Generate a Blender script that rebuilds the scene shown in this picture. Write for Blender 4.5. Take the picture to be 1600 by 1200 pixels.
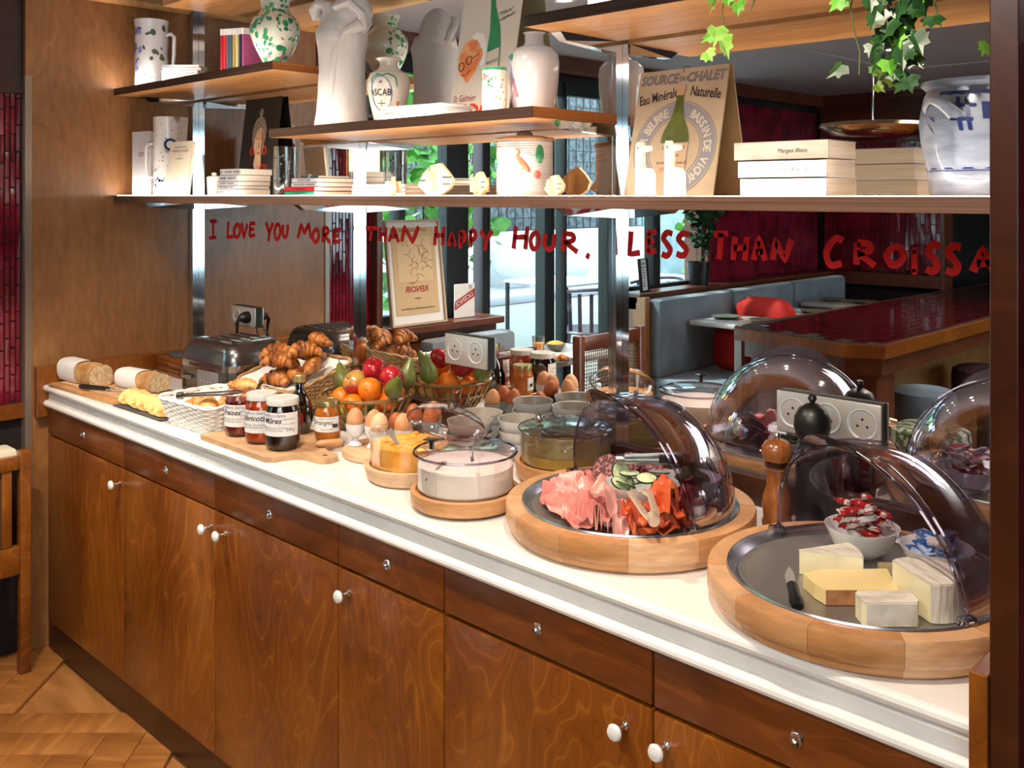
import bpy, bmesh, math, random
from mathutils import Matrix, Vector
# ---------------------------------------------------------------- camera, sky, sun, lamps, exposure
for o in list(bpy.data.objects): bpy.data.objects.remove(o)
S = bpy.context.scene
COL = S.collection
R = math.radians
PI = math.pi
random.seed(7)
cam = bpy.data.cameras.new('camera'); cam.sensor_width = 36; cam.lens = 34.0
cam.shift_y = -0.1847; cam.clip_start = 0.02; cam.clip_end = 200
camo = bpy.data.objects.new('camera', cam); COL.objects.link(camo)
camo.location = (2.86, -1.5, 1.285); camo.rotation_euler = (R(90), 0, R(44.27))
S.camera = camo
S.view_settings.view_transform = 'Standard'; S.view_settings.look = 'None'
S.view_settings.gamma = 1; S.view_settings.use_curve_mapping = False
S.view_settings.exposure = 1.0
W = bpy.data.worlds.new('sky'); S.world = W; W.use_nodes = True
wn = W.node_tree; bg = wn.nodes['Background']
bg.inputs[0].default_value = (0.74, 0.87, 1.0, 1); bg.inputs[1].default_value = 5.0
sun = bpy.data.lights.new('sun', 'SUN'); sun.energy = 5; sun.angle = R(1.5); sun.color = (1, 0.95, 0.88)
suno = bpy.data.objects.new('sun', sun); COL.objects.link(suno); suno.rotation_euler = (R(36), 0, R(-125))
def spot(x, y, z, tx, ty, tz, e, col=(1, 0.85, 0.68), size=80, blend=0.6, rad=0.016):
    l = bpy.data.lights.new('downlight_lamp', 'SPOT'); l.energy = e; l.color = col
    l.spot_size = R(size); l.spot_blend = blend; l.shadow_soft_size = rad
    o = bpy.data.objects.new('downlight_lamp', l); COL.objects.link(o); o.location = (x, y, z)
    o.rotation_euler = (Vector((tx, ty, tz)) - Vector((x, y, z))).to_track_quat('-Z', 'Y').to_euler()
    return o
CEIL = 1.90
SPOTS = [(0.85, -0.80), (1.55, -0.80), (2.30, -0.80)]
for sx, sy in SPOTS:
    spot(sx, sy, CEIL - 0.03, sx - 0.12, -0.25, 0.75, 21, size=85)
spot(0.95, -1.1, CEIL - 0.03, 0.35, -1.0, 0, 34, size=75)
spot(2.2, -1.75, CEIL - 0.03, 1.4, -0.5, 0.35, 12, size=80)
for sx, sy in [(1.15, -2.55), (1.05, -3.1)]:
    spot(sx, sy, CEIL - 0.03, sx, sy, 0, 14, size=70)
spot(0.45, -1.55, CEIL - 0.03, 0.4, -1.3, 0.67, 8, size=60)
area = bpy.data.lights.new('added_fill_lamp', 'AREA'); area.shape = 'RECTANGLE'; area.size = 1.6; area.size_y = 1.0  # soft area lamp added for fill, has no fixture in the ceiling
area.energy = 16; area.color = (1, 0.93, 0.86)
ao = bpy.data.objects.new('added_fill_lamp', area); COL.objects.link(ao); ao.location = (2.6, -2.2, CEIL - 0.04)

# ---------------------------------------------------------------- materials
def C(h, a=1):
    h = h.lstrip('#'); v = [int(h[i:i+2], 16) / 255 for i in (0, 2, 4)]
    return tuple(((c / 12.92) if c <= 0.04045 else ((c + 0.055) / 1.055) ** 2.4) for c in v) + (a,)
MATS = {}
def base(name):
    m = bpy.data.materials.new(name); m.use_nodes = True
    return m, m.node_tree, m.node_tree.nodes['Principled BSDF']
def N(nt, typ, **kw):
    n = nt.nodes.new(typ)
    for k, v in kw.items():
        if k.startswith('_'): n.inputs[k[1:].replace('_', ' ')].default_value = v
        else: setattr(n, k, v)
    return n
def coords(nt, sc=(1, 1, 1), rot=(0, 0, 0), kind='Object'):
    tc = N(nt, 'ShaderNodeTexCoord'); mp = N(nt, 'ShaderNodeMapping')
    mp.inputs['Scale'].default_value = sc; mp.inputs['Rotation'].default_value = rot
    nt.links.new(tc.outputs[kind], mp.inputs['Vector']); return mp.outputs[0]
def ramp(nt, fac, stops):
    r = N(nt, 'ShaderNodeValToRGB'); el = r.color_ramp.elements
    while len(el) < len(stops): el.new(0.5)
    for e, (p, c) in zip(el, stops): e.position = p; e.color = c
    nt.links.new(fac, r.inputs[0]); return r.outputs[0]
def mat(name, col, rough=0.5, metal=0, coat=0, spec=0.5, col2=None, nscale=20, stretch=(1, 1, 1), bump=0, bscale=None, lo=0.35, hi=0.65,
        emit=0, sss=0, detail=3, trans=0):
    if name in MATS: return MATS[name]
    m, nt, b = base(name)
    b.inputs['Base Color'].default_value = C(col); b.inputs['Roughness'].default_value = rough
    b.inputs['Metallic'].default_value = metal; b.inputs['Coat Weight'].default_value = coat; b.inputs['Coat Roughness'].default_value = 0.06
    b.inputs['Specular IOR Level'].default_value = spec
    if trans: b.inputs['Transmission Weight'].default_value = trans
    if sss: b.inputs['Subsurface Weight'].default_value = sss; b.inputs['Subsurface Scale'].default_value = 0.01
    if emit: b.inputs['Emission Color'].default_value = C(col); b.inputs['Emission Strength'].default_value = emit
    if col2 or bump:
        v = coords(nt, stretch)
        n = N(nt, 'ShaderNodeTexNoise', _Scale=nscale, _Detail=detail); nt.links.new(v, n.inputs['Vector'])
        if col2: nt.links.new(ramp(nt, n.outputs['Fac'], [(lo, C(col)), (hi, C(col2))]), b.inputs['Base Color'])
        if bump:
            n2 = n
            if bscale: n2 = N(nt, 'ShaderNodeTexNoise', _Scale=bscale, _Detail=3); nt.links.new(v, n2.inputs['Vector'])
            bp = N(nt, 'ShaderNodeBump', _Strength=bump, _Distance=0.004); nt.links.new(n2.outputs['Fac'], bp.inputs['Height'])
            nt.links.new(bp.outputs[0], b.inputs['Normal'])
    MATS[name] = m; return m
def wood(name, dark, mid, light, sc=(1, 1, 1), rings=9, rough=0.38, coat=0.25, nscale=2.2, fine=60, bump=0.05, lines=0.5):
    """plywood figure: contour lines of a stretched noise field over a fine fibre noise; sc stretches along the grain (small = long)"""
    if name in MATS: return MATS[name]
    m, nt, b = base(name); L = nt.links
    v = coords(nt, sc)
    n = N(nt, 'ShaderNodeTexNoise', _Scale=nscale, _Detail=3, _Distortion=0.8); L.new(v, n.inputs['Vector'])
    mu = N(nt, 'ShaderNodeMath', operation='MULTIPLY'); mu.inputs[1].default_value = rings; L.new(n.outputs['Fac'], mu.inputs[0])
    pp = N(nt, 'ShaderNodeMath', operation='PINGPONG'); pp.inputs[1].default_value = 0.5; L.new(mu.outputs[0], pp.inputs[0])
    f = N(nt, 'ShaderNodeTexNoise', _Scale=fine, _Detail=4); L.new(v, f.inputs['Vector'])
    big = N(nt, 'ShaderNodeTexNoise', _Scale=nscale * 1.7, _Detail=3); L.new(v, big.inputs['Vector'])
    c1 = ramp(nt, big.outputs['Fac'], [(0.3, C(dark)), (0.5, C(mid)), (0.72, C(light))])
    c2 = ramp(nt, pp.outputs[0], [(0.0, C(light)), (0.10, C(mid)), (0.42, C(mid)), (0.5, C(dark))])
    mx = N(nt, 'ShaderNodeMix', data_type='RGBA'); mx.inputs[0].default_value = lines; L.new(c1, mx.inputs['A']); L.new(c2, mx.inputs['B'])
    c3 = ramp(nt, f.outputs['Fac'], [(0.3, (0.72, 0.72, 0.72, 1)), (0.7, (1.12, 1.12, 1.12, 1))])
    m2 = N(nt, 'ShaderNodeMix', data_type='RGBA', blend_type='MULTIPLY'); m2.inputs[0].default_value = 0.7
    L.new(mx.outputs['Result'], m2.inputs['A']); L.new(c3, m2.inputs['B']); L.new(m2.outputs['Result'], b.inputs['Base Color'])
    b.inputs['Roughness'].default_value = rough; b.inputs['Coat Weight'].default_value = coat; b.inputs['Coat Roughness'].default_value = 0.15
    bp = N(nt, 'ShaderNodeBump', _Strength=bump, _Distance=0.003); L.new(f.outputs['Fac'], bp.inputs['Height']); L.new(bp.outputs[0], b.inputs['Normal'])
    MATS[name] = m; return m
def clear(name, tint='#ffffff', refl=0.12, rough=0.02, ior=1.45, gl='#ffffff'):
    """thin clear plastic or glass sheet: what lies behind shows through, with a mirror-like sheen that grows at grazing angles"""
    if name in MATS: return MATS[name]
    m = bpy.data.materials.new(name); m.use_nodes = True; nt = m.node_tree; nt.nodes.clear()
    out = N(nt, 'ShaderNodeOutputMaterial'); t = N(nt, 'ShaderNodeBsdfTransparent'); g = N(nt, 'ShaderNodeBsdfGlossy')
    t.inputs[0].default_value = C(tint); g.inputs[0].default_value = C(gl); g.inputs['Roughness'].default_value = rough
    fr = N(nt, 'ShaderNodeLayerWeight'); fr.inputs[0].default_value = 0.35
    mr = N(nt, 'ShaderNodeMapRange'); mr.inputs['To Min'].default_value = refl * 0.35; mr.inputs['To Max'].default_value = min(1, refl * 4)
    nt.links.new(fr.outputs['Fresnel'], mr.inputs['Value'])
    mx = N(nt, 'ShaderNodeMixShader'); nt.links.new(mr.outputs[0], mx.inputs[0]); nt.links.new(t.outputs[0], mx.inputs[1]); nt.links.new(g.outputs[0], mx.inputs[2])
    nt.links.new(mx.outputs[0], out.inputs[0]); MATS[name] = m; return m
def tile_mat(name, col, col2, scale, rough=0.12, bump=0.25):
    m = mat(name, col, rough=rough, coat=0.6, col2=col2, nscale=scale, bump=bump, bscale=scale * 0.8, spec=0.6); return m

# ---------------------------------------------------------------- mesh builder
def smoothish(me, ang=0.6):
    me.shade_smooth(); me.set_sharp_from_angle(angle=ang)
class MB:
    def __init__(s): s.v = []; s.f = []; s.M = Matrix()
    def at(s, x=0, y=0, z=0, rz=0, rx=0, ry=0):
        s.M = Matrix.Translation((x, y, z)) @ Matrix.Rotation(rz, 4, 'Z') @ Matrix.Rotation(ry, 4, 'Y') @ Matrix.Rotation(rx, 4, 'X'); return s
    def add(s, vs, fs):
        n = len(s.v); s.v += [tuple(s.M @ Vector(p)) for p in vs]; s.f += [tuple(i + n for i in f) for f in fs]; return s
    def box(s, x0, x1, y0, y1, z0, z1, b=0):
        if b:
            bm = bmesh.new(); bmesh.ops.create_cube(bm, size=1)
            for v in bm.verts: v.co = Vector(((x0+x1)/2 + v.co.x*(x1-x0), (y0+y1)/2 + v.co.y*(y1-y0), (z0+z1)/2 + v.co.z*(z1-z0)))
            bmesh.ops.bevel(bm, geom=bm.edges[:], offset=b, segments=2, profile=0.5, affect='EDGES')
            s.add([v.co[:] for v in bm.verts], [[v.index for v in f.verts] for f in bm.faces]); bm.free(); return s
        return s.add([(x0,y0,z0),(x1,y0,z0),(x1,y1,z0),(x0,y1,z0),(x0,y0,z1),(x1,y0,z1),(x1,y1,z1),(x0,y1,z1)],
                     [(3,2,1,0),(4,5,6,7),(0,1,5,4),(1,2,6,5),(2,3,7,6),(3,0,4,7)])
    def lathe(s, prof, n=32, a0=0, a1=2*PI, wob=None):
        full = abs(a1 - a0 - 2*PI) < 1e-6; m = n if full else n + 1; vs = []; fs = []
        for i in range(m):
            a = a0 + (a1-a0)*i/n
            for r, z in prof:
                k = wob(a, z) if wob else 1
                vs.append((r*k*math.cos(a), r*k*math.sin(a), z))
        p = len(prof)
        for i in range(n):
            j = (i+1) % m
            for k in range(p-1): fs.append((i*p+k, j*p+k, j*p+k+1, i*p+k+1))
        return s.add(vs, fs)
    def disc(s, r, z, n=32, up=True):
        vs = [(r*math.cos(2*PI*i/n), r*math.sin(2*PI*i/n), z) for i in range(n)]
        return s.add(vs, [tuple(range(n)) if up else tuple(reversed(range(n)))])
    def tube(s, pts, r, n=8, cap=True, flat=1):
        pts = [Vector(p) for p in pts]; L = len(pts); rs = r if isinstance(r, (list, tuple)) else [r]*L
        vs = []; fs = []; up = Vector((0, 0, 1)); prev = None
        for i, p in enumerate(pts):
            d = (pts[min(i+1, L-1)] - pts[max(i-1, 0)]).normalized()
            if prev is None:
                a = d.cross(up) if abs(d.dot(up)) < 0.95 else d.cross(Vector((1, 0, 0)))
            else: a = prev - d*prev.dot(d)
            a.normalize(); prev = a; b = d.cross(a)
            for k in range(n):
                t = 2*PI*k/n; vs.append(tuple(p + a*rs[i]*math.cos(t) + b*rs[i]*flat*math.sin(t)))
        for i in range(L-1):
            for k in range(n): fs.append((i*n+k, i*n+(k+1) % n, (i+1)*n+(k+1) % n, (i+1)*n+k))
        if cap: fs.append(tuple(reversed(range(n)))); fs.append(tuple((L-1)*n+k for k in range(n)))
        return s.add(vs, fs)
    def ring(s, pts, r, n=6):
        pts = [Vector(p) for p in pts]; L = len(pts); vs = []; fs = []
        for i, p in enumerate(pts):
            d = (pts[(i+1) % L] - pts[i-1]).normalized(); a = d.cross(Vector((0, 0, 1)));
            if a.length < 1e-4: a = Vector((1, 0, 0))
            a.normalize(); b = d.cross(a)
            for k in range(n):
                t = 2*PI*k/n; vs.append(tuple(p + a*r*math.cos(t) + b*r*math.sin(t)))
        for i in range(L):
            for k in range(n): j = (i+1) % L; fs.append((i*n+k, i*n+(k+1) % n, j*n+(k+1) % n, j*n+k))
        return s.add(vs, fs)
    def ball(s, c, r, n=16, m=10, shape=None):
        if not isinstance(r, (list, tuple)): r = (r, r, r)
        vs = []; fs = []
        for j in range(m+1):
            t = PI*j/m
            for i in range(n):
                a = 2*PI*i/n; x, y, z = math.sin(t)*math.cos(a), math.sin(t)*math.sin(a), math.cos(t)
                if shape: x, y, z = shape(x, y, z)
                vs.append((c[0]+x*r[0], c[1]+y*r[1], c[2]+z*r[2]))
        for j in range(m):
            for i in range(n): fs.append((j*n+i, (j+1)*n+i, (j+1)*n+(i+1) % n, j*n+(i+1) % n))
        return s.add(vs, fs)
    def prism(s, poly, z0, z1):
        n = len(poly); a = sum(poly[i][0]*poly[(i+1) % n][1] - poly[(i+1) % n][0]*poly[i][1] for i in range(n))
        if a < 0: poly = poly[::-1]
        vs = [(x, y, z0) for x, y in poly] + [(x, y, z1) for x, y in poly]
        return s.add(vs, [tuple(reversed(range(n))), tuple(range(n, 2*n))] + [(i, (i+1) % n, n+(i+1) % n, n+i) for i in range(n)])
    def grid(s, fn, nu, nv, th=0):
        """a sheet x(u,v), doubled below by th when given"""
        P = [[Vector(fn(i/nu, j/nv)) for j in range(nv+1)] for i in range(nu+1)]
        vs = [tuple(P[i][j]) for i in range(nu+1) for j in range(nv+1)]; w = nv+1
        fs = [(i*w+j, (i+1)*w+j, (i+1)*w+j+1, i*w+j+1) for i in range(nu) for j in range(nv)]
        if th:
            n0 = len(vs)
            for i in range(nu+1):
                for j in range(nv+1):
                    du = P[min(i+1, nu)][j]-P[max(i-1, 0)][j]; dv = P[i][min(j+1, nv)]-P[i][max(j-1, 0)]; nn = du.cross(dv)
                    nn = nn.normalized() if nn.length > 1e-12 else Vector((0, 0, 1)); vs.append(tuple(P[i][j]-nn*th))
            fs += [tuple(reversed([k+n0 for k in f])) for f in fs[:]]
            bd = [i*w for i in range(nu+1)] + [nu*w+j for j in range(1, nv+1)] + [i*w+nv for i in range(nu-1, -1, -1)] + [j for j in range(nv-1, 0, -1)]
            for a, b in zip(bd, bd[1:]+bd[:1]): fs.append((b, a, a+n0, b+n0))
        return s.add(vs, fs)
    def mesh(s, name, m, smooth=True, ang=0.6):
        me = bpy.data.meshes.new(name); me.from_pydata(s.v, [], s.f); me.update()
        if m: me.materials.append(m)
        if smooth: smoothish(me, ang)
        return me
def link(name, data, parent=None, loc=None, rot=None):
    o = bpy.data.objects.new(name, data); COL.objects.link(o)
    if parent: o.parent = parent
    if loc: o.location = loc
    if rot: o.rotation_euler = rot
    return o
def part(name, mb, m, parent=None, loc=None, rot=None, smooth=True, ang=0.6, label=None, stuff=False):
    o = link(name, mb.mesh(name, m, smooth, ang), parent, loc, rot)
    if label: o['label'] = label
    if stuff: o['kind'] = 'stuff'
    return o
def tag(o, label, cat, group=None, kind=None):
    o['label'] = label; o['category'] = cat
    if group: o['group'] = group
    if kind: o['kind'] = kind
    return o
def thing(name, label, cat, loc=(0, 0, 0), rz=0, group=None, rot=None):
    o = link(name, None, None, loc, rot or (0, 0, rz)); o.empty_display_size = 0.05
    return tag(o, label, cat, group)
def solo(name, mb, m, label, cat, loc=(0, 0, 0), rz=0, group=None, rot=None, smooth=True, kind=None, ang=0.6):
    return tag(part(name, mb, m, None, loc, rot or (0, 0, rz), smooth, ang), label, cat, group, kind)
def struct(name, mb, m, smooth=False, label=None, parent=None, loc=None):
    o = part(name, mb, m, parent, loc, smooth=smooth)
    if not parent: o['kind'] = 'structure'
    if label: o['label'] = label
    return o
def dup(root, loc=None, rz=None, label=None, rot=None, group=None, scale=None):
    def cp(o, par):
        c = o.copy(); COL.objects.link(c)
        if par: c.parent = par
        for ch in [k for k in KIDS.get(o.name, [])]: cp(ch, c)
        return c
    KIDS = {}
    for o in COL.objects:
        if o.parent: KIDS.setdefault(o.parent.name, []).append(o)
    r = cp(root, None)
    if loc is not None: r.location = loc
    if rz is not None: r.rotation_euler = (0, 0, rz)
    if rot is not None: r.rotation_euler = rot
    if scale: r.scale = scale if not isinstance(scale, (int, float)) else (scale,)*3
    if label: r['label'] = label
    if group: r['group'] = group
    return r
from mathutils.bvhtree import BVHTree
def family(o):
    out = [o]
    for c in o.children: out += family(c)
    return out
def solids(roots):
    """one collision tree with its bounds per mesh of these things"""
    bpy.context.view_layer.update(); out = []
    for r in roots:
        for o in family(r):
            if o.type == 'MESH' and o.data.polygons:
                v = [o.matrix_world @ q.co for q in o.data.vertices]
                out.append((BVHTree.FromPolygons(v, [tuple(p.vertices) for p in o.data.polygons]), [min(q[k] for q in v) for k in (0, 1, 2)], [max(q[k] for q in v) for k in (0, 1, 2)]))
    return out
def settle(items, holders, spread=0.0, tries=1, centre=None, turn=0.0, up=0.05, gap=0.0003, seed=1, coarse=0.004):
    """put each item down in turn: of several spots and turns near its own, keep the one where it comes to rest lowest, so that piles fill up instead of stacking into towers"""
    solid = solids(holders); rd = random.Random(seed)
    for it in items:
        home = it.location.copy(); yaw = it.rotation_euler[2]; best = None
        for k in range(tries):
            if centre is not None: a, q = rd.uniform(0, 6.3), spread*math.sqrt(rd.random()); x, y = centre[0]+q*math.cos(a), centre[1]+q*math.sin(a)
            elif k: a, q = rd.uniform(0, 6.3), spread*math.sqrt(rd.random()); x, y = home.x+q*math.cos(a), home.y+q*math.sin(a)
            else: x, y = home.x, home.y
            it.location = (x, y, home.z); it.rotation_euler[2] = yaw + (rd.uniform(-turn, turn) if k else 0)
            bpy.context.view_layer.update(); V = []; F = []
            for o in family(it):
                if o.type == 'MESH' and o.data.polygons: n = len(V); V += [o.matrix_world @ v.co for v in o.data.vertices]; F += [tuple(q+n for q in p.vertices) for p in o.data.polygons]
            lo = [min(v[c] for v in V) for c in (0, 1, 2)]; hi = [max(v[c] for v in V) for c in (0, 1, 2)]
            near = [t for t in solid if all(lo[c] <= t[2][c] and hi[c] >= t[1][c] for c in (0, 1))]
            def hit(dz):
                c = [t for t in near if lo[2]+dz <= t[2][2] and hi[2]+dz >= t[1][2]]
                if not c: return False
                b = BVHTree.FromPolygons([v + Vector((0, 0, dz)) for v in V], F); return any(b.overlap(t[0]) for t in c)
            z = up
            while z < 0.3 and hit(z): z += coarse
            while z > -0.15 and not hit(z - coarse): z -= coarse
            for st in (coarse/2, coarse/4, coarse/8, coarse/16):
                if not hit(z - st): z -= st
            top = home.z + z
            if best is None or top < best[0]: best = (top, x, y, it.rotation_euler[2])
        it.location = (best[1], best[2], best[0]+gap); it.rotation_euler[2] = best[3]; solid += solids([it])
class Drape:
    """a height map of what lies on a tray; each soft slice is laid over it and then raises it"""
    def __init__(s, x0, y0, x1, y1, z, keep=(), c=0.002): s.x0, s.y0, s.c = x0, y0, c; s.nx, s.ny = int((x1-x0)/c)+1, int((y1-y0)/c)+1; s.H = [[z]*s.ny for _ in range(s.nx)]; s.keep = keep
    def ij(s, x, y): return min(max(int((x-s.x0)/s.c), 0), s.nx-1), min(max(int((y-s.y0)/s.c), 0), s.ny-1)
    def top(s, x, y, r=2):
        i, j = s.ij(x, y); return max(s.H[a][b] for a in range(max(0, i-r), min(s.nx, i+r+1)) for b in range(max(0, j-r), min(s.ny, j+r+1)))
    def lay(s, cx, cy, rz, a, b, wave, th, n=22):
        c, q = math.cos(rz), math.sin(rz); P = []
        for i in range(n+1):
            row = []
            for j in range(n+1):
                u, v = i/n*2-1, j/n*2-1; xx, yy = u*math.sqrt(1-0.5*v*v), v*math.sqrt(1-0.5*u*u); lx, ly = xx*a, yy*b; x, y = cx+lx*c-ly*q, cy+lx*q+ly*c
                for kx, ky, kr in s.keep:
                    dx, dy = x-kx, y-ky; d = math.hypot(dx, dy)
                    if (kr > 0 and d < kr) or (kr < 0 and d > -kr): x, y = kx+dx/d*abs(kr), ky+dy/d*abs(kr)
                row.append([x, y, s.top(x, y) + 0.0007 + max(0, wave(xx, yy)), 0])
            P.append(row)
        for i in range(n+1):
            for j in range(n+1): P[i][j][3] = P[i][j][2] + th
        for i in range(n):
            for j in range(n):
                m = max(P[i+k][j+l][3] for k in (0, 1) for l in (0, 1)); I = [s.ij(P[i+k][j+l][0], P[i+k][j+l][1]) for k in (0, 1) for l in (0, 1)]
                for aa in range(min(t[0] for t in I), max(t[0] for t in I)+1):
                    for bb in range(min(t[1] for t in I), max(t[1] for t in I)+1): s.H[aa][bb] = max(s.H[aa][bb], m)
        w = n+1; vs = [(P[i][j][0]-cx, P[i][j][1]-cy, P[i][j][3]) for i in range(w) for j in range(w)] + [(P[i][j][0]-cx, P[i][j][1]-cy, P[i][j][2]) for i in range(w) for j in range(w)]; n0 = w*w
        fs = [(i*w+j, (i+1)*w+j, (i+1)*w+j+1, i*w+j+1) for i in range(n) for j in range(n)]; fs += [tuple(reversed([k+n0 for k in f])) for f in fs[:]]
        bd = [i*w for i in range(w)] + [n*w+j for j in range(1, w)] + [i*w+n for i in range(n-1, -1, -1)] + [j for j in range(n-1, 0, -1)]
        fs += [(p_, p_+n0, q_+n0, q_) for p_, q_ in zip(bd, bd[1:]+bd[:1])]
        m = MB(); m.add(vs, fs); return m
def text_mesh(body, size, ext=0.0003, align='LEFT', shear=0, sx=1, bold=0):
    cu = bpy.data.curves.new('lettering', 'FONT'); cu.body = body; cu.size = size; cu.extrude = ext; cu.align_x = align; cu.shear = shear; cu.offset = bold
    cu.resolution_u = 2
    o = bpy.data.objects.new('lettering', cu); COL.objects.link(o); bpy.context.view_layer.update()
    me = bpy.data.meshes.new_from_object(o.evaluated_get(bpy.context.evaluated_depsgraph_get()))
    bpy.data.objects.remove(o); bpy.data.curves.remove(cu)
    for v in me.vertices: v.co.x *= sx
    return me
def text(body, size, m, parent, M, ext=0.0003, align='CENTER', shear=0, sx=1, cylr=None, name='lettering', bold=0, mirror=False):
    """flat print; M places its x-right, y-up plane. With cylr the words wrap a cylinder of that radius whose axis is local y."""
    me = text_mesh(body, size, ext, align, shear, sx, bold)
    for v in me.vertices:
        if mirror: v.co.x = -v.co.x
        if cylr:
            a = v.co.x / cylr; r = cylr + v.co.z + 0.0004
            v.co = Vector((r*math.sin(a), v.co.y, r*math.cos(a)))
        v.co = M @ v.co
    me.materials.clear(); me.materials.append(m); o = link(name, me, parent); return o
def wall_M(x, y, z, facing=0):
    """text plane standing upright; facing 0 looks toward -y, rotate about z by facing"""
    return Matrix.Translation((x, y, z)) @ Matrix.Rotation(facing, 4, 'Z') @ Matrix.Rotation(PI/2, 4, 'X')

# ================================================================ MATERIALS
panel = wood('birch_panel', '#7d5029', '#946236', '#aa7845', (1, 1, 0.28), rings=7, nscale=3.0, fine=70, lines=0.45, rough=0.42)
cabw = wood('stained_birch', '#5a2a08', '#7d4210', '#a8661f', (1, 1, 0.33), rings=24, nscale=3.4, fine=60, lines=0.5, rough=0.30, coat=0.35)
drw = wood('stained_drawer', '#56280c', '#733b14', '#945422', (0.35, 1, 1), rings=9, nscale=5, fine=60, lines=0.4, rough=0.32, coat=0.3)
darkw = wood('dark_wood', '#241008', '#34180c', '#4a2412', (1, 1, 0.3), rings=5, nscale=3, rough=0.35)
redw = wood('reddish_wood', '#4a2110', '#63301a', '#7d4224', (0.3, 1, 1), rings=5, nscale=4, rough=0.35)
oak = wood('shelf_oak', '#b98246', '#cc965a', '#dcae74', (0.22, 1, 1), rings=5, nscale=6, fine=50, lines=0.35, rough=0.45, coat=0.1)
edgew = wood('ply_edge', '#2a1710', '#3a2219', '#54362a', (0.1, 1, 16), rings=2, nscale=5, fine=20, lines=0.3, rough=0.5, coat=0)
ends = wood('ply_end', '#7c4316', '#9a581f', '#b5702c', (1, 0.1, 16), rings=2, nscale=5, fine=20, lines=0.3, rough=0.5, coat=0)
mainedge = wood('ply_edge_light', '#432d23', '#5f4235', '#7c5a48', (0.1, 1, 18), rings=3, nscale=6, fine=20, lines=0.5, rough=0.5, coat=0)
beech = wood('beech', '#b98250', '#c99260', '#d8a877', (0.5, 0.5, 3), rings=4, nscale=6, fine=60, lines=0.3, rough=0.42, coat=0.15)
beech2 = wood('pale_beech', '#c69a70', '#d4ab84', '#e0bd99', (0.4, 1, 2), rings=4, nscale=7, fine=60, lines=0.3, rough=0.5, coat=0.05)
boardw = wood('board_wood', '#b98d62', '#c9a078', '#d8b48f', (0.4, 1, 1), rings=6, nscale=8, fine=60, lines=0.3, rough=0.6, coat=0)
oakf = wood('floor_oak', '#7a4a22', '#99622f', '#b27a42', (1, 0.2, 1), rings=8, nscale=7, fine=50, lines=0.45, rough=0.38, coat=0.2)
stone = mat('white_stone', '#eeebe7', rough=0.22, coat=0.15, col2='#e2dfdc', nscale=9)
chrome = mat('chrome', '#d5d8dc', rough=0.08, metal=1)
steel = mat('brushed_steel', '#a9a6a2', rough=0.28, metal=1, col2='#8f8c88', nscale=60, stretch=(1, 12, 1))
platem = mat('tray_steel', '#a8a5a0', rough=0.38, metal=0.75, bump=0.1, nscale=90)
alu = mat('socket_plate', '#c4c2be', rough=0.34, metal=0.6)
sockw = mat('socket_grey', '#a9acb2', rough=0.4)
black = mat('black_plastic', '#0b0b0c', rough=0.4, coat=0.1)
blackm = mat('black_matte', '#141414', rough=0.6)
white = mat('white_ceramic', '#e9e8e6', rough=0.15, coat=0.4)
matwhite = mat('white_china_matt', '#d9dadd', rough=0.35)
paper = mat('white_paper', '#eceae8', rough=0.75)
bookp = mat('book_paper', '#e9e2d4', rough=0.85, col2='#d8cfbd', nscale=8, stretch=(1, 1, 60))
cream = mat('cream_card', '#e6dcc6', rough=0.8)
spine = mat('grey_spine', '#a3a2a6', rough=0.7)
led = mat('led_strip_light', '#fff4e8', emit=33)
redpaint = mat('red_paint', '#e8121a', rough=0.5)
maroon = tile_mat('maroon_tile', '#5e0a1c', '#8c1a30', 9)
maroon2 = tile_mat('counter_tile', '#3a070c', '#57100f', 7, rough=0.1)
grout = mat('dark_grout', '#1a0a0c', rough=0.8)
steelf = mat('window_steel', '#0d1114', rough=0.6)
velvet = mat('grey_velvet', '#5f6b77', rough=0.85, col2='#7a8794', nscale=5)
velvet.node_tree.nodes['Principled BSDF'].inputs['Sheen Weight'].default_value = 0.6
ceilm = mat('ceiling_paint', '#a39ea6', rough=0.75)
glass = clear('window_glass', '#e9f4f2', refl=0.06)
plastic = clear('clear_plastic', '#ece5f0', refl=0.11, rough=0.04)
plastic2 = clear('smoky_plastic', '#e6e0ea', refl=0.13, rough=0.04)
plasticr = clear('plastic_rim', '#d2cadb', refl=0.22, rough=0.05)
jarglass = clear('jar_glass', '#f6f2ee', refl=0.12)
ink = mat('black_ink', '#1a1a1c', rough=0.7)
inkg = mat('grey_ink', '#77777c', rough=0.7)
inkr = mat('red_ink', '#a83a34', rough=0.7)

# ================================================================ ROOM
WX = -0.012      # face of the left wall
BY = -4.25       # face of the far wall behind the photographer
RX = 2.53
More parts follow.
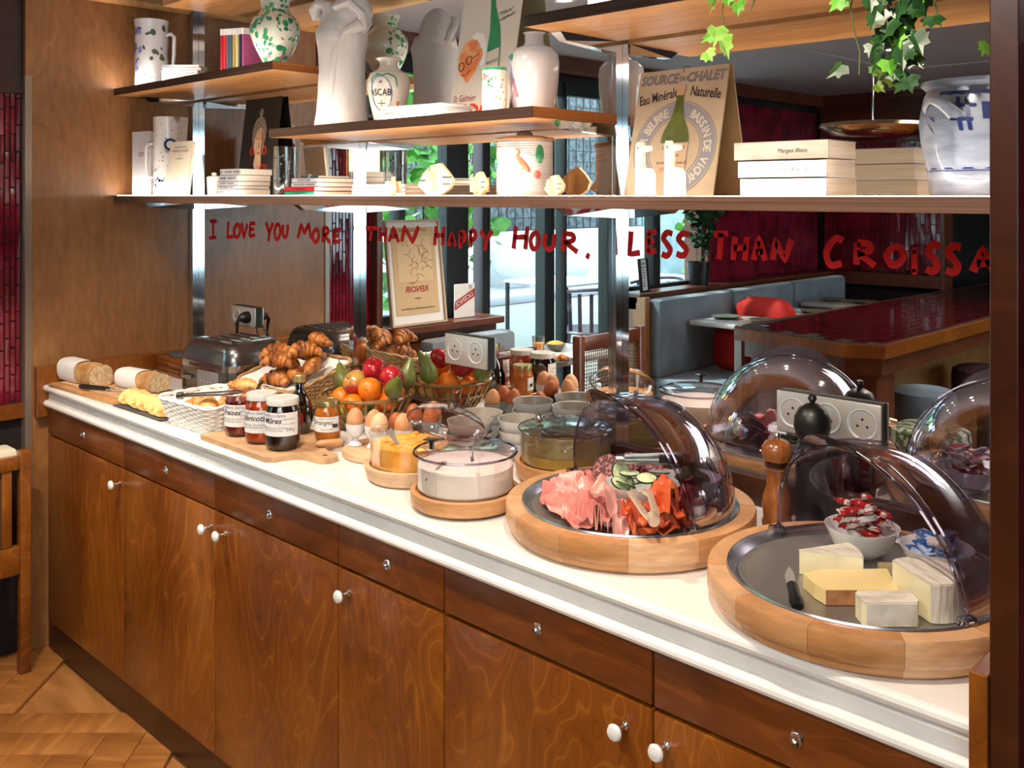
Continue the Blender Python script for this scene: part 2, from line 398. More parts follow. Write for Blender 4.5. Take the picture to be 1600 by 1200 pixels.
# floor
struct('floor', MB().box(-0.15, 5.2, -7.2, 0.12, -0.06, -0.012), mat('floor_under', '#8a5a2e', rough=0.45, col2='#a87340', nscale=4, stretch=(1, 6, 1)))
pl = MB().box(-0.225, 0.225, -0.0445, 0.0445, -0.012, 0, b=0.002).mesh('plank', oakf, True)
FL = bpy.data.objects['floor']; k = 0
rr = random.Random(3)
for i in range(-14, 22):
    for j in range(-30, 10):
        # herringbone of 0.45 x 0.09 planks turned 45 degrees
        for t in (0, 1):
            a = i*0.45 + j*0.09; bq = j*0.09 - i*0.0
            if t == 0: px, py, rot = a + 0.225, bq + 0.045, 0
            else: px, py, rot = a + 0.045 - 0.09 + 0.09 - 0.045 + 0.45 + 0.0, bq, PI/2
            if t == 0: lx, ly = i*0.9 + j*0.09 + 0.225, j*0.09 + 0.045
            else: lx, ly = i*0.9 + j*0.09 + 0.45 + 0.045, j*0.09 - 0.36 + 0.225
            ca = math.cos(R(45)); wx = lx*ca - ly*ca; wy = lx*ca + ly*ca
            wx += 0.3; wy -= 0.9
            if -0.35 < wx < 2.0 and -1.35 < wy < -0.50 and k < 150 and not (wx < 0.13 and wy > -0.2):
                o = link('plank', pl, FL, (wx, wy, 0), (0, 0, R(45) + (0 if t == 0 else PI/2))); k += 1
rest = MB()
for i in range(11):
    for j in range(40): rest.at(0, 0, 0).box(-0.1+i*0.48, 0.37+i*0.48, -7.2+j*0.146, -7.2+j*0.146+0.142, -0.012, -0.0015)
o = struct('parquet_far', rest, oakf, parent=FL); o['kind'] = 'stuff'
# ceiling with its cornices and recessed panel outline
struct('ceiling', MB().box(-0.2, 5.2, -7.2, 0.1, CEIL, CEIL + 0.05), ceilm)
struct('trim_1', MB().tube([(WX+0.012, -0.024, CEIL-0.03), (WX+0.012, -0.5, CEIL-0.03)], 0.016, 8).box(WX, WX+0.02, -0.5, -0.024, CEIL-0.02, CEIL), oak, smooth=True)
t = MB(); t.box(WX, RX, BY, BY+0.05, CEIL-0.09, CEIL-0.02).box(WX, 0.73, BY, BY+0.09, CEIL-0.03, CEIL); t.box(WX, WX+0.05, BY, -0.5, CEIL-0.07, CEIL)
struct('trim_2', t, redw)
t = MB()
for (a, b, c, d) in [(0.9, 1.9, -2.0, -1.99), (0.9, 1.9, -3.2, -3.19), (0.9, 0.91, -3.2, -2.0), (1.9, 1.91, -3.2, -2.0)]: t.box(a, b, c, d, CEIL-0.006, CEIL)
struct('trim_3', t, mat('trim_pale', '#b9b4b8', rough=0.6))
# wall behind the buffet (above and below the mirror) and side walls
struct('wall_back', MB().box(-0.2, 5.2, 0.006, 0.12, 0, CEIL), darkw)
struct('wall_left_panel', MB().box(-0.15, WX, -0.495, 0.006, 0, CEIL, b=0.002), panel, label='tall honey-coloured birch plywood panel left of the shelves')
bpy.data.objects['wall_left_panel']['kind'] = 'structure'
struct('trim_4', MB().box(WX-0.03, WX+0.004, -0.512, -0.494, 0.0, 1.62), mat('steel_trim', '#9a8a7a', rough=0.35, metal=0.6))
struct('trim_5', MB().box(WX-0.03, WX+0.006, -0.512, -0.494, 1.62, CEIL), panel)
def tiles(name, org, ux, w, h, tw, th, parent, m, dep=0.004, j=0.002, seed=1, wav=0.0006, hol=None):
    """small glazed tiles laid upright, staggered; every tile has its own edges, tilt and depth"""
    rd = random.Random(seed); b = MB(); ux = Vector(ux); uz = Vector((0, 0, 1)); nn = ux.cross(uz); org = Vector(org)
    for i in range(int(w/tw)):
        off = (th*0.5 if i % 2 else 0) + rd.uniform(-0.12, 0.12)*th; q = -off
        while q < h:
            a0, a1 = i*tw + j/2, (i+1)*tw - j/2; z0, z1 = max(0, q + j/2), min(h, q + th - j/2); q += th
            if z1 - z0 < 0.004: continue
            e = [dep + rd.uniform(-wav, wav) for _ in range(4)]; g = min(0.0015, tw*0.1)
            P = lambda a, z, d: tuple(org + ux*a + uz*z + nn*d)
            b.add([P(a0, z0, 0), P(a1, z0, 0), P(a1, z1, 0), P(a0, z1, 0), P(a0+g, z0+g, e[0]), P(a1-g, z0+g, e[1]), P(a1-g, z1-g, e[2]), P(a0+g, z1-g, e[3])],
                  [(4,5,6,7), (0,1,5,4), (1,2,6,5), (2,3,7,6), (3,0,4,7)])
    o = part('tile_field', b, m, parent, smooth=False, stuff=True); return o
# left wall beyond the panel: tiled pier, window, glazed door, window, tiled pier
TW = WX - 0.025
lw = struct('wall_left', MB().box(-0.15, TW-0.002, -0.72, -0.495, 0, CEIL).box(-0.15, TW-0.002, BY, -2.94, 0, CEIL).box(-0.15, TW-0.002, -2.94, -0.72, 1.80, CEIL)
            .box(-0.15, TW-0.002, -1.30, -0.72, 0, 0.77).box(-0.15, TW-0.002, -2.94, -2.20, 0, 0.77), grout)
# (the two wood uppers of the pier)
struct('trim_6', MB().box(TW-0.01, TW+0.012, -0.72, -0.512, 1.585, CEIL).box(TW-0.005, TW+0.02, -0.72, -0.512, 1.57, 1.585), darkw)
struct('trim_7', MB().box(TW, TW+0.02, -0.72, -0.512, 0.66, 0.70), cabw)
tiles('wall_left', (TW-0.002, -0.717, 0.70), (0, 1, 0), 0.205, 0.87, 0.0145, 0.075, lw, maroon, seed=4)
tiles('wall_left', (TW-0.002, BY, 0.80), (0, 1, 0), -BY-2.96, 1.0, 0.03, 0.12, lw, maroon, seed=5)
struct('trim_8', MB().box(-0.15, WX+0.012, -0.745, -0.717, 0, CEIL, b=0.002).box(-0.15, WX+0.012, -2.965, -2.935, 0.78, CEIL, b=0.002), redw)
# wood sills / ledges, the near one ends at the door
struct('trim_9', MB().box(-0.15, 0.075, -1.315, -0.745, 0.762, 0.79, b=0.004).box(-0.10, 0.04, -1.30, -0.745, 0.60, 0.762), redw)
struct('trim_10', MB().box(-0.15, 0.085, -2.96, -2.20, 0.768, 0.80, b=0.004).box(-0.02, 0.10, BY, -2.20, 0.80, 0.815, b=0.003).box(0.0, 0.075, BY, -2.20, 0.74, 0.80), redw)
# steel windows
def window(name, y0, y1, z0, z1, bars, wide):
    w = struct(name, MB().box(-0.09, -0.05, y0, y1, z0, z0+0.03).box(-0.09, -0.05, y0, y1, z1-0.04, z1), steelf)
    for (a, b) in bars: part('mullion', MB().box(-0.10, -0.04, a, b, z0, z1, b=0.003), steelf, w)
    ed = [y0] + [q for ab in bars for q in ab] + [y1]
    for a, b in zip(ed[::2], ed[1::2]):
        if b - a > 0.03: part('pane', MB().box(-0.073, -0.069, a, b, z0+0.03, z1-0.04), glass, w)
    return w
window('window_1', -1.22, -0.745, 0.79, 1.80, [(-1.22, -1.10), (-0.885, -0.855)], 0)
window('window_2', -2.935, -2.20, 0.80, 1.80, [(-2.56, -2.50), (-2.29, -2.20)], 0)
d = struct('door_1', MB().box(-0.09, -0.05, -2.20, -1.30, 1.74, 1.80).box(-0.09, -0.05, -2.20, -1.30, 0, 0.06), steelf)
for a, b in [(-1.345, -1.30), (-1.75, -1.685), (-1.835, -1.82), (-2.20, -2.13)]: part('stile', MB().box(-0.10, -0.04, a, b, 0, 1.80, b=0.003), steelf, d)
part('pane', MB().box(-0.073, -0.069, -1.685, -1.345, 0.06, 1.74), glass, d); part('pane', MB().box(-0.073, -0.069, -2.13, -1.75, 0.06, 1.74), glass, d)
# far wall (seen in the mirror), tiled, with wood rail and trim, open at its right end to a dim lobby
fw = struct('wall_far', MB().box(-0.15, 0.73, BY-0.1, BY-0.001, 0, CEIL), grout)
tiles('wall_far', (WX+0.742, BY, 0.82), (-1, 0, 0), 0.742, 0.86, 0.03, 0.12, fw, maroon, seed=9)
for o in [c for c in fw.children]: o.scale = (1, 1, 1)
struct('trim_11', MB().box(0.0, 0.73, BY, BY+0.05, 0.74, 0.815, b=0.004).box(0.73, 0.758, BY-0.1, BY+0.03, 0, CEIL, b=0.003).box(WX, 0.73, BY, BY+0.012, 1.60, CEIL-0.09), redw)
struct('wall_lobby', MB().box(0.5, 5.2, -7.2, -7.1, 0, CEIL).box(-0.2, 0.5, -7.2, BY-0.1, 0, CEIL), mat('lobby_wall', '#1a1412', rough=0.8))
# right end of the niche and the wall past it
struct('wall_right_panel', MB().box(RX, RX+0.027, -0.485, 0.006, 0, CEIL, b=0.0015), wood('end_panel', '#2a1106', '#3c1a0b', '#4f2611', (1, 1, 0.25), nscale=4, rough=0.3))
bpy.data.objects['wall_right_panel']['kind'] = 'structure'
wr = struct('wall_right', MB().box(RX+0.027, 5.2, -0.40, 0.006, 0, CEIL), grout)
tiles('wall_right', (RX+0.03, -0.402, 0), (1, 0, 0), 0.6, CEIL, 0.045, 0.16, wr, maroon, seed=11)
struct('wall_far_right', MB().box(5.1, 5.2, -7.2, -4.9, 0, CEIL).box(5.1, 5.2, -2.53, -0.40, 0, CEIL).box(5.1, 5.2, -4.9, -2.53, 0, 0.62).box(5.1, 5.2, -4.9, -2.53, 1.84, CEIL), mat('far_right_wall', '#5b3a26', rough=0.6))
w3 = struct('added_fill_window', MB().box(5.13, 5.17, -4.9, -2.5, 0.62, 0.65).box(5.13, 5.17, -4.9, -2.5, 1.80, 1.84), steelf)  # out-of-view window added so cool sky light reaches the counter front
for q in range(4): part('mullion', MB().box(5.12, 5.18, -4.9+q*0.79, -4.86+q*0.79, 0.62, 1.84), steelf, w3)
for q in range(3): part('pane', MB().box(5.148, 5.152, -4.86+q*0.79, -4.11+q*0.79, 0.65, 1.80), glass, w3)
struct('street_ground', MB().box(5.2, 12, -12, 2, -0.06, -0.01), mat('pavement', '#9a9894', rough=0.9))
# ---- mirror
mir = base('mirror_silver')[0]; mb_ = mir.node_tree.nodes['Principled BSDF']
mb_.inputs['Base Color'].default_value = (0.86, 0.88, 0.88, 1); mb_.inputs['Metallic'].default_value = 1; mb_.inputs['Roughness'].default_value = 0.0
o = solo('wall_mirror', MB().box(WX+0.001, RX-0.001, 0, 0.005, 0.80, CEIL-0.001), mir, 'full-width mirror behind the shelves reflecting the dining room', 'mirror', smooth=False)
struct('trim_12', MB().box(WX, WX+0.004, -0.014, -0.0005, 0.81, CEIL-0.001), darkw)
# wood upstand strips round the stone top
struct('trim_13', MB().box(WX, 0.016, -0.488, 0, 0.66, 0.80, b=0.0015), cabw)
struct('trim_14', MB().box(0.016, RX-0.016, -0.018, -0.0005, 0.751, 0.80, b=0.0015), darkw)
struct('trim_15', MB().box(RX-0.018, RX, -0.49, 0, 0.62, 0.81, b=0.0015), cabw)

# ================================================================ COUNTER
prof = [(0, 0.712), (0, 0.75), (-0.464, 0.75)]
for i in range(7):
    a = R(90 - i*30); prof.append((-0.464 - 0.009*math.cos(a), 0.741 + 0.009*math.sin(a)))
prof += [(-0.455, 0.731), (-0.455, 0.726), (-0.4575, 0.722), (-0.4575, 0.709), (-0.461, 0.707)]
for i in range(7):
    a = R(80 - i*28); prof.append((-0.462 - 0.0105*math.cos(a), 0.6975 + 0.0095*math.sin(a)))
prof += [(-0.44, 0.687), (-0.44, 0.712)]
m = MB(); n = len(prof)
m.add([(0.017, y, z) for y, z in prof] + [(RX-0.018, y, z) for y, z in prof], [tuple(range(n)), tuple(reversed(range(n, 2*n)))] + [(i, i+n, (i+1) % n+n, (i+1) % n) for i in range(n)])
solo('stone_countertop', m, stone, 'long white stone countertop with moulded double-rounded front edge', 'countertop', ang=0.5)
GX = [0.0175, 0.507, 0.957, 1.403, 1.693, 2.105, 2.511]
KN = [0.49, 0.942, 1.003, 1.438, 2.06, 2.127]
LK = [0.262, 0.731, 1.173, 1.547, 1.899, 2.31]
LB = ['stained wood cabinet at the far left end, knob at its right edge', 'second wood cabinet from the left, below the white wicker basket', 'third wood cabinet from the left, below the jam jars, knob at its left edge',
      'narrow wood cabinet below the cream bowl, knob at its left edge', 'wood cabinet below the ham tray, knob at its lower right in view', 'wood cabinet at the right end below the cheese tray']
for i in range(6):
    x0, x1 = GX[i], GX[i+1]; g = 0.002 if i < 3 else 0.004
    c = thing('cabinet', LB[i], 'cabinet', (x0, -0.46, 0), group='cabinets under the stone top'); w = x1 - x0
    part('body', MB().box(0.001, w-0.001, 0.031, 0.44, 0.085, 0.686), blackm, c)
    dm = cabw
    dr = part('door', MB().box(g/2, w-g/2, 0, 0.019, 0.085, 0.6085-g/2, b=0.0012), cabw, c)
    # shift the grain from door to door by moving the mesh data origin
    for ob in (dr,):
        off = (i*1.7, 0, i*0.9)
        for v in ob.data.vertices: v.co -= Vector(off)
        ob.location = off
    kx = KN[i] - x0
    kn = MB().at(kx, -0.0, 0.57, rx=PI/2).lathe([(0.0, 0), (0.0055, 0), (0.0055, 0.002), (0.003, 0.004), (0.003, 0.014), (0.0055, 0.016), (0.0045, 0.019)], 16)
    kk = part('knob_stem', kn, chrome, dr, loc=tuple(-q for q in off)); kk.location = (-off[0], 0, -off[2])
    kn = MB().at(kx, -0.0, 0.57, rx=PI/2).lathe([(0.0, 0.018), (0.006, 0.019), (0.0105, 0.022), (0.0115, 0.025), (0.0095, 0.0285), (0.004, 0.030), (0, 0.0302)], 20)
    kk = part('knob', kn, white, dr, label='white ceramic knob'); kk.location = (-off[0], 0, -off[2])
    df = part('drawer_front', MB().box(g/2, w-g/2, 0, 0.019, 0.611+g/2, 0.685, b=0.0012), drw, c)
    off = (i*1.3, 0, i*0.5)
    for v in df.data.vertices: v.co -= Vector(off)
    df.location = off
    lk = MB().at(LK[i]-x0, 0, 0.65, rx=PI/2).lathe([(0, 0.001), (0.0045, 0.001), (0.0045, 0.003), (0.0075, 0.0035), (0.009, 0.002), (0.0095, 0)], 20).box(-0.0007, 0.0007, -0.003, 0.003, 0.0009, 0.0012)
    kk = part('lock', lk, chrome, df); kk.location = (-off[0], 0, -off[2])
struct('baseboard_front', MB().box(0.0, RX, -0.452, -0.43, 0, 0.083, b=0.001), wood('plinth', '#1f0d06', '#30160a', '#42200f', (0.3, 1, 1), nscale=4))

# ================================================================ SHELVES
def shelf(x0, x1, z0, z1, label, light=True, yb=-0.0205, edge=edgew, yf=-0.26, brackets=()):
    s = thing('shelf', label, 'shelf', (x0, 0, z0), group='plywood display shelves'); w = x1-x0; h = z1-z0
    part('board', MB().box(0.0005, w-0.0015, yf+0.002, yb, 0, h-0.0005), oak, s)
    part('front_edge', MB().box(0, w, yf, yf+0.002, 0, h), edge, s, label='dark laminated plywood edge')
    part('end_edge', MB().box(w-0.0015, w, yf+0.0021, yb, 0, h), ends, s)
    if light: part('light_strip', MB().box(0.015, w-0.01, yf+0.004, yf+0.010, h-0.001, h+0.0005), led, s, label='thin white light strip set in the shelf front')
    for bx in brackets:
        b = MB().at(bx-x0, 0, 0)
        b.add([(-0.012, -0.021, -0.001), (0.012, -0.021, -0.001), (0.012, -0.185, -0.001), (-0.012, -0.185, -0.001),
               (-0.012, -0.021, -0.022), (0.012, -0.021, -0.022), (0.008, -0.165, -0.015), (-0.008, -0.165, -0.015)],
              [(0,1,2,3), (7,6,5,4), (0,4,5,1), (1,5,6,2), (2,6,7,3), (3,7,4,0)])
        part('bracket', b, chrome, s, smooth=False, label='chrome bracket arm')
    return s
PX = (0.003, 0.845, 1.689)
shelf(WX+0.001, 0.859, 1.582, 1.602, 'upper left plywood shelf carrying the pitcher and green vase', brackets=(0.012,))
shelf(0.845, 1.701, 1.421, 1.441, 'middle plywood shelf carrying the white sculpture and the bottle poster', brackets=(0.845, 1.689))
shelf(1.681, RX-0.001, 1.582, 1.602, 'upper right plywood shelf with ivy hanging over it', brackets=(1.689,))
shelf(WX+0.001, 0.859, 1.262, 1.283, 'left third of the long lower shelf, under the leaning books', edge=mainedge, brackets=(0.012, 0.845))
shelf(0.8592, 1.691, 1.262, 1.283, 'middle third of the long lower shelf, under the striped lidded jar', edge=mainedge)
shelf(1.6912, RX-0.001, 1.262, 1.283, 'right third of the long lower shelf, under the mineral water sign', edge=mainedge, brackets=(1.7,))
shelf(0.26, 0.859, 1.815, 1.84, 'topmost plywood shelf cut off by the upper frame edge', light=False, edge=oak, yf=-0.24)
for i, x in enumerate(PX):
    z1 = CEIL-0.001; p = MB()
    for a, b in ((-0.0095, -0.0007), (0.0007, 0.0095)): p.box(x+a, x+b, -0.02, -0.0005, 0.80, z1)
    p.box(x-0.0007, x+0.0007, -0.0185, -0.0005, 0.80, z1)
    solo('shelf_post', p, chrome, ['chrome shelf post at the left wall corner', 'chrome shelf post behind the fruit basket', 'chrome shelf post standing behind the ham tray'][i], 'post', group='chrome shelf posts', smooth=False)

# ---- painted slogan on the mirror
GL = {'I': [[(.2, 1), (.85, 1)], [(.5, 1), (.5, 0)], [(.1, 0), (.8, .05)]], 'L': [[(.25, 1), (.1, 0), (1, .1)]], 'O': [[(.5, 1), (.15, .75), (.05, .4), (.3, 0), (.7, .1), (.95, .5), (.8, .9), (.5, 1)]],
 'V': [[(0, 1), (.4, 0), (1, .95)]], 'E': [[(.2, .95), (.1, 0)], [(.15, .95), (1, 1)], [(.15, .5), (.8, .55)], [(.1, 0), (.95, .1)]], 'Y': [[(0, 1), (.45, .5)], [(1, 1), (.5, .5), (.35, 0)]],
 'U': [[(.1, 1), (.05, .3), (.4, 0), (.8, .25), (.9, 1)]], 'M': [[(0, 0), (.25, .95), (.5, .35), (.8, 1), (1, 0)]], 'R': [[(.15, 0), (.2, 1)], [(.2, 1), (.7, .95), (.75, .65), (.2, .5)], [(.3, .5), (1, 0)]],
 'T': [[(0, .95), (1, 1)], [(.5, 1), (.35, 0)]], 'H': [[(.15, 1), (0, 0)], [(.95, 1), (.8, 0)], [(.05, .5), (.9, .55)]], 'A': [[(0, 0), (.45, 1), (1, 0)], [(.2, .35), (.8, .4)]], 'N': [[(0, 0), (.15, .95), (.65, 0), (1, 1)]],
 'P': [[(.2, 0), (.2, 1)], [(.1, .9), (.7, 1), (.95, .75), (.7, .5), (.2, .4)]], 'S': [[(1, .95), (.5, 1), (.15, .75), (.5, .5), (.8, .25), (.5, 0), (0, .08)]], 'C': [[(.95, .9), (.6, 1), (.2, .7), (.05, .35), (.3, 0), (.9, .1)]],
 ',': [[(.6, 1), (.2, 0)]]}
LET = [('I', 0.068, 0.139, 1.146, 1.208), ('L', 0.182, 0.231, 1.151, 1.208), ('O', 0.223, 0.271, 1.154, 1.201), ('V', 0.268, 0.311, 1.152, 1.206), ('E', 0.311, 0.354, 1.159, 1.207), None,
 ('Y', 0.403, 0.45, 1.147, 1.21), ('O', 0.447, 0.49, 1.154, 1.206), ('U', 0.49, 0.529, 1.161, 1.206), None, ('M', 0.567, 0.641, 1.161, 1.21), ('O', 0.638, 0.678, 1.153, 1.196), ('R', 0.68, 0.727, 1.154, 1.202), ('E', 0.73, 0.776, 1.155, 1.199), None,
 ('T', 0.875, 0.933, 1.164, 1.206), ('H', 0.93, 0.968, 1.164, 1.209), ('A', 0.968, 1.016, 1.165, 1.208), ('N', 1.018, 1.09, 1.167, 1.214), None, ('H', 1.139, 1.184, 1.162, 1.216), ('A', 1.189, 1.221, 1.162, 1.201), ('P', 1.224, 1.256, 1.158, 1.205), ('P', 1.258, 1.289, 1.162, 1.209), ('Y', 1.296, 1.341, 1.157, 1.21), None,
 ('H', 1.398, 1.451, 1.164, 1.222), ('O', 1.447, 1.484, 1.166, 1.209), ('U', 1.488, 1.529, 1.166, 1.208), ('R', 1.533, 1.588, 1.164, 1.21), (',', 1.602, 1.622, 1.152, 1.172), None,
 ('L', 1.708, 1.745, 1.165, 1.219), ('E', 1.751, 1.784, 1.171, 1.22), ('S', 1.787, 1.82, 1.166, 1.219), ('S', 1.82, 1.857, 1.168, 1.218), None, ('T', 1.901, 1.94, 1.165, 1.221), ('H', 1.94, 1.979, 1.165, 1.216), ('A', 1.981, 2.013, 1.167, 1.215), ('N', 2.018, 2.062, 1.169, 1.214), None,
 ('C', 2.114, 2.154, 1.165, 1.219), ('R', 2.161, 2.206, 1.168, 1.213), ('O', 2.215, 2.253, 1.171, 1.208), ('I', 2.255, 2.273, 1.161, 1.204), ('S', 2.277, 2.307, 1.164, 1.214), ('S', 2.307, 2.337, 1.164, 1.213), ('A', 2.345, 2.385, 1.167, 1.211), None]
slog = thing('painted_slogan', 'hand-painted red capital lettering running across the mirror', 'lettering', (0, -0.0006, 0))
cur = MB(); rd = random.Random(5)
def ribbon(b, pts, w, sl=0.35):
    P = []; n0 = len(pts); closed = pts[0] == pts[-1] and n0 > 3
    for i in range(n0-1):
        p1, p2 = pts[i], pts[i+1]; p0 = pts[i-1] if i else (pts[-2] if closed else p1); p3 = pts[i+2] if i+2 < n0 else (pts[1] if closed else p2)
        sharp = n0 <= 3 or w < 0
        for k in range(6):
            t = k/6
            P.append(tuple(p1[q]+(p2[q]-p1[q])*t if sharp else 0.5*(2*p1[q]+(p2[q]-p0[q])*t+(2*p0[q]-5*p1[q]+4*p2[q]-p3[q])*t*t+(3*p1[q]-p0[q]-3*p2[q]+p3[q])*t**3) for q in (0, 1)))
    P.append(pts[-1]); n = len(P); w = abs(w)
    vs = []; 
    for i, p in enumerate(P):
        a = P[max(i-1, 0)]; c = P[min(i+1, n-1)]; dx, dz = c[0]-a[0], c[1]-a[1]; l = math.hypot(dx, dz) or 1
        ww = w*(0.97 + 0.06*math.sin(i*0.5 + p[0]*30))/2; nx, nz = -dz/l*ww, dx/l*ww
        vs += [(p[0]+nx, 0, p[1]+nz), (p[0]-nx, 0, p[1]-nz)]
    b.add(vs, [(2*i, 2*i+1, 2*i+3, 2*i+2) for i in range(n-1)])
for g in LET:
    if g is None:
        part('word', cur, redpaint, slog, smooth=False); cur = MB(); continue
    ch, x0, x1, z0, z1 = g; w = 0.0116; sc = min(1.0, (x1-x0)/0.04+0.35)
    for st in GL[ch]: ribbon(cur, [(x0+w*0.4+(x1-x0-w*0.8)*a, z0+w*0.4+(z1-z0-w*0.8)*b2) for a, b2 in st], w*sc*(-1 if ch in 'MNALVYE' else 1))

# ---- power sockets fixed to the mirror
def socket(x0, x1, z0, z1, n, label, plug=False, m=alu):
    s = thing('power_socket', label, 'socket', (x0, -0.0005, z0)); w, h = x1-x0, z1-z0
    part('back_box', MB().box(0.002, w-0.001, -0.010, 0, -0.002, h+0.001), blackm, s)
    part('plate', MB().box(0, w, -0.015, -0.010, 0, h, b=0.0015), m, s)
    for i in range(n):
        cx = w*(i+0.5)/n; cz = h*0.5; r = h*0.37
        part('outlet_ring', MB().at(cx, -0.015, cz, rx=PI/2).lathe([(r, 0), (r, 0.0012), (r*0.93, 0.0016), (r*0.86, 0.0004), (r*0.82, -0.0002), (0, -0.0003)], 28), sockw, s)
        hb = MB().at(cx, -0.0148, cz, rx=PI/2)
        for hx, hy in ((-r*0.32, -0.003), (r*0.32, -0.003), (0, r*0.32)):
            hb.at(cx+hx, -0.0151, cz+hy, rx=PI/2).lathe([(0, 0.0006), (0.0022, 0.0006), (0.0022, 0)], 8)
        part('pin_holes', hb, ink, s)
    return s
socket(1.197, 1.334, 0.899, 0.967, 2, 'double wall socket on the mirror above the fruit', m=alu)
socket(2.038, 2.218, 0.887, 0.955, 3, 'triple brushed steel socket on the mirror behind the pepper mills', m=alu)
socket(0.240, 0.372, 0.900, 0.956, 2, 'double socket on the mirror above the toaster with a black plug in it')
pg = thing('power_plug', 'black plug with its cord in the socket above the toaster', 'plug', (0.338, -0.016, 0.928))
part('plug_body', MB().at(0, 0, 0, rx=PI/2).lathe([(0.017, 0), (0.017, 0.012), (0.012, 0.024), (0.006, 0.030), (0, 0.031)], 18), black, pg)
part('cord', MB().tube([(0, -0.028, -0.002), (0, -0.036, -0.012), (-0.004, -0.034, -0.04), (-0.004, -0.03, -0.085), (0.01, -0.028, -0.12)], [0.006, 0.0055, 0.004, 0.003, 0.003], 8), black, pg)
solo('loose_cable', MB().tube([(0.374, -0.012, 0.905), (0.386, -0.014, 0.885), (0.42, -0.02, 0.862), (0.46, -0.022, 0.84)], 0.0022, 6), black, 'thin black cable running down from the socket above the toaster', 'cable')

# ================================================================ DINING ROOM BEHIND THE PHOTOGRAPHER (seen in the mirror)
tabletop = mat('white_tabletop', '#cfcac6', rough=0.3, coat=0.3)
tedge = mat('table_edge', '#b9a58e', rough=0.4)
leafm = mat('foliage_green', '#2f6a2a', rough=0.5, col2='#6fae3c', nscale=9, sss=0)
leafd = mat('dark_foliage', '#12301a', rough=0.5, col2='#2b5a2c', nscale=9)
# ---- upholstered benches
def bench(name, label, y0, y1, xf, zs, zt, xb=0.085, seams=2, ends_=False):
    b = thing(name, label, 'bench', (xb, y0, 0)); L = y0-y1; w = xf-xb
    part('seat_base', MB().box(0.0, w, -L, 0, 0.03, zs-0.045, b=0.004), velvet, b)
    part('seat_cushion', MB().box(0.0, w+0.008, -L, 0, zs-0.045, zs, b=0.018), velvet, b)
    for i in range(seams): part('back_cushion', MB().box(0, 0.085, -(i+1)*L/seams+0.002, -i*L/seams-0.002, zs, zt, b=0.022), velvet, b)
    return b
bench('upholstered_bench', 'grey upholstered bench below the leaning framed drawing', -0.84, -1.29, 0.42, 0.44, 0.745, seams=1)
fb = bench('upholstered_bench', 'long grey velvet bench with the red cushions, behind the set tables', -2.24, BY+0.06, 0.52, 0.42, 0.79, xb=0.1, seams=3)
struct('trim_16', MB().box(-0.03, 0.13, -2.238, -2.20, 0, 0.80, b=0.003), panel)
for i, (y, x, tz) in enumerate([(-2.87, 0.375, 0.0), (-2.66, 0.315, 0.0)]):
    q = (0.175, 0.108)[i]; m = MB().ball((0, 0, 0), (q, 0.05, q), 20, 14, lambda x, y, z: (math.copysign(abs(x)**0.55, x), y*(1-0.35*max(abs(x), abs(z))**4), math.copysign(abs(z)**0.55, z)))
    solo('cushion', m, mat('red_cushion', '#c01a12', rough=0.8), ['red cushion propped upright on the grey bench', 'red cushion slumped low behind the nearest set table'][i], 'cushion', (x, y, (0.597, 0.529)[i]), rot=(0, 0, R((0, 8)[i])), group='red cushions')
# ---- white tables with place settings
def plate(mb, r, z=0): return mb.lathe([(0, z), (r*0.6, z), (r, z+r*0.16), (r*0.97, z+r*0.19), (r*0.58, z+0.004), (0, z+0.004)], 28)
def set_table(x, y, label, hx=0.21, hy=0.17, n=0):
    t = thing('bistro_table', label, 'table', (x, y, 0), group='small white set tables')
    part('tabletop', MB().box(-hx, hx, -hy, hy, 0.655, 0.68, b=0.008), tabletop, t)
    part('pedestal', MB().lathe([(0, 0.02), (0.016, 0.02), (0.016, 0.65), (0.03, 0.655)], 16), blackm, t, loc=(0.19, 0, 0)); part('foot', MB().lathe([(0.08, 0), (0.08, 0.012), (0.03, 0.025), (0, 0.025)], 24), blackm, t, loc=(0.235, 0, 0))
    wh = ['nearest', 'middle', 'farthest'][n]
    for k, (px, py) in enumerate([(-hx*0.5, 0.0), (hx*0.45, -0.01)]):
        solo('dinner_plate', plate(MB(), 0.072), mat('plate_glaze', '#6d7062', rough=0.3, coat=0.3), 'olive-grey plate on the %s white table, %s the bench' % (wh, ['beside', 'away from'][k]), 'plate', (x+px, y+py, 0.681), group='plates on the set tables')
        solo('fork', MB().tube([(0, -0.05, 0.003), (0, 0.02, 0.003), (0, 0.055, 0.006)], [0.0025, 0.0025, 0.006], 6, flat=0.3), chrome, 'fork by the %s plate of the %s white table' % (['bench-side', 'aisle-side'][k], wh), 'fork', (x+px+0.085, y+py, 0.681), rz=0.1, group='cutlery on the set tables')
    return t
set_table(0.415, -2.62, 'nearest of the three white tables along the velvet bench', n=0)
set_table(0.415, -3.12, 'middle one of the three white tables along the velvet bench', n=1)
set_table(0.42, -3.72, 'farthest of the three white tables, by the tiled wall', n=2)
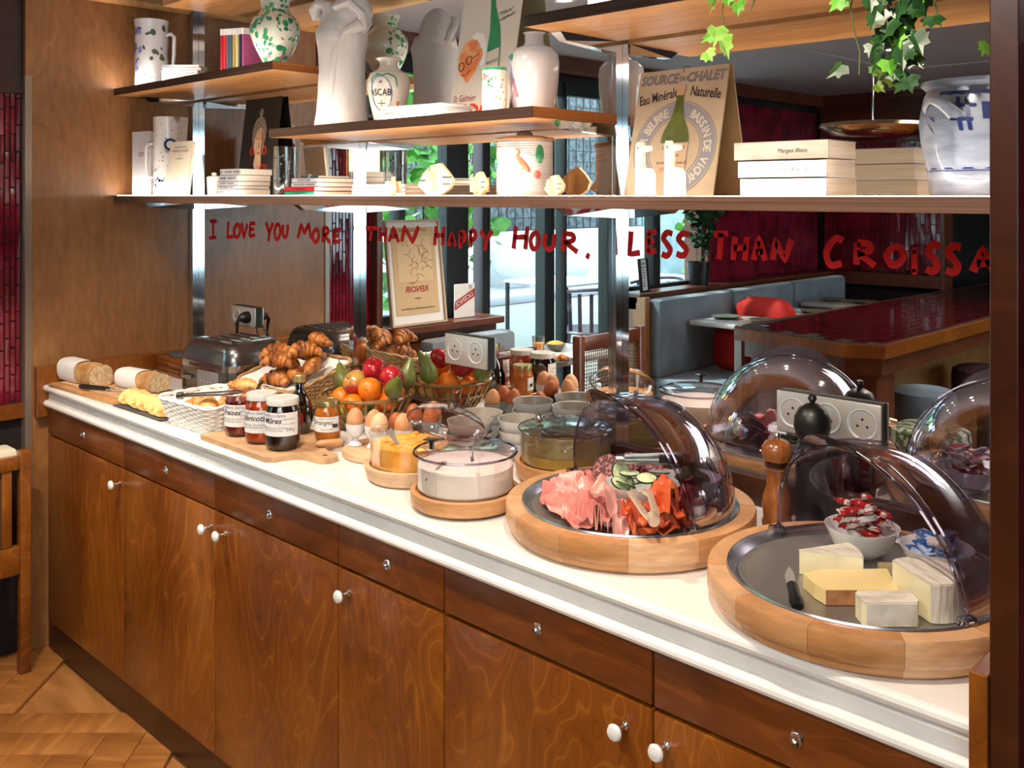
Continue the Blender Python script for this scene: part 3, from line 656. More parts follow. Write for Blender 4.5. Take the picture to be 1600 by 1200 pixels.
# ---- tall tiled communal counter
A, B, Cc, D = (0.742, -1.978), (1.252, -1.879), (1.387, -1.947), (1.42, -5.2); E_ = (0.80, -5.2)
bc = thing('tiled_bar_counter', 'long dining counter topped with glossy dark red tiles', 'counter', (0, 0, 0))
poly = [A, B, Cc, D, E_, (0.70, -2.06)]
part('top_slab', MB().prism(poly, 0.69, 0.738), cabw, bc)
ins = [(0.758, -2.0), (1.247, -1.905), (1.368, -1.965), (1.398, -5.2), (0.82, -5.2), (0.725, -2.075)]
def inside(x, y, P):
    c = False
    for i in range(len(P)):
        (x1, y1), (x2, y2) = P[i], P[i-1]
        if (y1 > y) != (y2 > y) and x < (x2-x1)*(y-y1)/(y2-y1)+x1: c = not c
    return c
part('grout_bed', MB().prism(ins, 0.738, 0.7395), grout, bc); rd = random.Random(2); tm = []
for q in range(4):
    e = [rd.uniform(-0.0007, 0.0007) for _ in range(4)]; a, b = 0.0575, 0.0255
    tm.append(MB().add([(-a, -b, 0), (a, -b, 0), (a, b, 0), (-a, b, 0), (-a+.002, -b+.002, .004+e[0]), (a-.002, -b+.002, .004+e[1]), (a-.002, b-.002, .004+e[2]), (-a+.002, b-.002, .004+e[3])],
                       [(4,5,6,7), (0,1,5,4), (1,2,6,5), (2,3,7,6), (3,0,4,7)]).mesh('tile', maroon2, False))
k = 0; far = MB()
for i in range(14):
    for j in range(62):
        x = 0.70 + j % 2*0 + i*0.0530; y = -1.93 - j*0.1185 + (0.059 if i % 2 else 0)
        if y > -5.15 and all(inside(x+dx, y+dy, ins) for dx in (-0.024, 0.024) for dy in (-0.054, 0.054)):
            if k < 290 : link('tile', tm[(i*7+j*3) % 4], bc, (x, y, 0.7395), (0, 0, PI/2)); k += 1
part('apron', MB().prism([(0.76, -2.03), (1.24, -1.93), (1.355, -1.985), (1.39, -5.1), (0.83, -5.1), (0.735, -2.1)], 0.62, 0.69), redw, bc)
part('body', MB().prism([(0.78, -2.05), (1.235, -1.955), (1.33, -2.0), (1.33, -2.16), (0.80, -2.16)], 0, 0.62).box(0.80, 1.15, -5.1, -2.16, 0, 0.62), wood('bar_body', '#4a1d0c', '#5e2812', '#74371a', (1, 1, 0.3), nscale=3), bc)
part('front_panel', MB().at(0.985, -2.0, 0.3, rz=R(11.8)).box(-0.16, 0.12, -0.006, 0.013, -0.2, 0.25, b=0.002), panel, bc, label='honey-coloured inset panel')
part('side_panel', MB().box(1.152, 1.16, -5.0, -2.2, 0.02, 0.6), panel, bc, label='honey-coloured side panel')
struct('trim_17', MB().box(0.69, 0.725, -2.10, -2.065, 0, 0.74, b=0.002), alu)
# ---- stools
def stool(x, y, r, h, m, label):
    s = thing('pouf_stool', label, 'stool', (x, y, 0), group='round upholstered stools')
    part('seat', MB().lathe([(0, h), (r*0.8, h), (r*0.96, h-0.012), (r, h-0.04), (r*0.98, h-0.15), (r*0.9, h-0.16), (0, h-0.16)], 32), m, s)
    part('leg', MB().lathe([(0, 0), (r*0.6, 0), (r*0.6, 0.02), (0.03, 0.03), (0.03, h-0.16), (0, h-0.16)], 20), blackm, s)
    return s
stool(1.30, -2.52, 0.125, 0.49, velvet, 'grey velvet round stool tucked under the tiled counter')
stool(1.36, -3.05, 0.135, 0.52, mat('plum_fabric', '#2a1216', rough=0.8, col2='#4a2a2c', nscale=60), 'dark plum patterned round stool farther along the tiled counter')
stool(1.485, -2.10, 0.14, 0.44, mat('leaf_print_fabric', '#c9c6b0', rough=0.8, col2='#5c6b43', nscale=34, lo=0.48, hi=0.52), 'cream and green leaf print stool at the counter corner')
# ---- pendant lamp
pn = thing('pendant_lamp', 'wide polished metal dish pendant lamp hanging on a thin rod', 'lamp', (1.36, -1.9, 1.485))
part('dish', MB().lathe([(0, 0.0), (0.10, 0.002), (0.15, 0.012), (0.178, 0.032), (0.19, 0.044), (0.184, 0.056), (0.16, 0.060), (0.0, 0.062)], 48), mat('polished_brass_chrome', '#c8a98a', rough=0.12, metal=1), pn)
part('rod', MB().tube([(0, 0, 0.05), (0, 0, CEIL-1.486)], 0.003, 8), chrome, pn)
# ---- downlight fixtures
for i, (x, y) in enumerate(SPOTS + [(1.15, -2.55), (1.05, -3.1), (0.45, -1.55), (0.95, -1.1), (2.2, -1.75)]):
    f = thing('ceiling_downlight', 'small recessed ceiling downlight', 'lamp', (x, y, CEIL), group='recessed ceiling downlights')
    part('trim_ring', MB().lathe([(0.024, -0.001), (0.034, -0.001), (0.034, -0.004), (0.024, -0.003)], 20), white, f)
    part('lens', MB().lathe([(0.026, -0.0005), (0, -0.0005)], 20), mat('lamp_lens', '#ffe2bd', emit=14), f)
# ---- leaning framed drawing on the near sill, notice beside it, menu holder, wall frame
def frame(name, label, loc, rz, lean, w, h, fm, pm, fw_=0.008, mat_w=0.02, matm=None, cat='picture'):
    f = thing(name, label, cat, loc, rot=(lean, 0, rz)); b = MB()
    for (a, c, d, e) in ((-w/2, w/2, 0, fw_), (-w/2, w/2, h-fw_, h), (-w/2, -w/2+fw_, fw_, h-fw_), (w/2-fw_, w/2, fw_, h-fw_)): b.box(a, c, -0.008, 0.008, d, e)
    part('frame', b, fm, f, smooth=False); part('backing', MB().box(-w/2+fw_, w/2-fw_, 0.002, 0.006, fw_, h-fw_), matm or paper, f, smooth=False)
    part('print', MB().box(-w/2+fw_+mat_w, w/2-fw_-mat_w, 0.0, 0.0018, fw_+mat_w*1.6, h-fw_-mat_w), pm, f, smooth=False); return f
tanp = mat('tan_print', '#d3b48c', rough=0.7)
# these face +x (into the room): local -y must turn to +x, so rz = 90 degrees
f = frame('framed_poster', 'tan exhibition poster in a pale frame leaning on the window sill', (0.045, -0.886, 0.792), R(90), R(-7), 0.27, 0.40, mat('pale_frame', '#c2ac92', rough=0.4), tanp)
Mx = Matrix.Translation((0, -0.0005, 0)) @ Matrix.Rotation(PI/2, 4, 'X')
T = lambda s_, x, z, sz, m_=inkr, **k_: text(s_, sz, m_, f, Matrix.Translation((x, -0.0006, z)) @ Matrix.Rotation(PI/2, 4, 'X'), **k_)
T('RENOIR', 0, 0.125, 0.032, bold=0.0006); T('HOTEL GRIS CLASS', 0, 0.355, 0.016); T('du CENTRE de la DRAWING et du DESSIN, Paris', 0, 0.06, 0.008, ink); T('30 janvier', 0, 0.098, 0.008, ink)
part('sketch_field', MB().box(-0.085, 0.085, -0.0009, 0, 0.165, 0.335), mat('sketch_paper', '#dfc29a', rough=0.7), f)
b = MB(); rd = random.Random(12)
for i in range(26):
    x, z = rd.uniform(-0.05, 0.055), rd.uniform(0.18, 0.31); a = rd.uniform(0, 6.3); L = rd.uniform(0.012, 0.05)
    b.tube([(x+L*t*math.cos(a+t*1.2), -0.0014, z+L*t*math.sin(a+t*1.2)) for t in (0, .33, .66, 1)], 0.0009, 4)
o = part('sketch_lines', b, inkr, f); o['kind'] = 'stuff'
sn = thing('wall_sconce', 'small white box wall light glowing on the dark red tiles at the left frame edge', 'lamp', (WX-0.02, -0.66, 1.31))
part('shade', MB().box(0.002, 0.05, -0.055, 0.055, 0, 0.002).box(0.002, 0.05, -0.055, 0.055, 0.148, 0.15).box(0.002, 0.05, -0.057, -0.055, 0, 0.15).box(0.002, 0.05, 0.055, 0.057, 0, 0.15), white, sn, smooth=False)
part('glowing_panel', MB().box(0.004, 0.044, -0.054, 0.054, 0.003, 0.147), mat('warm_lamp_panel', '#ffc27a', emit=3.0), sn, smooth=False)
f = thing('notice_sign', 'small white licence notice with a red diagonal band, on the window', 'sign', (0.0, -1.16, 0.792), rz=R(90))
part('card', MB().box(-0.055, 0.055, 0, 0.003, 0, 0.135), paper, f)
part('red_band', MB().add([(-0.055, -0.001, 0.115), (-0.055, -0.001, 0.08), (0.055, -0.001, 0.03), (0.055, -0.001, 0.065)], [(0, 1, 2, 3)]), inkr, f, smooth=False)
text('LICENCE', 0.026, paper, f, Matrix.Translation((0, -0.0018, 0.064)) @ Matrix.Rotation(PI/2, 4, 'X') @ Matrix.Rotation(R(-24.5), 4, 'Z'))
text('IT', 0.02, ink, f, Matrix.Translation((-0.03, -0.0012, 0.112)) @ Matrix.Rotation(PI/2, 4, 'X'), name='lettering')
f = frame('menu_holder', 'black-edged menu card standing on the far ledge by the window', (0.04, -2.32, 0.816), R(75), R(-5), 0.095, 0.16, blackm, paper, fw_=0.004, mat_w=0.006)
for i in range(9): text(['MENU', 'petit dejeuner', 'buffet', 'boissons', 'cafe creme', 'jus frais', 'the', 'oeufs', 'tartines'][i], 0.011 if i else 0.015, ink, f, Matrix.Translation((0, -0.0006, 0.128-i*0.013)) @ Matrix.Rotation(PI/2, 4, 'X'))
# ---- plants
def leafmesh(L=0.05, w=0.4, fold=0.2, m=None, lobes=False):
    b = MB(); n = 8 if not lobes else 10; vs = [(0, 0, 0)]
    if lobes: out = [(0, .0), (.32, -.12), (.62, .12), (.40, .38), (.42, .62), (.16, .60), (0, 1), (-.16, .60), (-.42, .62), (-.40, .38), (-.62, .12), (-.32, -.12)]
    else: out = [(0, 0), (w*.7, .2), (w, .5), (w*.6, .8), (0, 1), (-w*.6, .8), (-w, .5), (-w*.7, .2)]
    pts = [(x*L, y*L, abs(x)*L*fold - y*y*L*0.15) for x, y in out]; c = (0, 0.42*L, -0.02*L); n = len(pts)
    b.add([c]+pts, [(0, i+1, (i+1) % n+1) for i in range(n)]); return b.mesh('leaf', m, False)
def leafcloud(name, label, c, r, n, mesh_L, m, w=0.5, cat='plant', seed=1, lobes=False):
    """one bush: stems plus a joined crown of leaves"""
    p = thing(name, label, cat, (c[0], c[1], c[2]-r[2])); rd = random.Random(seed); me = leafmesh(mesh_L, w, 0.2, m, lobes); b = MB(); LV = [v.co.copy() for v in me.vertices]; LF = [tuple(f.vertices) for f in me.polygons]
    for i in range(n):
        while True:
            q = [rd.uniform(-1, 1) for _ in range(3)]
            if 0.2 < sum(t*t for t in q) < 1: break
        b.at(q[0]*r[0], q[1]*r[1], r[2]+q[2]*r[2], rd.uniform(0, 6.3), rd.uniform(-1, 1), rd.uniform(-1, 1)); b.add([tuple(v) for v in LV], LF)
    part('foliage', b, m, p, smooth=False, stuff=True); b = MB()
    for i in range(5): b.tube([(rd.uniform(-.1, .1)*r[0], rd.uniform(-.1, .1)*r[1], 0), (rd.uniform(-.6, .6)*r[0], rd.uniform(-.6, .6)*r[1], r[2]*1.4)], 0.006, 5)
    part('stems', b, mat('bark', '#4a3a28', rough=0.9), p, stuff=True)
    bpy.data.meshes.remove(me); return p
def pot(name, label, x, y, z, r, h, m):
    solo(name, MB().lathe([(0, 0), (r*0.8, 0), (r, h), (r*0.93, h), (r*0.9, h*0.85), (0, h*0.85)], 24), m, label, 'pot', (x, y, z))
pot('plant_pot', 'glossy black plant pot on the far ledge by the window', 0.03, -2.80, 0.816, 0.06, 0.12, black)
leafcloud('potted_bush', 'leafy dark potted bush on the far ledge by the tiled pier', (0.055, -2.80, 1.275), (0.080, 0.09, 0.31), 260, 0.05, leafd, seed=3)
for c_ in bpy.data.objects['potted_bush'].children:
    if c_.name.startswith('stems'): c_.location.z = -0.045
pot('floor_planter', 'dark planter in the dim lobby holding the palm', 1.4, -6.3, 0, 0.12, 0.45, blackm)
pm = thing('lobby_palm', 'dark palm with long narrow fronds in the dim lobby', 'plant', (1.4, -6.3, 0.39)); rd = random.Random(8)
for i in range(16):
    a = rd.uniform(0, 6.3); up = rd.uniform(0.7, 1.25); ln = rd.uniform(0.4, 0.72); b = MB()
    P = [(math.cos(a)*ln*t, math.sin(a)*ln*t, up*t*(1.6-t)) for t in [k/8 for k in range(9)]]
    b.tube(P, 0.006, 5)
    for k in range(2, 9):
        x, y, z = P[k]
        for s in (-1, 1): b.add([(x, y, z), (x+math.cos(a+s*1.0)*0.2, y+math.sin(a+s*1.0)*0.2, z-0.06), (x+math.cos(a)*0.03, y+math.sin(a)*0.03, z+0.01)], [(0, 1, 2)])
    part('frond', b, leafd, pm, smooth=False)
# ---- near round breakfast table with food, and its cane chair
bt = thing('breakfast_table', 'white breakfast table laid with food beside the glazed door', 'table', (0.30, -1.31, 0))
part('tabletop', MB().box(-0.115, 0.20, -0.22, 0.20, 0.648, 0.672, b=0.009), tabletop, bt)
part('pedestal', MB().lathe([(0, 0.02), (0.018, 0.02), (0.018, 0.64), (0.04, 0.648)], 16), blackm, bt, loc=(0, -0.13, 0)); part('foot', MB().lathe([(0.11, 0), (0.11, 0.012), (0.03, 0.025), (0, 0.025)], 24), blackm, bt, loc=(0, -0.14, 0))
TZ = 0.6725
g2 = mat('grey_stoneware', '#6e675f', rough=0.4, coat=0.3, col2='#57524c', nscale=40)
def bowlm(r, h, th=0.0025, m=MB): return MB().lathe([(0, 0), (r*0.5, 0), (r*0.8, h*0.4), (r, h), (r-th, h), (r*0.8-th, h*0.45), (r*0.45, th), (0, th)], 28)
p1 = (0.384, -1.029, 0.672); p2 = (0.408, -1.052, 0.672); p3 = (0.302, -1.271, 0.672); p4 = (0.329, -1.341, 0.672); p5 = (0.510, -1.152, 0.672); p6 = (0.468, -1.073, 0.672)
solo('side_plate', plate(MB(), 0.048), g2, 'small plate of sliced fruit on the breakfast table', 'plate', p1)
b = MB()
for i in range(7): b.ball((rd.uniform(-.022, .022), rd.uniform(-.022, .022), 0.014+0.004*(i % 3)), (0.012, 0.010, 0.007), 8, 6)
solo('sliced_fruit', b, mat('fruit_red', '#c2402f', rough=0.4, col2='#e8b0a0', nscale=40), 'red and pink sliced fruit heaped on the small plate', 'fruit', (p1[0], p1[1], p1[2]+0.003), kind='stuff')
solo('coffee_cup', MB().lathe([(0, 0), (0.016, 0), (0.023, 0.05), (0.021, 0.05), (0.015, 0.004), (0, 0.004)], 20), g2, 'brown-grey handleless cup between the fruit plate and the juice', 'cup', (p2[0]+0.020, p2[1]-0.045, p2[2]+0.0003))
jg = thing('juice_glass', 'half-full glass of orange juice on the breakfast table', 'glass', (p3[0], p3[1], p3[2]))
part('tumbler', MB().lathe([(0, 0), (0.022, 0), (0.026, 0.062), (0.025, 0.062), (0.021, 0.003), (0, 0.003)], 24), jarglass, jg); part('juice', MB().lathe([(0, 0.004), (0.0205, 0.004), (0.0225, 0.036), (0, 0.036)], 20), mat('orange_juice', '#f09a1c', rough=0.3), jg)
solo('cereal_bowl', bowlm(0.040, 0.03), g2, 'pale bowl heaped with cereal on the breakfast table', 'bowl', p4)
solo('cereal', MB().ball((0, 0, 0.026), (0.034, 0.034, 0.014), 14, 8), mat('cornflakes', '#d99a3a', rough=0.7, bump=0.8, nscale=120), 'golden cereal heaped in the pale bowl', 'cereal', p4, kind='stuff')
solo('pastry_plate', plate(MB(), 0.062), g2, 'grey plate holding round pastries on the breakfast table', 'plate', p5)
pastry = mat('pastry_brown', '#b5672a', rough=0.55, col2='#dca05a', nscale=30, bump=0.3, sss=0.05)
for i, (dx, dy) in enumerate([(-0.033, 0.002), (0.002, 0.024), (0.035, -0.006), (0.0, -0.020)]):
    solo('round_pastry', MB().ball((0, 0, 0.014), (0.0165, 0.015, 0.012), 12, 8), pastry, ['round pastry on the grey plate, nearest the cup', 'round pastry in the middle of the grey plate', 'round pastry at the aisle side of the grey plate', 'round pastry at the near rim of the grey plate'][i], 'pastry', (p5[0]+dx, p5[1]+dy, p5[2]+0.004), rz=i, group='pastries on the grey plate')
solo('sauce_dish', bowlm(0.024, 0.018), g2, 'little stoneware dish in front of the orange juice', 'bowl', p6)
def cane_chair(name, label, loc, rz):
    c = thing(name, label, 'chair', loc, rz)
    part('seat', MB().box(-0.19, 0.19, -0.055, 0.163, 0.385, 0.405, b=0.006), redw, c)
    for sx in (-1, 1):
        part('leg', MB().box(sx*0.175-0.016, sx*0.175+0.016, -0.045, -0.015, 0, 0.385, b=0.004), redw, c)
        part('leg', MB().box(sx*0.18-0.016, sx*0.18+0.016, 0.165, 0.197, 0, 0.80, b=0.004), redw, c)
    part('top_rail', MB().box(-0.165, 0.165, 0.17, 0.192, 0.745, 0.795, b=0.005), redw, c); part('lower_rail', MB().box(-0.165, 0.165, 0.17, 0.192, 0.50, 0.535, b=0.005), redw, c)
    b = MB()
    for i in range(26): b.box(-0.16+i*0.0125, -0.1575+i*0.0125, 0.179, 0.181, 0.535, 0.745)
    for i in range(17): b.box(-0.165, 0.165, 0.1815, 0.183, 0.54+i*0.0123, 0.5425+i*0.0123)
    for i in range(-14, 27):
        x0, z0 = -0.165+i*0.0125, 0.535
        a0 = max(x0, -0.165); a1 = min(x0+0.21, 0.165)
        if a1 > a0: b.add([(a0, 0.1835, z0+a0-x0), (a0+0.002, 0.1835, z0+a0-x0), (a1+0.002, 0.1835, z0+a1-x0), (a1, 0.1835, z0+a1-x0)], [(0, 1, 2, 3)])
    part('cane_panel', b, mat('cane', '#7a6040', rough=0.6), c, smooth=False, stuff=True)
    return c
cane_chair('cane_chair', 'dark wooden cane-back chair pulled up to the breakfast table', (0.52, -1.21, 0), R(-92))
# cane-sided seat whose edge shows at the far left of the picture
sb = thing('cane_armchair', 'wooden cane-panelled armchair cut off by the left frame edge', 'chair', (0, 0, 0))
q0 = (0.100, -0.540, 0.618); q1 = (0.100, -0.704, 0.706)
yA, yB = q0[1]-0.02, max(q1[1], -0.615)
part('leg', MB().box(0.085, 0.115, yA-0.006, yA+0.022, 0, 0.60, b=0.004), cabw, sb)
part('top_rail', MB().box(0.085, 0.115, yB-0.2, yA-0.006, 0.55, 0.585, b=0.004), cabw, sb)
part('seat_rail', MB().box(0.085, 0.115, yB-0.2, yA-0.006, 0.27, 0.345, b=0.004), cabw, sb)
part('inner_stile', MB().box(0.09, 0.11, yA-0.05, yA-0.025, 0.345, 0.55, b=0.003), cabw, sb)
b = MB()
for i in range(13): b.box(0.099, 0.101, yA-0.052-i*0.011, yA-0.049-i*0.011, 0.345, 0.55)
for i in range(19): b.box(0.1015, 0.103, yA-0.19, yA-0.05, 0.348+i*0.011, 0.351+i*0.011)
part('cane_panel', b, mat('cane_dark', '#5a4026', rough=0.6), sb, smooth=False, stuff=True)
part('seat_cushion', MB().box(-0.0, 0.085, yB-0.2, yA, 0.56, 0.60, b=0.012), cream, sb)
for i in range(2): part('rear_leg', MB().box(0.085, 0.115, yB-0.2, yB-0.17, 0, 0.27, b=0.004), cabw, sb) if i == 0 else None

# ================================================================ TERRACE OUTSIDE THE GLAZED DOOR
struct('terrace_floor', MB().box(-9, -0.10, -12, 2, -0.06, -0.01), mat('terrace_stone', '#b5b2ae', rough=0.8, col2='#9a9794', nscale=5))
struct('terrace_wall', MB().box(-5.3, -5.1, -12, 2, 0, 0.9).box(-5.3, -5.1, -12, 2, 0.9, 3.2), mat('terrace_render', '#8f9aa0', rough=0.9, col2='#6f7c80', nscale=3))
tb = thing('terrace_bench', 'long sunlit white outdoor bench against the mesh screen', 'bench', (-2.95, -4.2, 0))
part('base', MB().box(-0.3, 0.35, -2.6, 2.4, 0, 0.40, b=0.02), mat('white_render', '#d9d6d2', rough=0.8), tb)
part('seat_pad', MB().box(-0.28, 0.36, -2.6, 2.4, 0.40, 0.47, b=0.02), mat('lilac_pad', '#b5b0bd', rough=0.8), tb)
part('back_wall', MB().box(-0.42, -0.3, -2.6, 2.4, 0, 0.95, b=0.01), mat('white_render', '#d9d6d2'), tb)
for i, y in enumerate((-2.6, -3.15, -3.9, -4.6, -5.3)):
    m = MB().ball((0, 0, 0), (0.07, 0.21, 0.2), 20, 14, lambda x, y, z: (x*(1-0.4*max(abs(y), abs(z))**4), math.copysign(abs(y)**0.55, y), math.copysign(abs(z)**0.55, z)))
    solo('outdoor_cushion', m, mat('outdoor_cushion', '#cfccd2', rough=0.9), 'pale square scatter cushion leaning on the terrace bench back', 'cushion', (-3.03, y, 0.70), rot=(R(20 if i % 2 else 0), R(-14), R(5*i)), group='scatter cushions on the terrace bench')
sc = thing('mesh_screen', 'black wire mesh screen behind the terrace bench', 'screen', (-3.45, -4.0, 0))
b = MB()
for i in range(60): b.box(-0.004, 0.004, -3.0+i*0.11, -2.992+i*0.11, 0.9, 2.4)
for i in range(14): b.box(-0.005, 0.003, -3.0, 3.6, 0.95+i*0.11, 0.958+i*0.11)
part('mesh_wires', b, blackm, sc, smooth=False, stuff=True)
part('shade_cloth', MB().box(-0.06, -0.055, -3.0, 2.0, 0.9, 2.4), mat('shade_cloth', '#4a4c52', rough=0.9, col2='#85868c', nscale=26), sc)
def ttable(x, y, label):
    t = thing('terrace_table', label, 'table', (x, y, 0), group='slim terrace tables')
    part('tabletop', MB().box(-0.3, 0.3, -0.3, 0.3, 0.655, 0.672, b=0.004), mat('terrace_top', '#c7c7c9', rough=0.4), t)
    for sx in (-1, 1):
        for sy in (-1, 1): part('leg', MB().box(sx*0.28-0.011, sx*0.28+0.011, sy*0.28-0.011, sy*0.28+0.011, 0, 0.655), steelf, t)
ttable(-1.75, -3.75, 'slim white-topped metal table on the sunny terrace')
def tchair(x, y, rz, label):
    c = thing('terrace_chair', label, 'chair', (x, y, 0), rz, group='slatted metal terrace chairs'); m = mat('plum_metal', '#3b2a3a', rough=0.4)
    part('seat', MB().lathe([(0, 0.40), (0.2, 0.40), (0.21, 0.41), (0.2, 0.42), (0, 0.42)], 24), m, c)
    for a in (45, 135, 225, 315): part('leg', MB().tube([(0.15*math.cos(R(a)), 0.15*math.sin(R(a)), 0.4), (0.21*math.cos(R(a)), 0.21*math.sin(R(a)), 0)], 0.011, 8), m, c)
    part('back_hoop', MB().tube([(0.2*math.cos(R(a)), 0.2*math.sin(R(a)), 0.66+0.03*math.sin(R(a))) for a in range(-20, 201, 20)], 0.011, 8), m, c)
    for a in range(0, 181, 22): part('slat', MB().tube([(0.19*math.cos(R(a)), 0.19*math.sin(R(a)), 0.42), (0.2*math.cos(R(a)), 0.2*math.sin(R(a)), 0.66)], 0.007, 6, flat=2), m, c)
tchair(-1.15, -3.35, R(-60), 'slatted plum metal chair at the terrace table, nearer the door')
tchair(-1.2, -4.1, R(200), 'slatted plum metal chair on the far side of the terrace table')
for i, (x, y, z, r) in enumerate([(-0.75, -1.55, 1.25, (0.22, 0.55, 0.62)), (-1.3, -2.2, 1.9, (0.35, 0.7, 0.55)), (-1.0, -4.6, 1.0, (0.25, 0.3, 0.5)), (-2.1, -3.4, 2.5, (0.6, 0.9, 0.5)), (-1.1, -5.6, 1.35, (0.35, 0.7, 0.75)), (-4.2, -6.4, 2.0, (0.4, 2.3, 0.9)), (-4.2, -1.9, 2.0, (0.4, 2.1, 0.9))]):
    leafcloud('terrace_shrub', ['leafy green shrub just outside the near window', 'green foliage arching above the glazed door', 'shrub behind the terrace table by the far door post', 'overhanging green branches above the terrace bench', 'green shrub outside the far window', 'tall greenery behind the mesh screen, far end', 'tall greenery behind the mesh screen, near end'][i], (x, y, z), r, [420, 420, 200, 480, 420, 800, 700][i], 0.09, leafm if i % 3 else mat('bright_foliage', '#3f8a34', rough=0.5, col2='#86c25a', nscale=7), seed=20+i)

# ================================================================ THINGS ON THE COUNTER
CT = 0.7505
# ---- grooved bread board, two loaves, bread knife
bb = thing('bread_board', 'grooved light wooden bread board at the left end of the counter', 'cutting board', (0.42, -0.448, CT), R(3.5))
part('tray', MB().box(-0.37, 0, 0, 0.180, 0, 0.009, b=0.002), beech, bb)
for i in range(15): part('slat', MB().box(-0.345+i*0.0215, -0.345+i*0.0215+0.015, 0.022, 0.160, 0.0094, 0.0132, b=0.001), beech2, bb)
crust = mat('bread_crust', '#a8713c', rough=0.8, col2='#dbb27a', nscale=26, bump=0.5, bscale=70)
crumb = mat('bread_crumb', '#b59468', rough=0.95, col2='#d9c09a', nscale=120, bump=0.6, bscale=90)
def loaf(name, label, loc, rz, L, w, h, s0, s1, both=False):
    l = thing(name, label, 'bread', loc, rz)
    def sec(t, k=1): return [(w*k*math.copysign(abs(math.cos(a))**0.8, math.cos(a)), max(0, h*k*(0.42+0.58*math.copysign(abs(math.sin(a))**0.85, math.sin(a))))) for a in [2*PI*i/28 for i in range(28)]]
    m = MB(); vs = []; fs = []; n = 9
    for j in range(n+1):
        t = j/n; k = 1 if t > 0.25 or both else (0.55+0.45*math.sin(t/0.25*PI/2)); k *= 1+0.02*math.sin(t*19)
        vs += [(t*L, y, z) for y, z in sec(t, k)]
    for j in range(n):
        for i in range(28): fs.append((j*28+i, j*28+(i+1) % 28, (j+1)*28+(i+1) % 28, (j+1)*28+i))
    fs.append(tuple(reversed(range(28)))); m.add(vs, fs); part('crust', m, crust, l)
    m = MB(); k = 1+0.02*math.sin(19); S_ = sec(1, k*0.985); m.add([(L+0.0005, y, z) for y, z in S_], [tuple(range(28))]); part('cut_face', m, crumb, l, smooth=False)
    m = MB(); vs = []; fs = []; P = sec(0, 1.035)
    for t in (s0, (s0+s1)/2, s1): vs += [(t*L + (0.006*math.sin(i*0.45) if t != (s0+s1)/2 else 0), y, z*1.0) for i, (y, z) in enumerate(P)]
    for j in range(2):
        for i in range(28): fs.append((j*28+i, j*28+(i+1) % 28, (j+1)*28+(i+1) % 28, (j+1)*28+i))
    m.add(vs, fs); part('paper_wrap', m, paper, l, label='white paper wrapped round the loaf'); return l
loaf('bread_loaf', 'cut loaf of rustic bread half wrapped in white paper, far left', (0.035, -0.408, CT+0.0138), R(4), 0.185, 0.034, 0.058, 0.0, 0.55)
loaf('bread_loaf', 'second loaf of brown bread with white paper band, beside the toaster', (0.232, -0.345, CT+0.0138), R(9), 0.175, 0.032, 0.048, 0.12, 0.66)
kn = thing('bread_knife', 'bread knife with black riveted handle lying between the loaves', 'knife', (0.218, -0.450, CT+0.0145), R(26))
part('handle', MB().tube([(0, 0, 0.006), (0.01, 0, 0.007), (0.05, 0, 0.0065), (0.088, 0, 0.006)], [0.006, 0.0075, 0.0065, 0.0055], 10, flat=0.85), black, kn)
part('bolster', MB().tube([(0.088, 0, 0.006), (0.098, 0, 0.006)], [0.006, 0.005], 10), chrome, kn)
part('end_cap', MB().tube([(0.0, 0, 0.006), (0.006, 0, 0.0068)], [0.0065, 0.008], 10), chrome, kn)
part('blade', MB().prism([(0.098, -0.003), (0.098, 0.006), (0.25, 0.004), (0.265, -0.002)], 0.0055, 0.0066), chrome, kn)
# ---- slate with crumpets
sl = solo('slate_board', MB().box(-0.135, 0.115, -0.035, 0.06, 0, 0.004, b=0.001), mat('slate', '#3c3a3b', rough=0.6, col2='#55514e', nscale=30, bump=0.3), 'thin dark slate slab under the row of small pancakes', 'slate', (0.562, -0.415, CT), rz=R(1))
pan = mat('pancake', '#e6c27c', rough=0.75, col2='#b06a22', nscale=36, lo=0.47, hi=0.7, bump=0.5, bscale=90)
for i in range(7):
    x = 0.447 + i*0.033
    m = MB().lathe([(0, 0), (0.025, 0), (0.0285, 0.002), (0.0285, 0.004), (0.025, 0.006), (0, 0.006)], 20, wob=lambda a, z: 1+0.04*math.sin(3*a+i))
    solo('pancake', m, pan, ['leftmost small golden pancake on the slate, touching the bread board', 'second small pancake from the left on the slate', 'third small pancake from the left on the slate', 'middle small pancake of the row on the slate', 'third small pancake from the right on the slate', 'second small pancake from the right on the slate', 'rightmost small pancake lying against the white wicker basket'][i],
         'pancake', (x, -0.415+0.004*math.sin(i*2), CT+0.0200), group='small pancakes on the slate', rot=(R(22), R(28), 0.0))
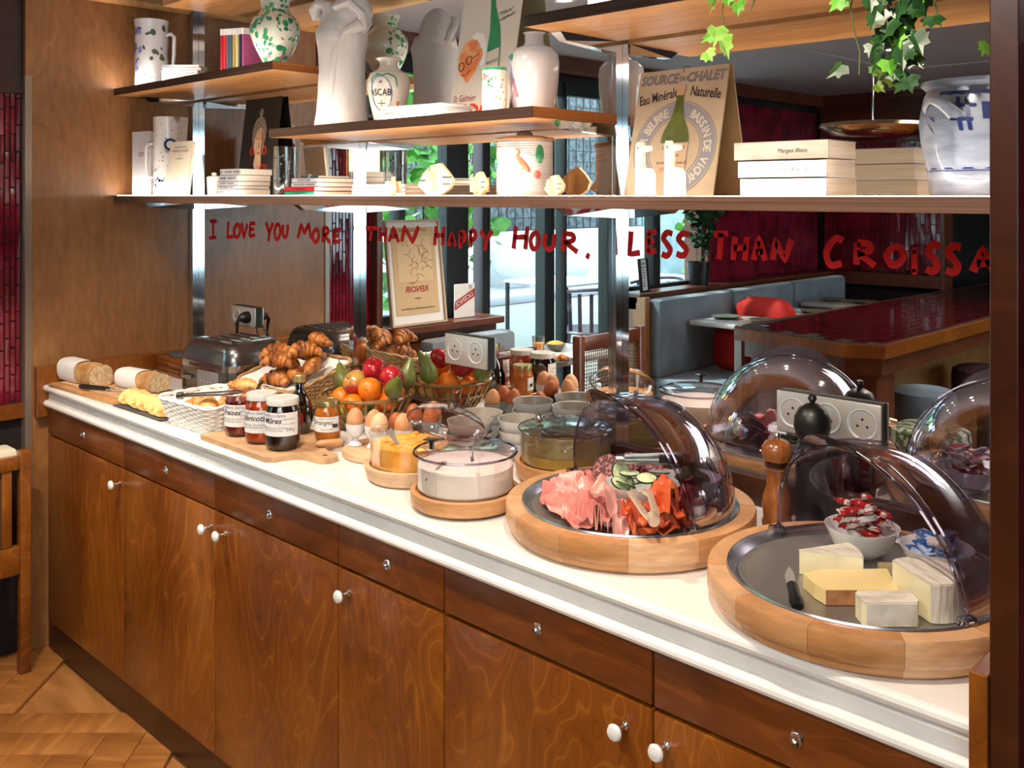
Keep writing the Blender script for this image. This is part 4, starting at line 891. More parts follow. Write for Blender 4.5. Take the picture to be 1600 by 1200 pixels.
# ---- brown boards stacked by the wall
for i in range(5):
    solo('wooden_serving_board', MB().box(-0.085, 0.085, -0.06, 0.06, 0, 0.0095, b=0.0015), cabw, ['lowest', 'second lowest', 'middle', 'second highest', 'topmost'][i]+' of the dark wooden boards stacked left of the toaster', 'board', (0.135+0.003*(i % 2), -0.10+0.004*(i % 3), CT+0.010*i), rz=R(2*(i % 3)-2), group='dark boards stacked by the toaster')
solo('grey_folder', MB().box(-0.05, 0.05, -0.02, 0.03, 0, 0.002, b=0.0005), mat('blue_grey_card', '#4f5a62', rough=0.5), 'small blue-grey card lying on the stacked dark boards', 'card', (0.10, -0.115, CT+0.051), rz=R(-15))
solo('binder_clip', MB().box(-0.014, 0.014, -0.01, 0.01, 0, 0.012, b=0.002).tube([(0, 0, 0.012), (0.003, 0, 0.03), (0, 0, 0.045)], 0.0012, 5).tube([(-0.008, 0, 0.012), (0.01, 0, 0.03)], 0.0012, 5), black, 'black wire clip standing on the stacked dark boards', 'clip', (0.176, -0.110, CT+0.051))
# ---- toaster
tm_ = mat('toaster_metal', '#77777a', rough=0.24, metal=0.9, coat=0.4)
ts = thing('toaster', 'four-slot dark metallic toaster with chrome band, by the mirror', 'toaster', (0.516, -0.160, CT), R(4))
m = MB(); ax, ay, h = 0.127, 0.098, 0.150; rc = 0.042; pr_ = []
def rrect(ax, ay, r, n=6):
    P = []
    for cx, cy, a0 in ((ax-r, ay-r, 0), (-ax+r, ay-r, 90), (-ax+r, -ay+r, 180), (ax-r, -ay+r, 270)):
        for i in range(n+1): a = R(a0+90*i/n); P.append((cx+r*math.cos(a), cy+r*math.sin(a)))
    return P
lay = [(1, 0.012), (1.01, 0.02), (1.01, 0.085), (1.0, 0.105), (0.965, 0.126), (0.90, 0.141), (0.80, 0.149), (0.70, 0.150)]
vs = []; fs = []; q = 28
for k, z in lay:
    d = (1-k)*ax; vs += [(x, y, z) for x, y in rrect(ax-d, ay-d, max(0.012, rc-d*0.3))]
for j in range(len(lay)-1):
    for i in range(q): fs.append((j*q+i, j*q+(i+1) % q, (j+1)*q+(i+1) % q, (j+1)*q+i))
fs.append(tuple(range((len(lay)-1)*q, len(lay)*q))); m.add(vs, fs); part('body', m, tm_, ts)
part('band', MB().prism(rrect(ax+0.003, ay+0.003, rc), 0.082, 0.099), mat('satin_band', '#b0aeac', rough=0.22, metal=1), ts, label='bright satin metal band')
part('base', MB().prism(rrect(ax-0.004, ay-0.004, rc), 0.0, 0.013), black, ts)
part('top_plate', MB().box(-0.078, 0.078, -0.062, 0.062, 0.149, 0.1515, b=0.001), chrome, ts)
for i in range(4): part('slot', MB().box(-0.066, 0.066, -0.055+i*0.0305, -0.041+i*0.0305, 0.1505, 0.1522), blackm, ts); 
for i in range(5): part('slot_rail', MB().box(-0.07, 0.07, -0.0625+i*0.0305, -0.0585+i*0.0305, 0.1515, 0.1545, b=0.001), chrome, ts)
pn_ = part('control_panel', MB().box(-0.02, 0.075, -ay-0.004, -ay+0.004, 0.024, 0.078, b=0.002), mat('panel_grey', '#8a8688', rough=0.35, metal=0.4), ts)
for i in range(4): part('button', MB().box(-0.006+i*0.016, 0.003+i*0.016, -ay-0.006, -ay-0.003, 0.03, 0.036, b=0.0008), chrome, pn_)
for i in range(4): part('indicator', MB().box(-0.003+i*0.016, -0.001+i*0.016, -ay-0.0046, -ay-0.003, 0.05, 0.052), white, pn_)
for i, z in enumerate((0.062, 0.074)): part('lever', MB().box(-0.105, -0.045, -ay-0.010, -ay-0.002, z-0.014*i-0.01, z-0.014*i-0.002, b=0.002), mat('satin_band', '#b0aeac'), ts)
text('KitchenAid', 0.0125, ink, ts, Matrix.Translation((-0.03, -ay-0.0033, 0.087)) @ Matrix.Rotation(PI/2, 4, 'X'))
# ---- wicker baskets
def wicker(name, label, loc, rz, bx, by, tx, ty, h, m, rows=9, rot=None, rc=0.03, stk=44, rr_=0.0026):
    w = thing(name, label, 'basket', loc, rz, rot=rot)
    def P(t, z, off=0):
        k = z/h; ax, ay = bx+(tx-bx)*k, by+(ty-by)*k; Q = rrect(ax+off, ay+off, rc, 8); n = len(Q)
        # arc-length parametrisation
        L = [0]
        for i in range(n): a, b = Q[i], Q[(i+1) % n]; L.append(L[-1]+math.hypot(a[0]-b[0], a[1]-b[1]))
        s = (t % 1)*L[-1]
        for i in range(n):
            if L[i+1] >= s: f = (s-L[i])/max(1e-9, L[i+1]-L[i]); a, b = Q[i], Q[(i+1) % n]; return (a[0]+(b[0]-a[0])*f, a[1]+(b[1]-a[1])*f, z)
        return (Q[0][0], Q[0][1], z)
    b = MB()
    for j in range(rows):
        z = 0.003 + (h-0.01)*j/(rows-1)
        b.ring([P(i/(stk*2), z + 0.0008*math.cos(PI*i), rr_*0.9*(1 if (i//2+j) % 2 else -1)*(1 if i % 2 == 0 else 0.0)) for i in range(stk*2)], rr_, 5)
    part('woven_side', b, m, w, stuff=True); b = MB()
    for i in range(stk): b.tube([P(i/stk, 0.001), P(i/stk, h-0.002)], rr_*0.7, 5)
    part('stakes', b, m, w, stuff=True)
    part('base', MB().prism(rrect(bx, by, rc), 0, 0.004), m, w); b = MB()
    for s_ in (0, PI): b.ring([tuple(Vector(P(i/120, h)) + Vector((0.0018*math.cos(i*0.6+s_), 0.0018*math.cos(i*0.6+s_), 0.0022*math.sin(i*0.6+s_)+0.001))) for i in range(120)], rr_*1.25, 5)
    part('braided_rim', b, m, w); return w
wwhite = mat('white_wicker', '#f0eae2', rough=0.65); wnat = mat('natural_wicker', '#a98155', rough=0.65, col2='#c29b6c', nscale=30)
def liner(w, tx, ty, h, m, dz=0.006, seed=1, depth=0.02, name='cloth_liner'):
    rd = random.Random(seed)
    def fn(u, v):
        x, y = (u*2-1), (v*2-1); e = max(abs(x), abs(y)); k = e**3
        return (x*tx*0.97, y*ty*0.97, h-depth*(1-k)+dz*math.sin(x*9+seed)*math.cos(y*8)*e)
    return part(name, MB().grid(fn, 22, 18, 0.0012), m, w, label='white cloth lining')
def croissant(L, r, m, name, label, loc, rot, group, bend=1.1):
    b = MB(); n = 34; pts = []; rs = []
    for i in range(n+1):
        t = i/n; s = t*2-1; a = s*bend; env = (1-abs(s)**1.35)**0.9 if abs(s) < 1 else 0
        pts.append((L/bend*math.sin(a)*0.55, L/bend*(math.cos(a)-1)*0.55, 0)); seg = (t*7.5) % 1
        rs.append(max(0.0025, r*(0.22+0.78*env)*(0.74+0.34*math.sin(seg*PI)**0.7)))
    b.tube(pts, rs, 14, flat=0.82); return solo(name, b, m, label, 'croissant', loc, rot=rot, group=group)
cro = mat('croissant_crust', '#6a300c', rough=0.38, col2='#c97c30', nscale=34, stretch=(2.5, 1, 1), coat=0.25, bump=0.8, bscale=60, lo=0.38, hi=0.66)
cro2 = mat('pale_croissant', '#c9772c', rough=0.5, col2='#f0c07c', nscale=30, bump=0.4, bscale=60)
wb = wicker('white_wicker_basket', 'white wicker basket of pale pastries with tongs, beside the pancakes', (0.787, -0.364, CT), R(3), 0.090, 0.072, 0.112, 0.092, 0.062, wwhite, rows=11, rr_=0.0029, stk=40)
liner(wb, 0.104, 0.085, 0.060, mat('white_cloth', '#e9e4e0', rough=0.9), depth=0.034)
part('napkin_corner', MB().grid(lambda u, v: (0.06+0.05*u*(1-v), 0.075+0.01*v, 0.05+0.035*v), 4, 4, 0.001), mat('white_cloth', '#e9e4e0'), wb)
for i, (x, y, z, rz, tx) in enumerate([(0.745, -0.395, 0.795, 20, 10), (0.79, -0.33, 0.797, -40, 0), (0.85, -0.385, 0.794, 75, 14), (0.87, -0.32, 0.800, 15, -10), (0.815, -0.415, 0.793, -10, 5)]):
    croissant(0.080, 0.022, cro2, 'pastry', ['pale pastry at the left end of the white wicker basket', 'pale pastry at the back of the white wicker basket', 'pale pastry under the tongs in the white wicker basket', 'pale pastry in the corner of the white wicker basket nearest the toaster', 'pale pastry at the front edge of the white wicker basket'][i], (x, y, z), (R(tx), 0, R(rz)), 'pastries in the white basket', 0.6)
def tongs(name, label, loc, rot, L=0.16, sp=0.02, m=steel, dark=False):
    t = thing(name, label, 'tongs', loc, rot=rot)
    for s in (-1, 1):
        b = MB().tube([(0, s*0.003, 0), (L*0.2, s*sp*0.6, 0), (L*0.75, s*sp, 0), (L*0.88, s*sp*0.9, 0), (L, s*sp*0.45, 0)], [0.0055, 0.0055, 0.005, 0.008, 0.004], 8, flat=0.25)
        part('arm', b, m, t)
    part('hinge', MB().tube([(-0.006, 0, 0), (0.008, 0, 0)], [0.008, 0.0085], 12), m, t); return t
tongs('serving_tongs', 'metal tongs resting across the white wicker basket', (0.775, -0.448, 0.815), (R(20), R(-4), R(38)), 0.15, 0.007)
nb = wicker('wicker_bread_basket', 'natural wicker basket piled with dark croissants, left of the fruit', (0.790, -0.135, CT+0.004), 0, 0.098, 0.078, 0.124, 0.098, 0.072, wnat, rows=13, rot=(R(16), 0, R(2)), rr_=0.0026, stk=56)
nb.location.z = CT+0.028
liner(nb, 0.117, 0.091, 0.073, mat('white_cloth', '#e9e4e0'), depth=0.03, seed=3)
for i, (x, y, z, rz, tx) in enumerate([(0.735, -0.19, 0.815, 25, 20), (0.80, -0.195, 0.818, 160, 10), (0.87, -0.185, 0.822, 20, 0), (0.75, -0.12, 0.842, -20, 20), (0.82, -0.12, 0.852, 200, 10), (0.885, -0.11, 0.848, 60, 20), (0.78, -0.07, 0.862, 10, 30), (0.855, -0.065, 0.866, 170, 10), (0.805, -0.15, 0.862, 80, 20)]):
    croissant(0.094, 0.0235, cro, 'croissant', ['dark croissant at the front left corner of the natural basket', 'dark croissant at the front middle of the natural basket', 'dark croissant at the front right, behind the syrup bottle', 'dark croissant at the left of the natural basket, second row', 'dark croissant in the middle of the natural basket', 'dark croissant nearest the fruit bowl', 'dark croissant at the back left of the natural basket, by the toaster', 'dark croissant at the back of the natural basket below the mirror', 'topmost dark croissant lying crosswise on the pile'][i], (x, y, z), (R(tx+14), 0, R(rz)), 'dark croissants', 1.1)
# ---- paddle board with jars
pb = thing('paddle_board', 'pale wooden paddle board under the jam jars, handle to the right', 'cutting board', (0.897, -0.462, CT))
hole = [(0, 0), (0.262, 0), (0.274, 0.012), (0.276, 0.03), (0.288, 0.055), (0.305, 0.066), (0.345, 0.068), (0.358, 0.078), (0.362, 0.092), (0.357, 0.108), (0.345, 0.117), (0.305, 0.118), (0.285, 0.128), (0.275, 0.15), (0.27, 0.185), (0.25, 0.196), (0.02, 0.196), (0, 0.18)]
part('board', MB().prism(hole, 0, 0.0105), boardw, pb)
part('hanging_hole', MB().at(0.335, 0.093, 0.0106).lathe([(0, 0), (0.005, 0)], 12), ink, pb)
solo('wooden_spreader', MB().tube([(-0.028, 0, 0.008), (-0.02, 0, 0.008), (0.022, 0, 0.008), (0.028, 0, 0.008)], [0.004, 0.0075, 0.0075, 0.005], 12), beech, 'short rounded wooden handle lying beside the honey jar', 'handle', (1.182, -0.325, CT+0.0105), rz=R(62))
PZ = CT+0.011
def jar(name, label, loc, r, h, fill, lid, title, sub, lab=0.45, rz=0, flvl=0.86, open_=False, lw=1.25, lcol=paper, lz=0.3):
    j = thing(name, label, 'jar', loc, rz)
    prof_ = [(0, 0.001), (r*0.82, 0.0), (r*0.97, 0.006), (r, 0.014), (r, h*0.70), (r*0.97, h*0.77), (r*0.86, h*0.83), (r*0.84, h*0.87), (r*0.84, h*0.95), (r*0.80, h*0.95)]
    part('glass', MB().lathe(prof_, 40), jarglass, j)
    k = 0.975; part('contents', MB().lathe([(0, 0.004), (r*0.80*k, 0.004), (r*0.955*k, 0.010), (r*k, 0.018), (r*k, min(h*flvl, h*0.70)), (r*(0.95 if flvl > 0.72 else 1)*k, min(h*flvl, h*0.77)), (r*(0.84 if flvl > 0.8 else 1)*k, h*flvl), (0, h*flvl)], 36), fill, j)
    if not open_:
        part('lid', MB().lathe([(r*0.86, h*0.865), (r*0.93, h*0.87), (r*0.94, h*0.97), (r*0.91, h*0.995), (r*0.80, h), (r*0.78, h*0.992), (0, h*0.992)], 40), lid, j)
    a0 = -lw; L = 22; g = MB(); R0 = r+0.0007
    g.add([(R0*math.sin(a0+2*lw*i/L), -R0*math.cos(a0+2*lw*i/L), z) for i in range(L+1) for z in (h*lz, h*(lz+lab))], [(2*i, 2*i+2, 2*i+3, 2*i+1) for i in range(L)])
    lb = part('label', g, lcol, j)
    M0 = Matrix.Rotation(PI/2, 4, 'X')
    def T(s_, sz, zf, dx=0, mm=ink, sh=0.2, bold=0): text(s_, sz, mm, lb, Matrix.Translation((0, 0, h*(lz+lab*zf))) @ M0 @ Matrix.Rotation(dx, 4, 'Y'), cylr=r+0.0008, shear=sh, bold=bold, ext=0.00005)
    for a in title: T(*a)
    return j
def labtxt(nm): return [('Confiture Extra', 0.0088, 0.83, -0.35, inkg), (nm, 0.0160, 0.55, -0.38, ink, 0.35, 0.0002), ('preparee avec 55 g de fruits', 0.0055, 0.33, -0.35, inkg), ('pour 100 g de produit', 0.005, 0.22, -0.35, inkg), ('Ingredients', 0.005, 0.7, 0.62, inkg), ('sucre, pectine', 0.0045, 0.5, 0.62, inkg), ('370 g', 0.008, 0.22, 0.7, ink)]
wlid = mat('white_lid', '#dcd9d4', rough=0.3, coat=0.3)
straw = mat('strawberry_jam', '#5a0a12', rough=0.2, coat=0.3, col2='#8a1420', nscale=40, sss=0.1); apri = mat('apricot_jam', '#a8340a', rough=0.2, coat=0.3, col2='#d45a14', nscale=40, sss=0.1)
mure = mat('blackberry_jam', '#0c060c', rough=0.12, coat=0.5, col2='#1c0c16', nscale=40); hon = mat('orange_marmalade', '#c26a12', rough=0.25, coat=0.3, col2='#ea9a34', nscale=30, sss=0.1)
jr = jar('jam_jar', 'open jar of dark red strawberry jam with its lid off', (0.957, -0.399, PZ), 0.0335, 0.105, straw, wlid, labtxt('Fraises'), '', rz=R(44), flvl=0.72, open_=True, lz=0.22)
jar('jam_jar', 'jar of orange-red apricot jam with white lid, middle of the three', (1.045, -0.400, PZ), 0.0345, 0.105, apri, wlid, labtxt('Abricots'), '', rz=R(46), lz=0.24)
jar('jam_jar', 'jar of almost black blackberry jam with white lid, nearest the counter edge', (1.123, -0.398, PZ), 0.0355, 0.106, mure, wlid, labtxt('Mûres'), '', rz=R(42), lz=0.30)
jar('honey_jar', 'smaller squat jar of orange marmalade with a gold lid', (1.143, -0.300, PZ), 0.0275, 0.088, hon, mat('gold_lid', '#b9a26a', rough=0.3, metal=0.8), [('Oranges', 0.014, 0.5, -0.35, ink, 0.3), ('confiture artisanale', 0.005, 0.85, 0.0, inkg), ('Poids net 250 g', 0.0045, 0.15, 0.1, inkg)], '', rz=R(46), lab=0.36, lz=0.28, lw=1.1)
b = MB()
for i in range(11): b.box(0.0+i*0.0012, 0.0006+(i % 3)*0.0002+i*0.0012, -0.0004, 0, 0, 0.008)
hb = part('barcode', b, ink, bpy.data.objects['honey_jar'], loc=(0.0135, -0.0255, 0.034), rot=(0, 0, R(30)), smooth=False)
sp = thing('jam_spoon', 'steel spoon standing in the open strawberry jam jar', 'spoon', (0.960, -0.392, PZ+0.05), rot=(R(-20), R(24), 0))
part('handle', MB().tube([(0, 0, 0), (0, 0, 0.05), (0, 0, 0.078)], [0.0025, 0.003, 0.006], 8, flat=0.4), chrome, sp); part('bowl', MB().ball((0, 0, -0.012), (0.010, 0.004, 0.015), 12, 8), chrome, sp)
sy = thing('syrup_bottle', 'dark brown maple syrup flask with gold cap and red label behind the jars', 'bottle', (1.037, -0.300, PZ), R(35))
part('flask', MB().lathe([(0, 0), (0.018, 0), (0.020, 0.004), (0.026, 0.015), (0.0295, 0.032), (0.029, 0.05), (0.024, 0.068), (0.015, 0.085), (0.0095, 0.094), (0.009, 0.112), (0.0115, 0.113), (0.0115, 0.116)], 32), clear('amber_glass', '#6b4630', refl=0.3), sy)
part('syrup', MB().lathe([(0, 0.003), (0.018, 0.003), (0.025, 0.016), (0.0285, 0.032), (0.028, 0.05), (0.023, 0.067), (0.014, 0.084), (0.0085, 0.094), (0, 0.094)], 28), mat('maple_syrup', '#2a0904', rough=0.15, coat=0.5), sy)
part('cap', MB().lathe([(0.0125, 0.112), (0.0125, 0.126), (0.011, 0.128), (0, 0.128)], 24), mat('gold_cap', '#c9b27a', rough=0.3, metal=0.7), sy)
part('label', MB().at(0, -0.0288, 0.036, rx=PI/2).lathe([(0, 0.0022), (0.019, 0.0006), (0.020, -0.001)], 28), mat('syrup_label', '#8e1f1a', rough=0.5), sy, label='round red label')
text('MAPLE', 0.008, paper, sy, Matrix.Translation((0, -0.0312, 0.040)) @ Matrix.Rotation(PI/2, 4, 'X')); text('syrup', 0.007, paper, sy, Matrix.Translation((0, -0.0310, 0.031)) @ Matrix.Rotation(PI/2, 4, 'X'))
# ---- round board with egg cups and eggs
rb = thing('round_board', 'round wooden board under the white egg cups', 'cutting board', (1.276, -0.254, CT)); part('disc', MB().lathe([(0, 0), (0.082, 0), (0.085, 0.002), (0.085, 0.0125), (0.082, 0.0145), (0, 0.0145)], 48), beech2, rb)
EZ = CT+0.015
eggs = [mat('egg_brown', '#c98a5c', rough=0.5, sss=0.1, col2='#d49a6e', nscale=50), mat('egg_light', '#e0b48c', rough=0.5, sss=0.1), mat('egg_rust', '#a9582c', rough=0.5, sss=0.1)]
def egg_mb(s=1): return MB().ball((0, 0, 0), (0.0178*s, 0.0178*s, 0.0235*s), 22, 16, lambda x, y, z: (x*(1-0.14*z), y*(1-0.14*z), z))
def eggcup(x, y, label, z=EZ, m=matwhite):
    return solo('egg_cup', MB().lathe([(0, 0), (0.0135, 0), (0.0145, 0.002), (0.012, 0.006), (0.0065, 0.012), (0.0068, 0.016), (0.015, 0.022), (0.0188, 0.034), (0.0192, 0.046), (0.0178, 0.046), (0.0170, 0.034), (0.008, 0.022), (0, 0.021)], 32), m, label, 'egg cup', (x, y, z), group='egg cups')
for i, (x, y, dz, s, mi) in enumerate([(1.226, -0.290, 0, 1, 0), (1.268, -0.274, 0, 1, 0), (1.312, -0.294, 0, 1.03, 1), (1.338, -0.254, 0, 1, 0)]):
    lab = ['nearest the marmalade jar', 'second from the left', 'just left of the mango bowl', 'half hidden by the mango bowl'][i]
    eggcup(x, y, 'white porcelain egg cup '+lab); solo('boiled_egg', egg_mb(s), eggs[mi], 'brown egg standing in the egg cup '+lab, 'egg', (x, y, EZ+0.0445+dz), rot=(R(3), R(4), i), group='eggs in white cups')
for i, (x, y, z, mi, tx) in enumerate([(1.245, -0.243, 0.018, 1, 85), (1.292, -0.228, 0.055, 2, 20), (1.305, -0.205, 0.05, 2, -20)]):
    solo('loose_egg', egg_mb(0.95), eggs[mi], ['pale egg seen between the first two egg cups', 'rust-brown egg just behind the second egg cup', 'rust-brown egg hidden behind the egg cups'][i], 'egg', (x, y, EZ+z), rot=(R(tx), 0, R(40*i)), group='eggs heaped behind the cups')
eb = solo('egg_dish', bowlm(0.036, 0.036), blackm, 'small dark dish of loose eggs behind the egg cups', 'bowl', (1.296, -0.218, EZ))
for i, (x, y, z, mi) in enumerate([(1.235, -0.139, 0.057, 2), (1.278, -0.128, 0.052, 2), (1.244, -0.092, 0.05, 0)]):
    eggcup(x, y, ['grey egg cup standing behind, nearest the fruit bowl', 'grey egg cup standing behind the open plastic lid', 'grey egg cup at the back close to the mirror'][i], CT, mat('grey_cup', '#8b8d8c', rough=0.4, coat=0.2))
    solo('boiled_egg', egg_mb(), eggs[mi], ['rust-brown egg in the grey cup nearest the fruit bowl', 'rust-brown egg in the grey cup behind the open lid', 'brown egg in the grey cup close to the mirror'][i], 'egg', (x, y, CT+z-0.006), rot=(R(5), R(-6), i), group='eggs in grey cups')
solo('glass_dish', bowlm(0.033, 0.012), clear('smoke_glass', '#55605a', refl=0.35), 'small smoky glass dish between the fruit bowl and the rear eggs', 'dish', (1.175, -0.095, CT))
# ---- fruit basket
cer = mat('caramel_ceramic', '#7a5628', rough=0.15, coat=0.6, col2='#94703c', nscale=10)
fbk = thing('fruit_bowl', 'openwork caramel-glazed basket bowl heaped with fruit', 'bowl', (1.052, -0.128, CT))
fr = 0.106; hz = 0.074
part('rim', MB().ring([(fr*math.cos(a), fr*math.sin(a), hz) for a in [2*PI*i/64 for i in range(64)]], 0.0045, 8), cer, fbk)
part('lower_ring', MB().ring([(0.090*math.cos(a), 0.090*math.sin(a), 0.040) for a in [2*PI*i/64 for i in range(64)]], 0.0035, 8), cer, fbk)
for i in range(28):
    a = 2*PI*i/28; part('slat', MB().tube([(r_*math.cos(a), r_*math.sin(a), z) for r_, z in ((fr-0.001, hz), (0.102, 0.062), (0.090, 0.040), (0.079, 0.020), (0.064, 0.006))], [0.004, 0.003, 0.0036, 0.003, 0.0035], 6), cer, fbk)
part('base', MB().lathe([(0, 0), (0.06, 0), (0.068, 0.004), (0.066, 0.010), (0, 0.006)], 40), cer, fbk)
orange = mat('orange_peel', '#f07c08', rough=0.4, coat=0.2, bump=0.25, nscale=160, sss=0.1)
appr = mat('red_apple', '#8e0612', rough=0.22, coat=0.5, col2='#b5202a', nscale=9); appb = mat('blush_apple', '#c4a050', rough=0.22, coat=0.5, col2='#ae2c28', nscale=7, lo=0.4, hi=0.58)
pear = mat('green_pear', '#6f7a2c', rough=0.4, coat=0.15, col2='#5c5a26', nscale=22)
def apple(m, label, loc, r, rot):
    a = thing('apple', label, 'apple', loc, rot=rot, group='fruit in the caramel bowl')
    part('flesh', MB().ball((0, 0, 0), (r, r, r*0.92), 26, 18, lambda x, y, z: (x*(1+0.08*z), y*(1+0.08*z), z*(1-0.0)-0.42*math.exp(-(x*x+y*y)*16)*(1 if z > 0 else -0.5))), m, a)
    part('stem', MB().tube([(0, 0, r*0.45), (0.001, 0, r*0.8), (0.004, 0, r*1.05)], 0.0011, 6), mat('bark', '#4a3a28'), a); return a
def orangef(label, loc, r, rot=(0, 0, 0)):
    o = thing('orange', label, 'orange', loc, rot=rot, group='fruit in the caramel bowl')
    part('peel', MB().ball((0, 0, 0), (r, r, r*0.95), 24, 16), orange, o); part('button', MB().at(0, 0, r*0.945).lathe([(0, 0.0006), (0.0022, 0.0006), (0.003, -0.001)], 8), mat('orange_button', '#8a5a1a', rough=0.7), o); return o
def pearf(label, loc, r, rot):
    p = thing('pear', label, 'pear', loc, rot=rot, group='fruit in the caramel bowl')
    part('flesh', MB().lathe([(0, -r), (r*0.5, -r*0.93), (r*0.9, -r*0.5), (r, 0), (r*0.85, r*0.6), (r*0.55, r*1.2), (r*0.38, r*1.75), (r*0.25, r*2.05), (0, r*2.1)], 24), pear, p)
    part('stem', MB().tube([(0, 0, r*2.05), (0.002, 0, r*2.5)], 0.0011, 6), mat('bark', '#4a3a28'), p); return p
orangef('orange at the front left, resting on the caramel rim', (1.004, -0.172, 0.842), 0.0275, (R(70), 0, 0))
orangef('orange at the front centre, below the blushed apple', (1.082, -0.190, 0.832), 0.0255, (R(70), 0, 0))
orangef('orange at the right with its button showing', (1.130, -0.165, 0.856), 0.0265, (R(82), 0, R(35)))
orangef('orange above the front left orange', (1.015, -0.150, 0.888), 0.0255)
orangef('orange half hidden at the far left of the fruit heap', (0.985, -0.115, 0.868), 0.023)
orangef('orange at the back of the heap toward the mirror', (1.110, -0.085, 0.850), 0.026)
orangef('orange at the back right of the heap toward the mirror', (1.135, -0.115, 0.838), 0.024)
apple(appb, 'yellow and red blushed apple in the middle of the heap', (1.075, -0.165, 0.874), 0.0285, (R(52), R(-14), 0))
apple(appr, 'dark red apple at the top left of the heap', (1.035, -0.118, 0.905), 0.0275, (R(20), R(20), 0))
apple(appr, 'bright red apple at the top right of the heap', (1.112, -0.128, 0.897), 0.0290, (R(-70), R(10), 0))
apple(appb, 'blushed apple at the back facing the mirror', (1.045, -0.075, 0.880), 0.027, (R(-30), R(10), 0))
pearf('green pear at the left end of the heap', (0.962, -0.150, 0.846), 0.022, (R(-10), R(-35), 0))
pearf('green pear leaning up at the right end of the heap', (1.150, -0.138, 0.868), 0.021, (R(10), R(42), 0))
pearf('green pear at the back facing the mirror', (1.085, -0.055, 0.860), 0.023, (R(-14), R(5), 0))
for i, (x, y) in enumerate([(1.02, -0.13), (1.08, -0.12), (1.05, -0.17)]):
    apple(mat('green_apple', '#5f8a2a', rough=0.25, coat=0.4) if i != 1 else appb, ['green apple at the bottom left, seen through the openwork', 'blushed apple at the bottom centre, seen through the openwork', 'green apple at the bottom front, seen through the openwork'][i], (x, y, 0.788), 0.0255, (0, 0, i))
# ---- grey bowls
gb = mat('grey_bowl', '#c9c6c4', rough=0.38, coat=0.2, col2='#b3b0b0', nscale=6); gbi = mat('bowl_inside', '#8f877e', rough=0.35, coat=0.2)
def gbowl(x, y, z, label, s=1.0, rz=0):
    b_ = thing('grey_bowl', label, 'bowl', (x, y, z), rz, group='stacked grey bowls'); w = lambda a, z_: 1+0.03*math.sin(2*a+1)+0.012*math.sin(5*a)
    part('outer_wall', MB().lathe([(0, 0), (0.026*s, 0), (0.030*s, 0.003), (0.041*s, 0.016), (0.046*s, 0.036), (0.0465*s, 0.038)], 40, wob=w), gb, b_)
    part('inner_wall', MB().lathe([(0.0465*s, 0.038), (0.044*s, 0.037), (0.039*s, 0.018), (0.026*s, 0.007), (0, 0.006)], 40, wob=w), gbi, b_); return b_
names = ['stack nearest the eggs', 'stack directly behind the cream bowl', 'stack behind the compote bowl', 'stack nearest the mirror']
for si, (x, y, n, s) in enumerate([(1.382, -0.082, 2, 1.0), (1.438, -0.165, 3, 1.03), (1.500, -0.082, 3, 1.0), (1.448, -0.058-0.0, 0, 1)]):
    for k in range(n): gbowl(x+0.001*k, y, CT+0.0217*k+(0.016 if si == 0 else 0), ['lowest', 'second', 'topmost'][k if n == 3 else (0 if k == 0 else 2)]+' grey stoneware bowl of the '+names[si], s, rz=k*0.5+si)
solo('bowl_stand', MB().lathe([(0, 0), (0.03, 0), (0.03, 0.015), (0, 0.015)], 24), blackm, 'low dark ring under the grey bowls nearest the eggs', 'stand', (1.382, -0.082, CT))
# ---- glass serving bowls on turned wood bases
def gbase(name, label, x, y, r, h): 
    return thing(name, label, 'serving bowl', (x, y, CT))
mg = gbase('mango_bowl', 'clear bowl of orange mango compote on a pale wood base, lid propped open', 1.445, -0.325, 0, 0)
part('wood_base', MB().lathe([(0, 0.003), (0.070, 0.003), (0.074, 0.001), (0.080, 0.006), (0.086, 0.026), (0.0865, 0.030), (0.084, 0.031), (0.076, 0.030), (0.074, 0.020), (0, 0.020)], 56), beech2, mg)
part('bowl', MB().lathe([(0, 0.021), (0.071, 0.021), (0.0745, 0.025), (0.0755, 0.085), (0.0775, 0.088), (0.0765, 0.089), (0.0745, 0.086), (0.0735, 0.027), (0.070, 0.0225), (0, 0.0225)], 56), clear('clear_bowl', '#fbf9f7', refl=0.07), mg)
rdm = random.Random(6)
part('mango_compote', MB().lathe([(0, 0.023), (0.070, 0.023), (0.0728, 0.027), (0.0730, 0.066), (0.060, 0.069), (0.03, 0.070), (0, 0.071)], 40, wob=lambda a, z: 1+0.006*math.sin(7*a+z*300)), mat('mango', '#f0a12c', rough=0.3, coat=0.4, col2='#fcc766', nscale=24, bump=0.4, bscale=30, sss=0.2), mg)
b = MB()
for i in range(16):
    a, q = rdm.uniform(0, 6.3), rdm.uniform(0, 0.055); b.at(q*math.cos(a), q*math.sin(a), 0.067, rdm.uniform(0, 6), rdm.uniform(-.3, .3), 0).box(-0.017, 0.017, -0.006, 0.006, -0.004, 0.005, b=0.0025)
part('mango_slices', b, mat('mango_slice', '#f0a52c', rough=0.3, coat=0.4, sss=0.2), mg, stuff=True)
ld = part('lid', MB().lathe([(0.0775, 0), (0.0765, 0.004), (0.064, 0.018), (0.035, 0.026), (0, 0.028)], 48), clear('clear_lid', '#f6eef0', refl=0.18), mg, loc=(0.046, 0.054, 0.099), rot=(R(-6), R(14), 0))
part('lid_rim', MB().ring([(0.0775*math.cos(a), 0.0775*math.sin(a), 0) for a in [2*PI*i/56 for i in range(56)]], 0.0014, 6), clear('lid_rim', '#eed8dd', refl=0.22), ld)
part('lid_knob', MB().ball((0, 0, 0.038), 0.0095, 16, 12), clear('clear_knob', '#d8c8cc', refl=0.4), ld)
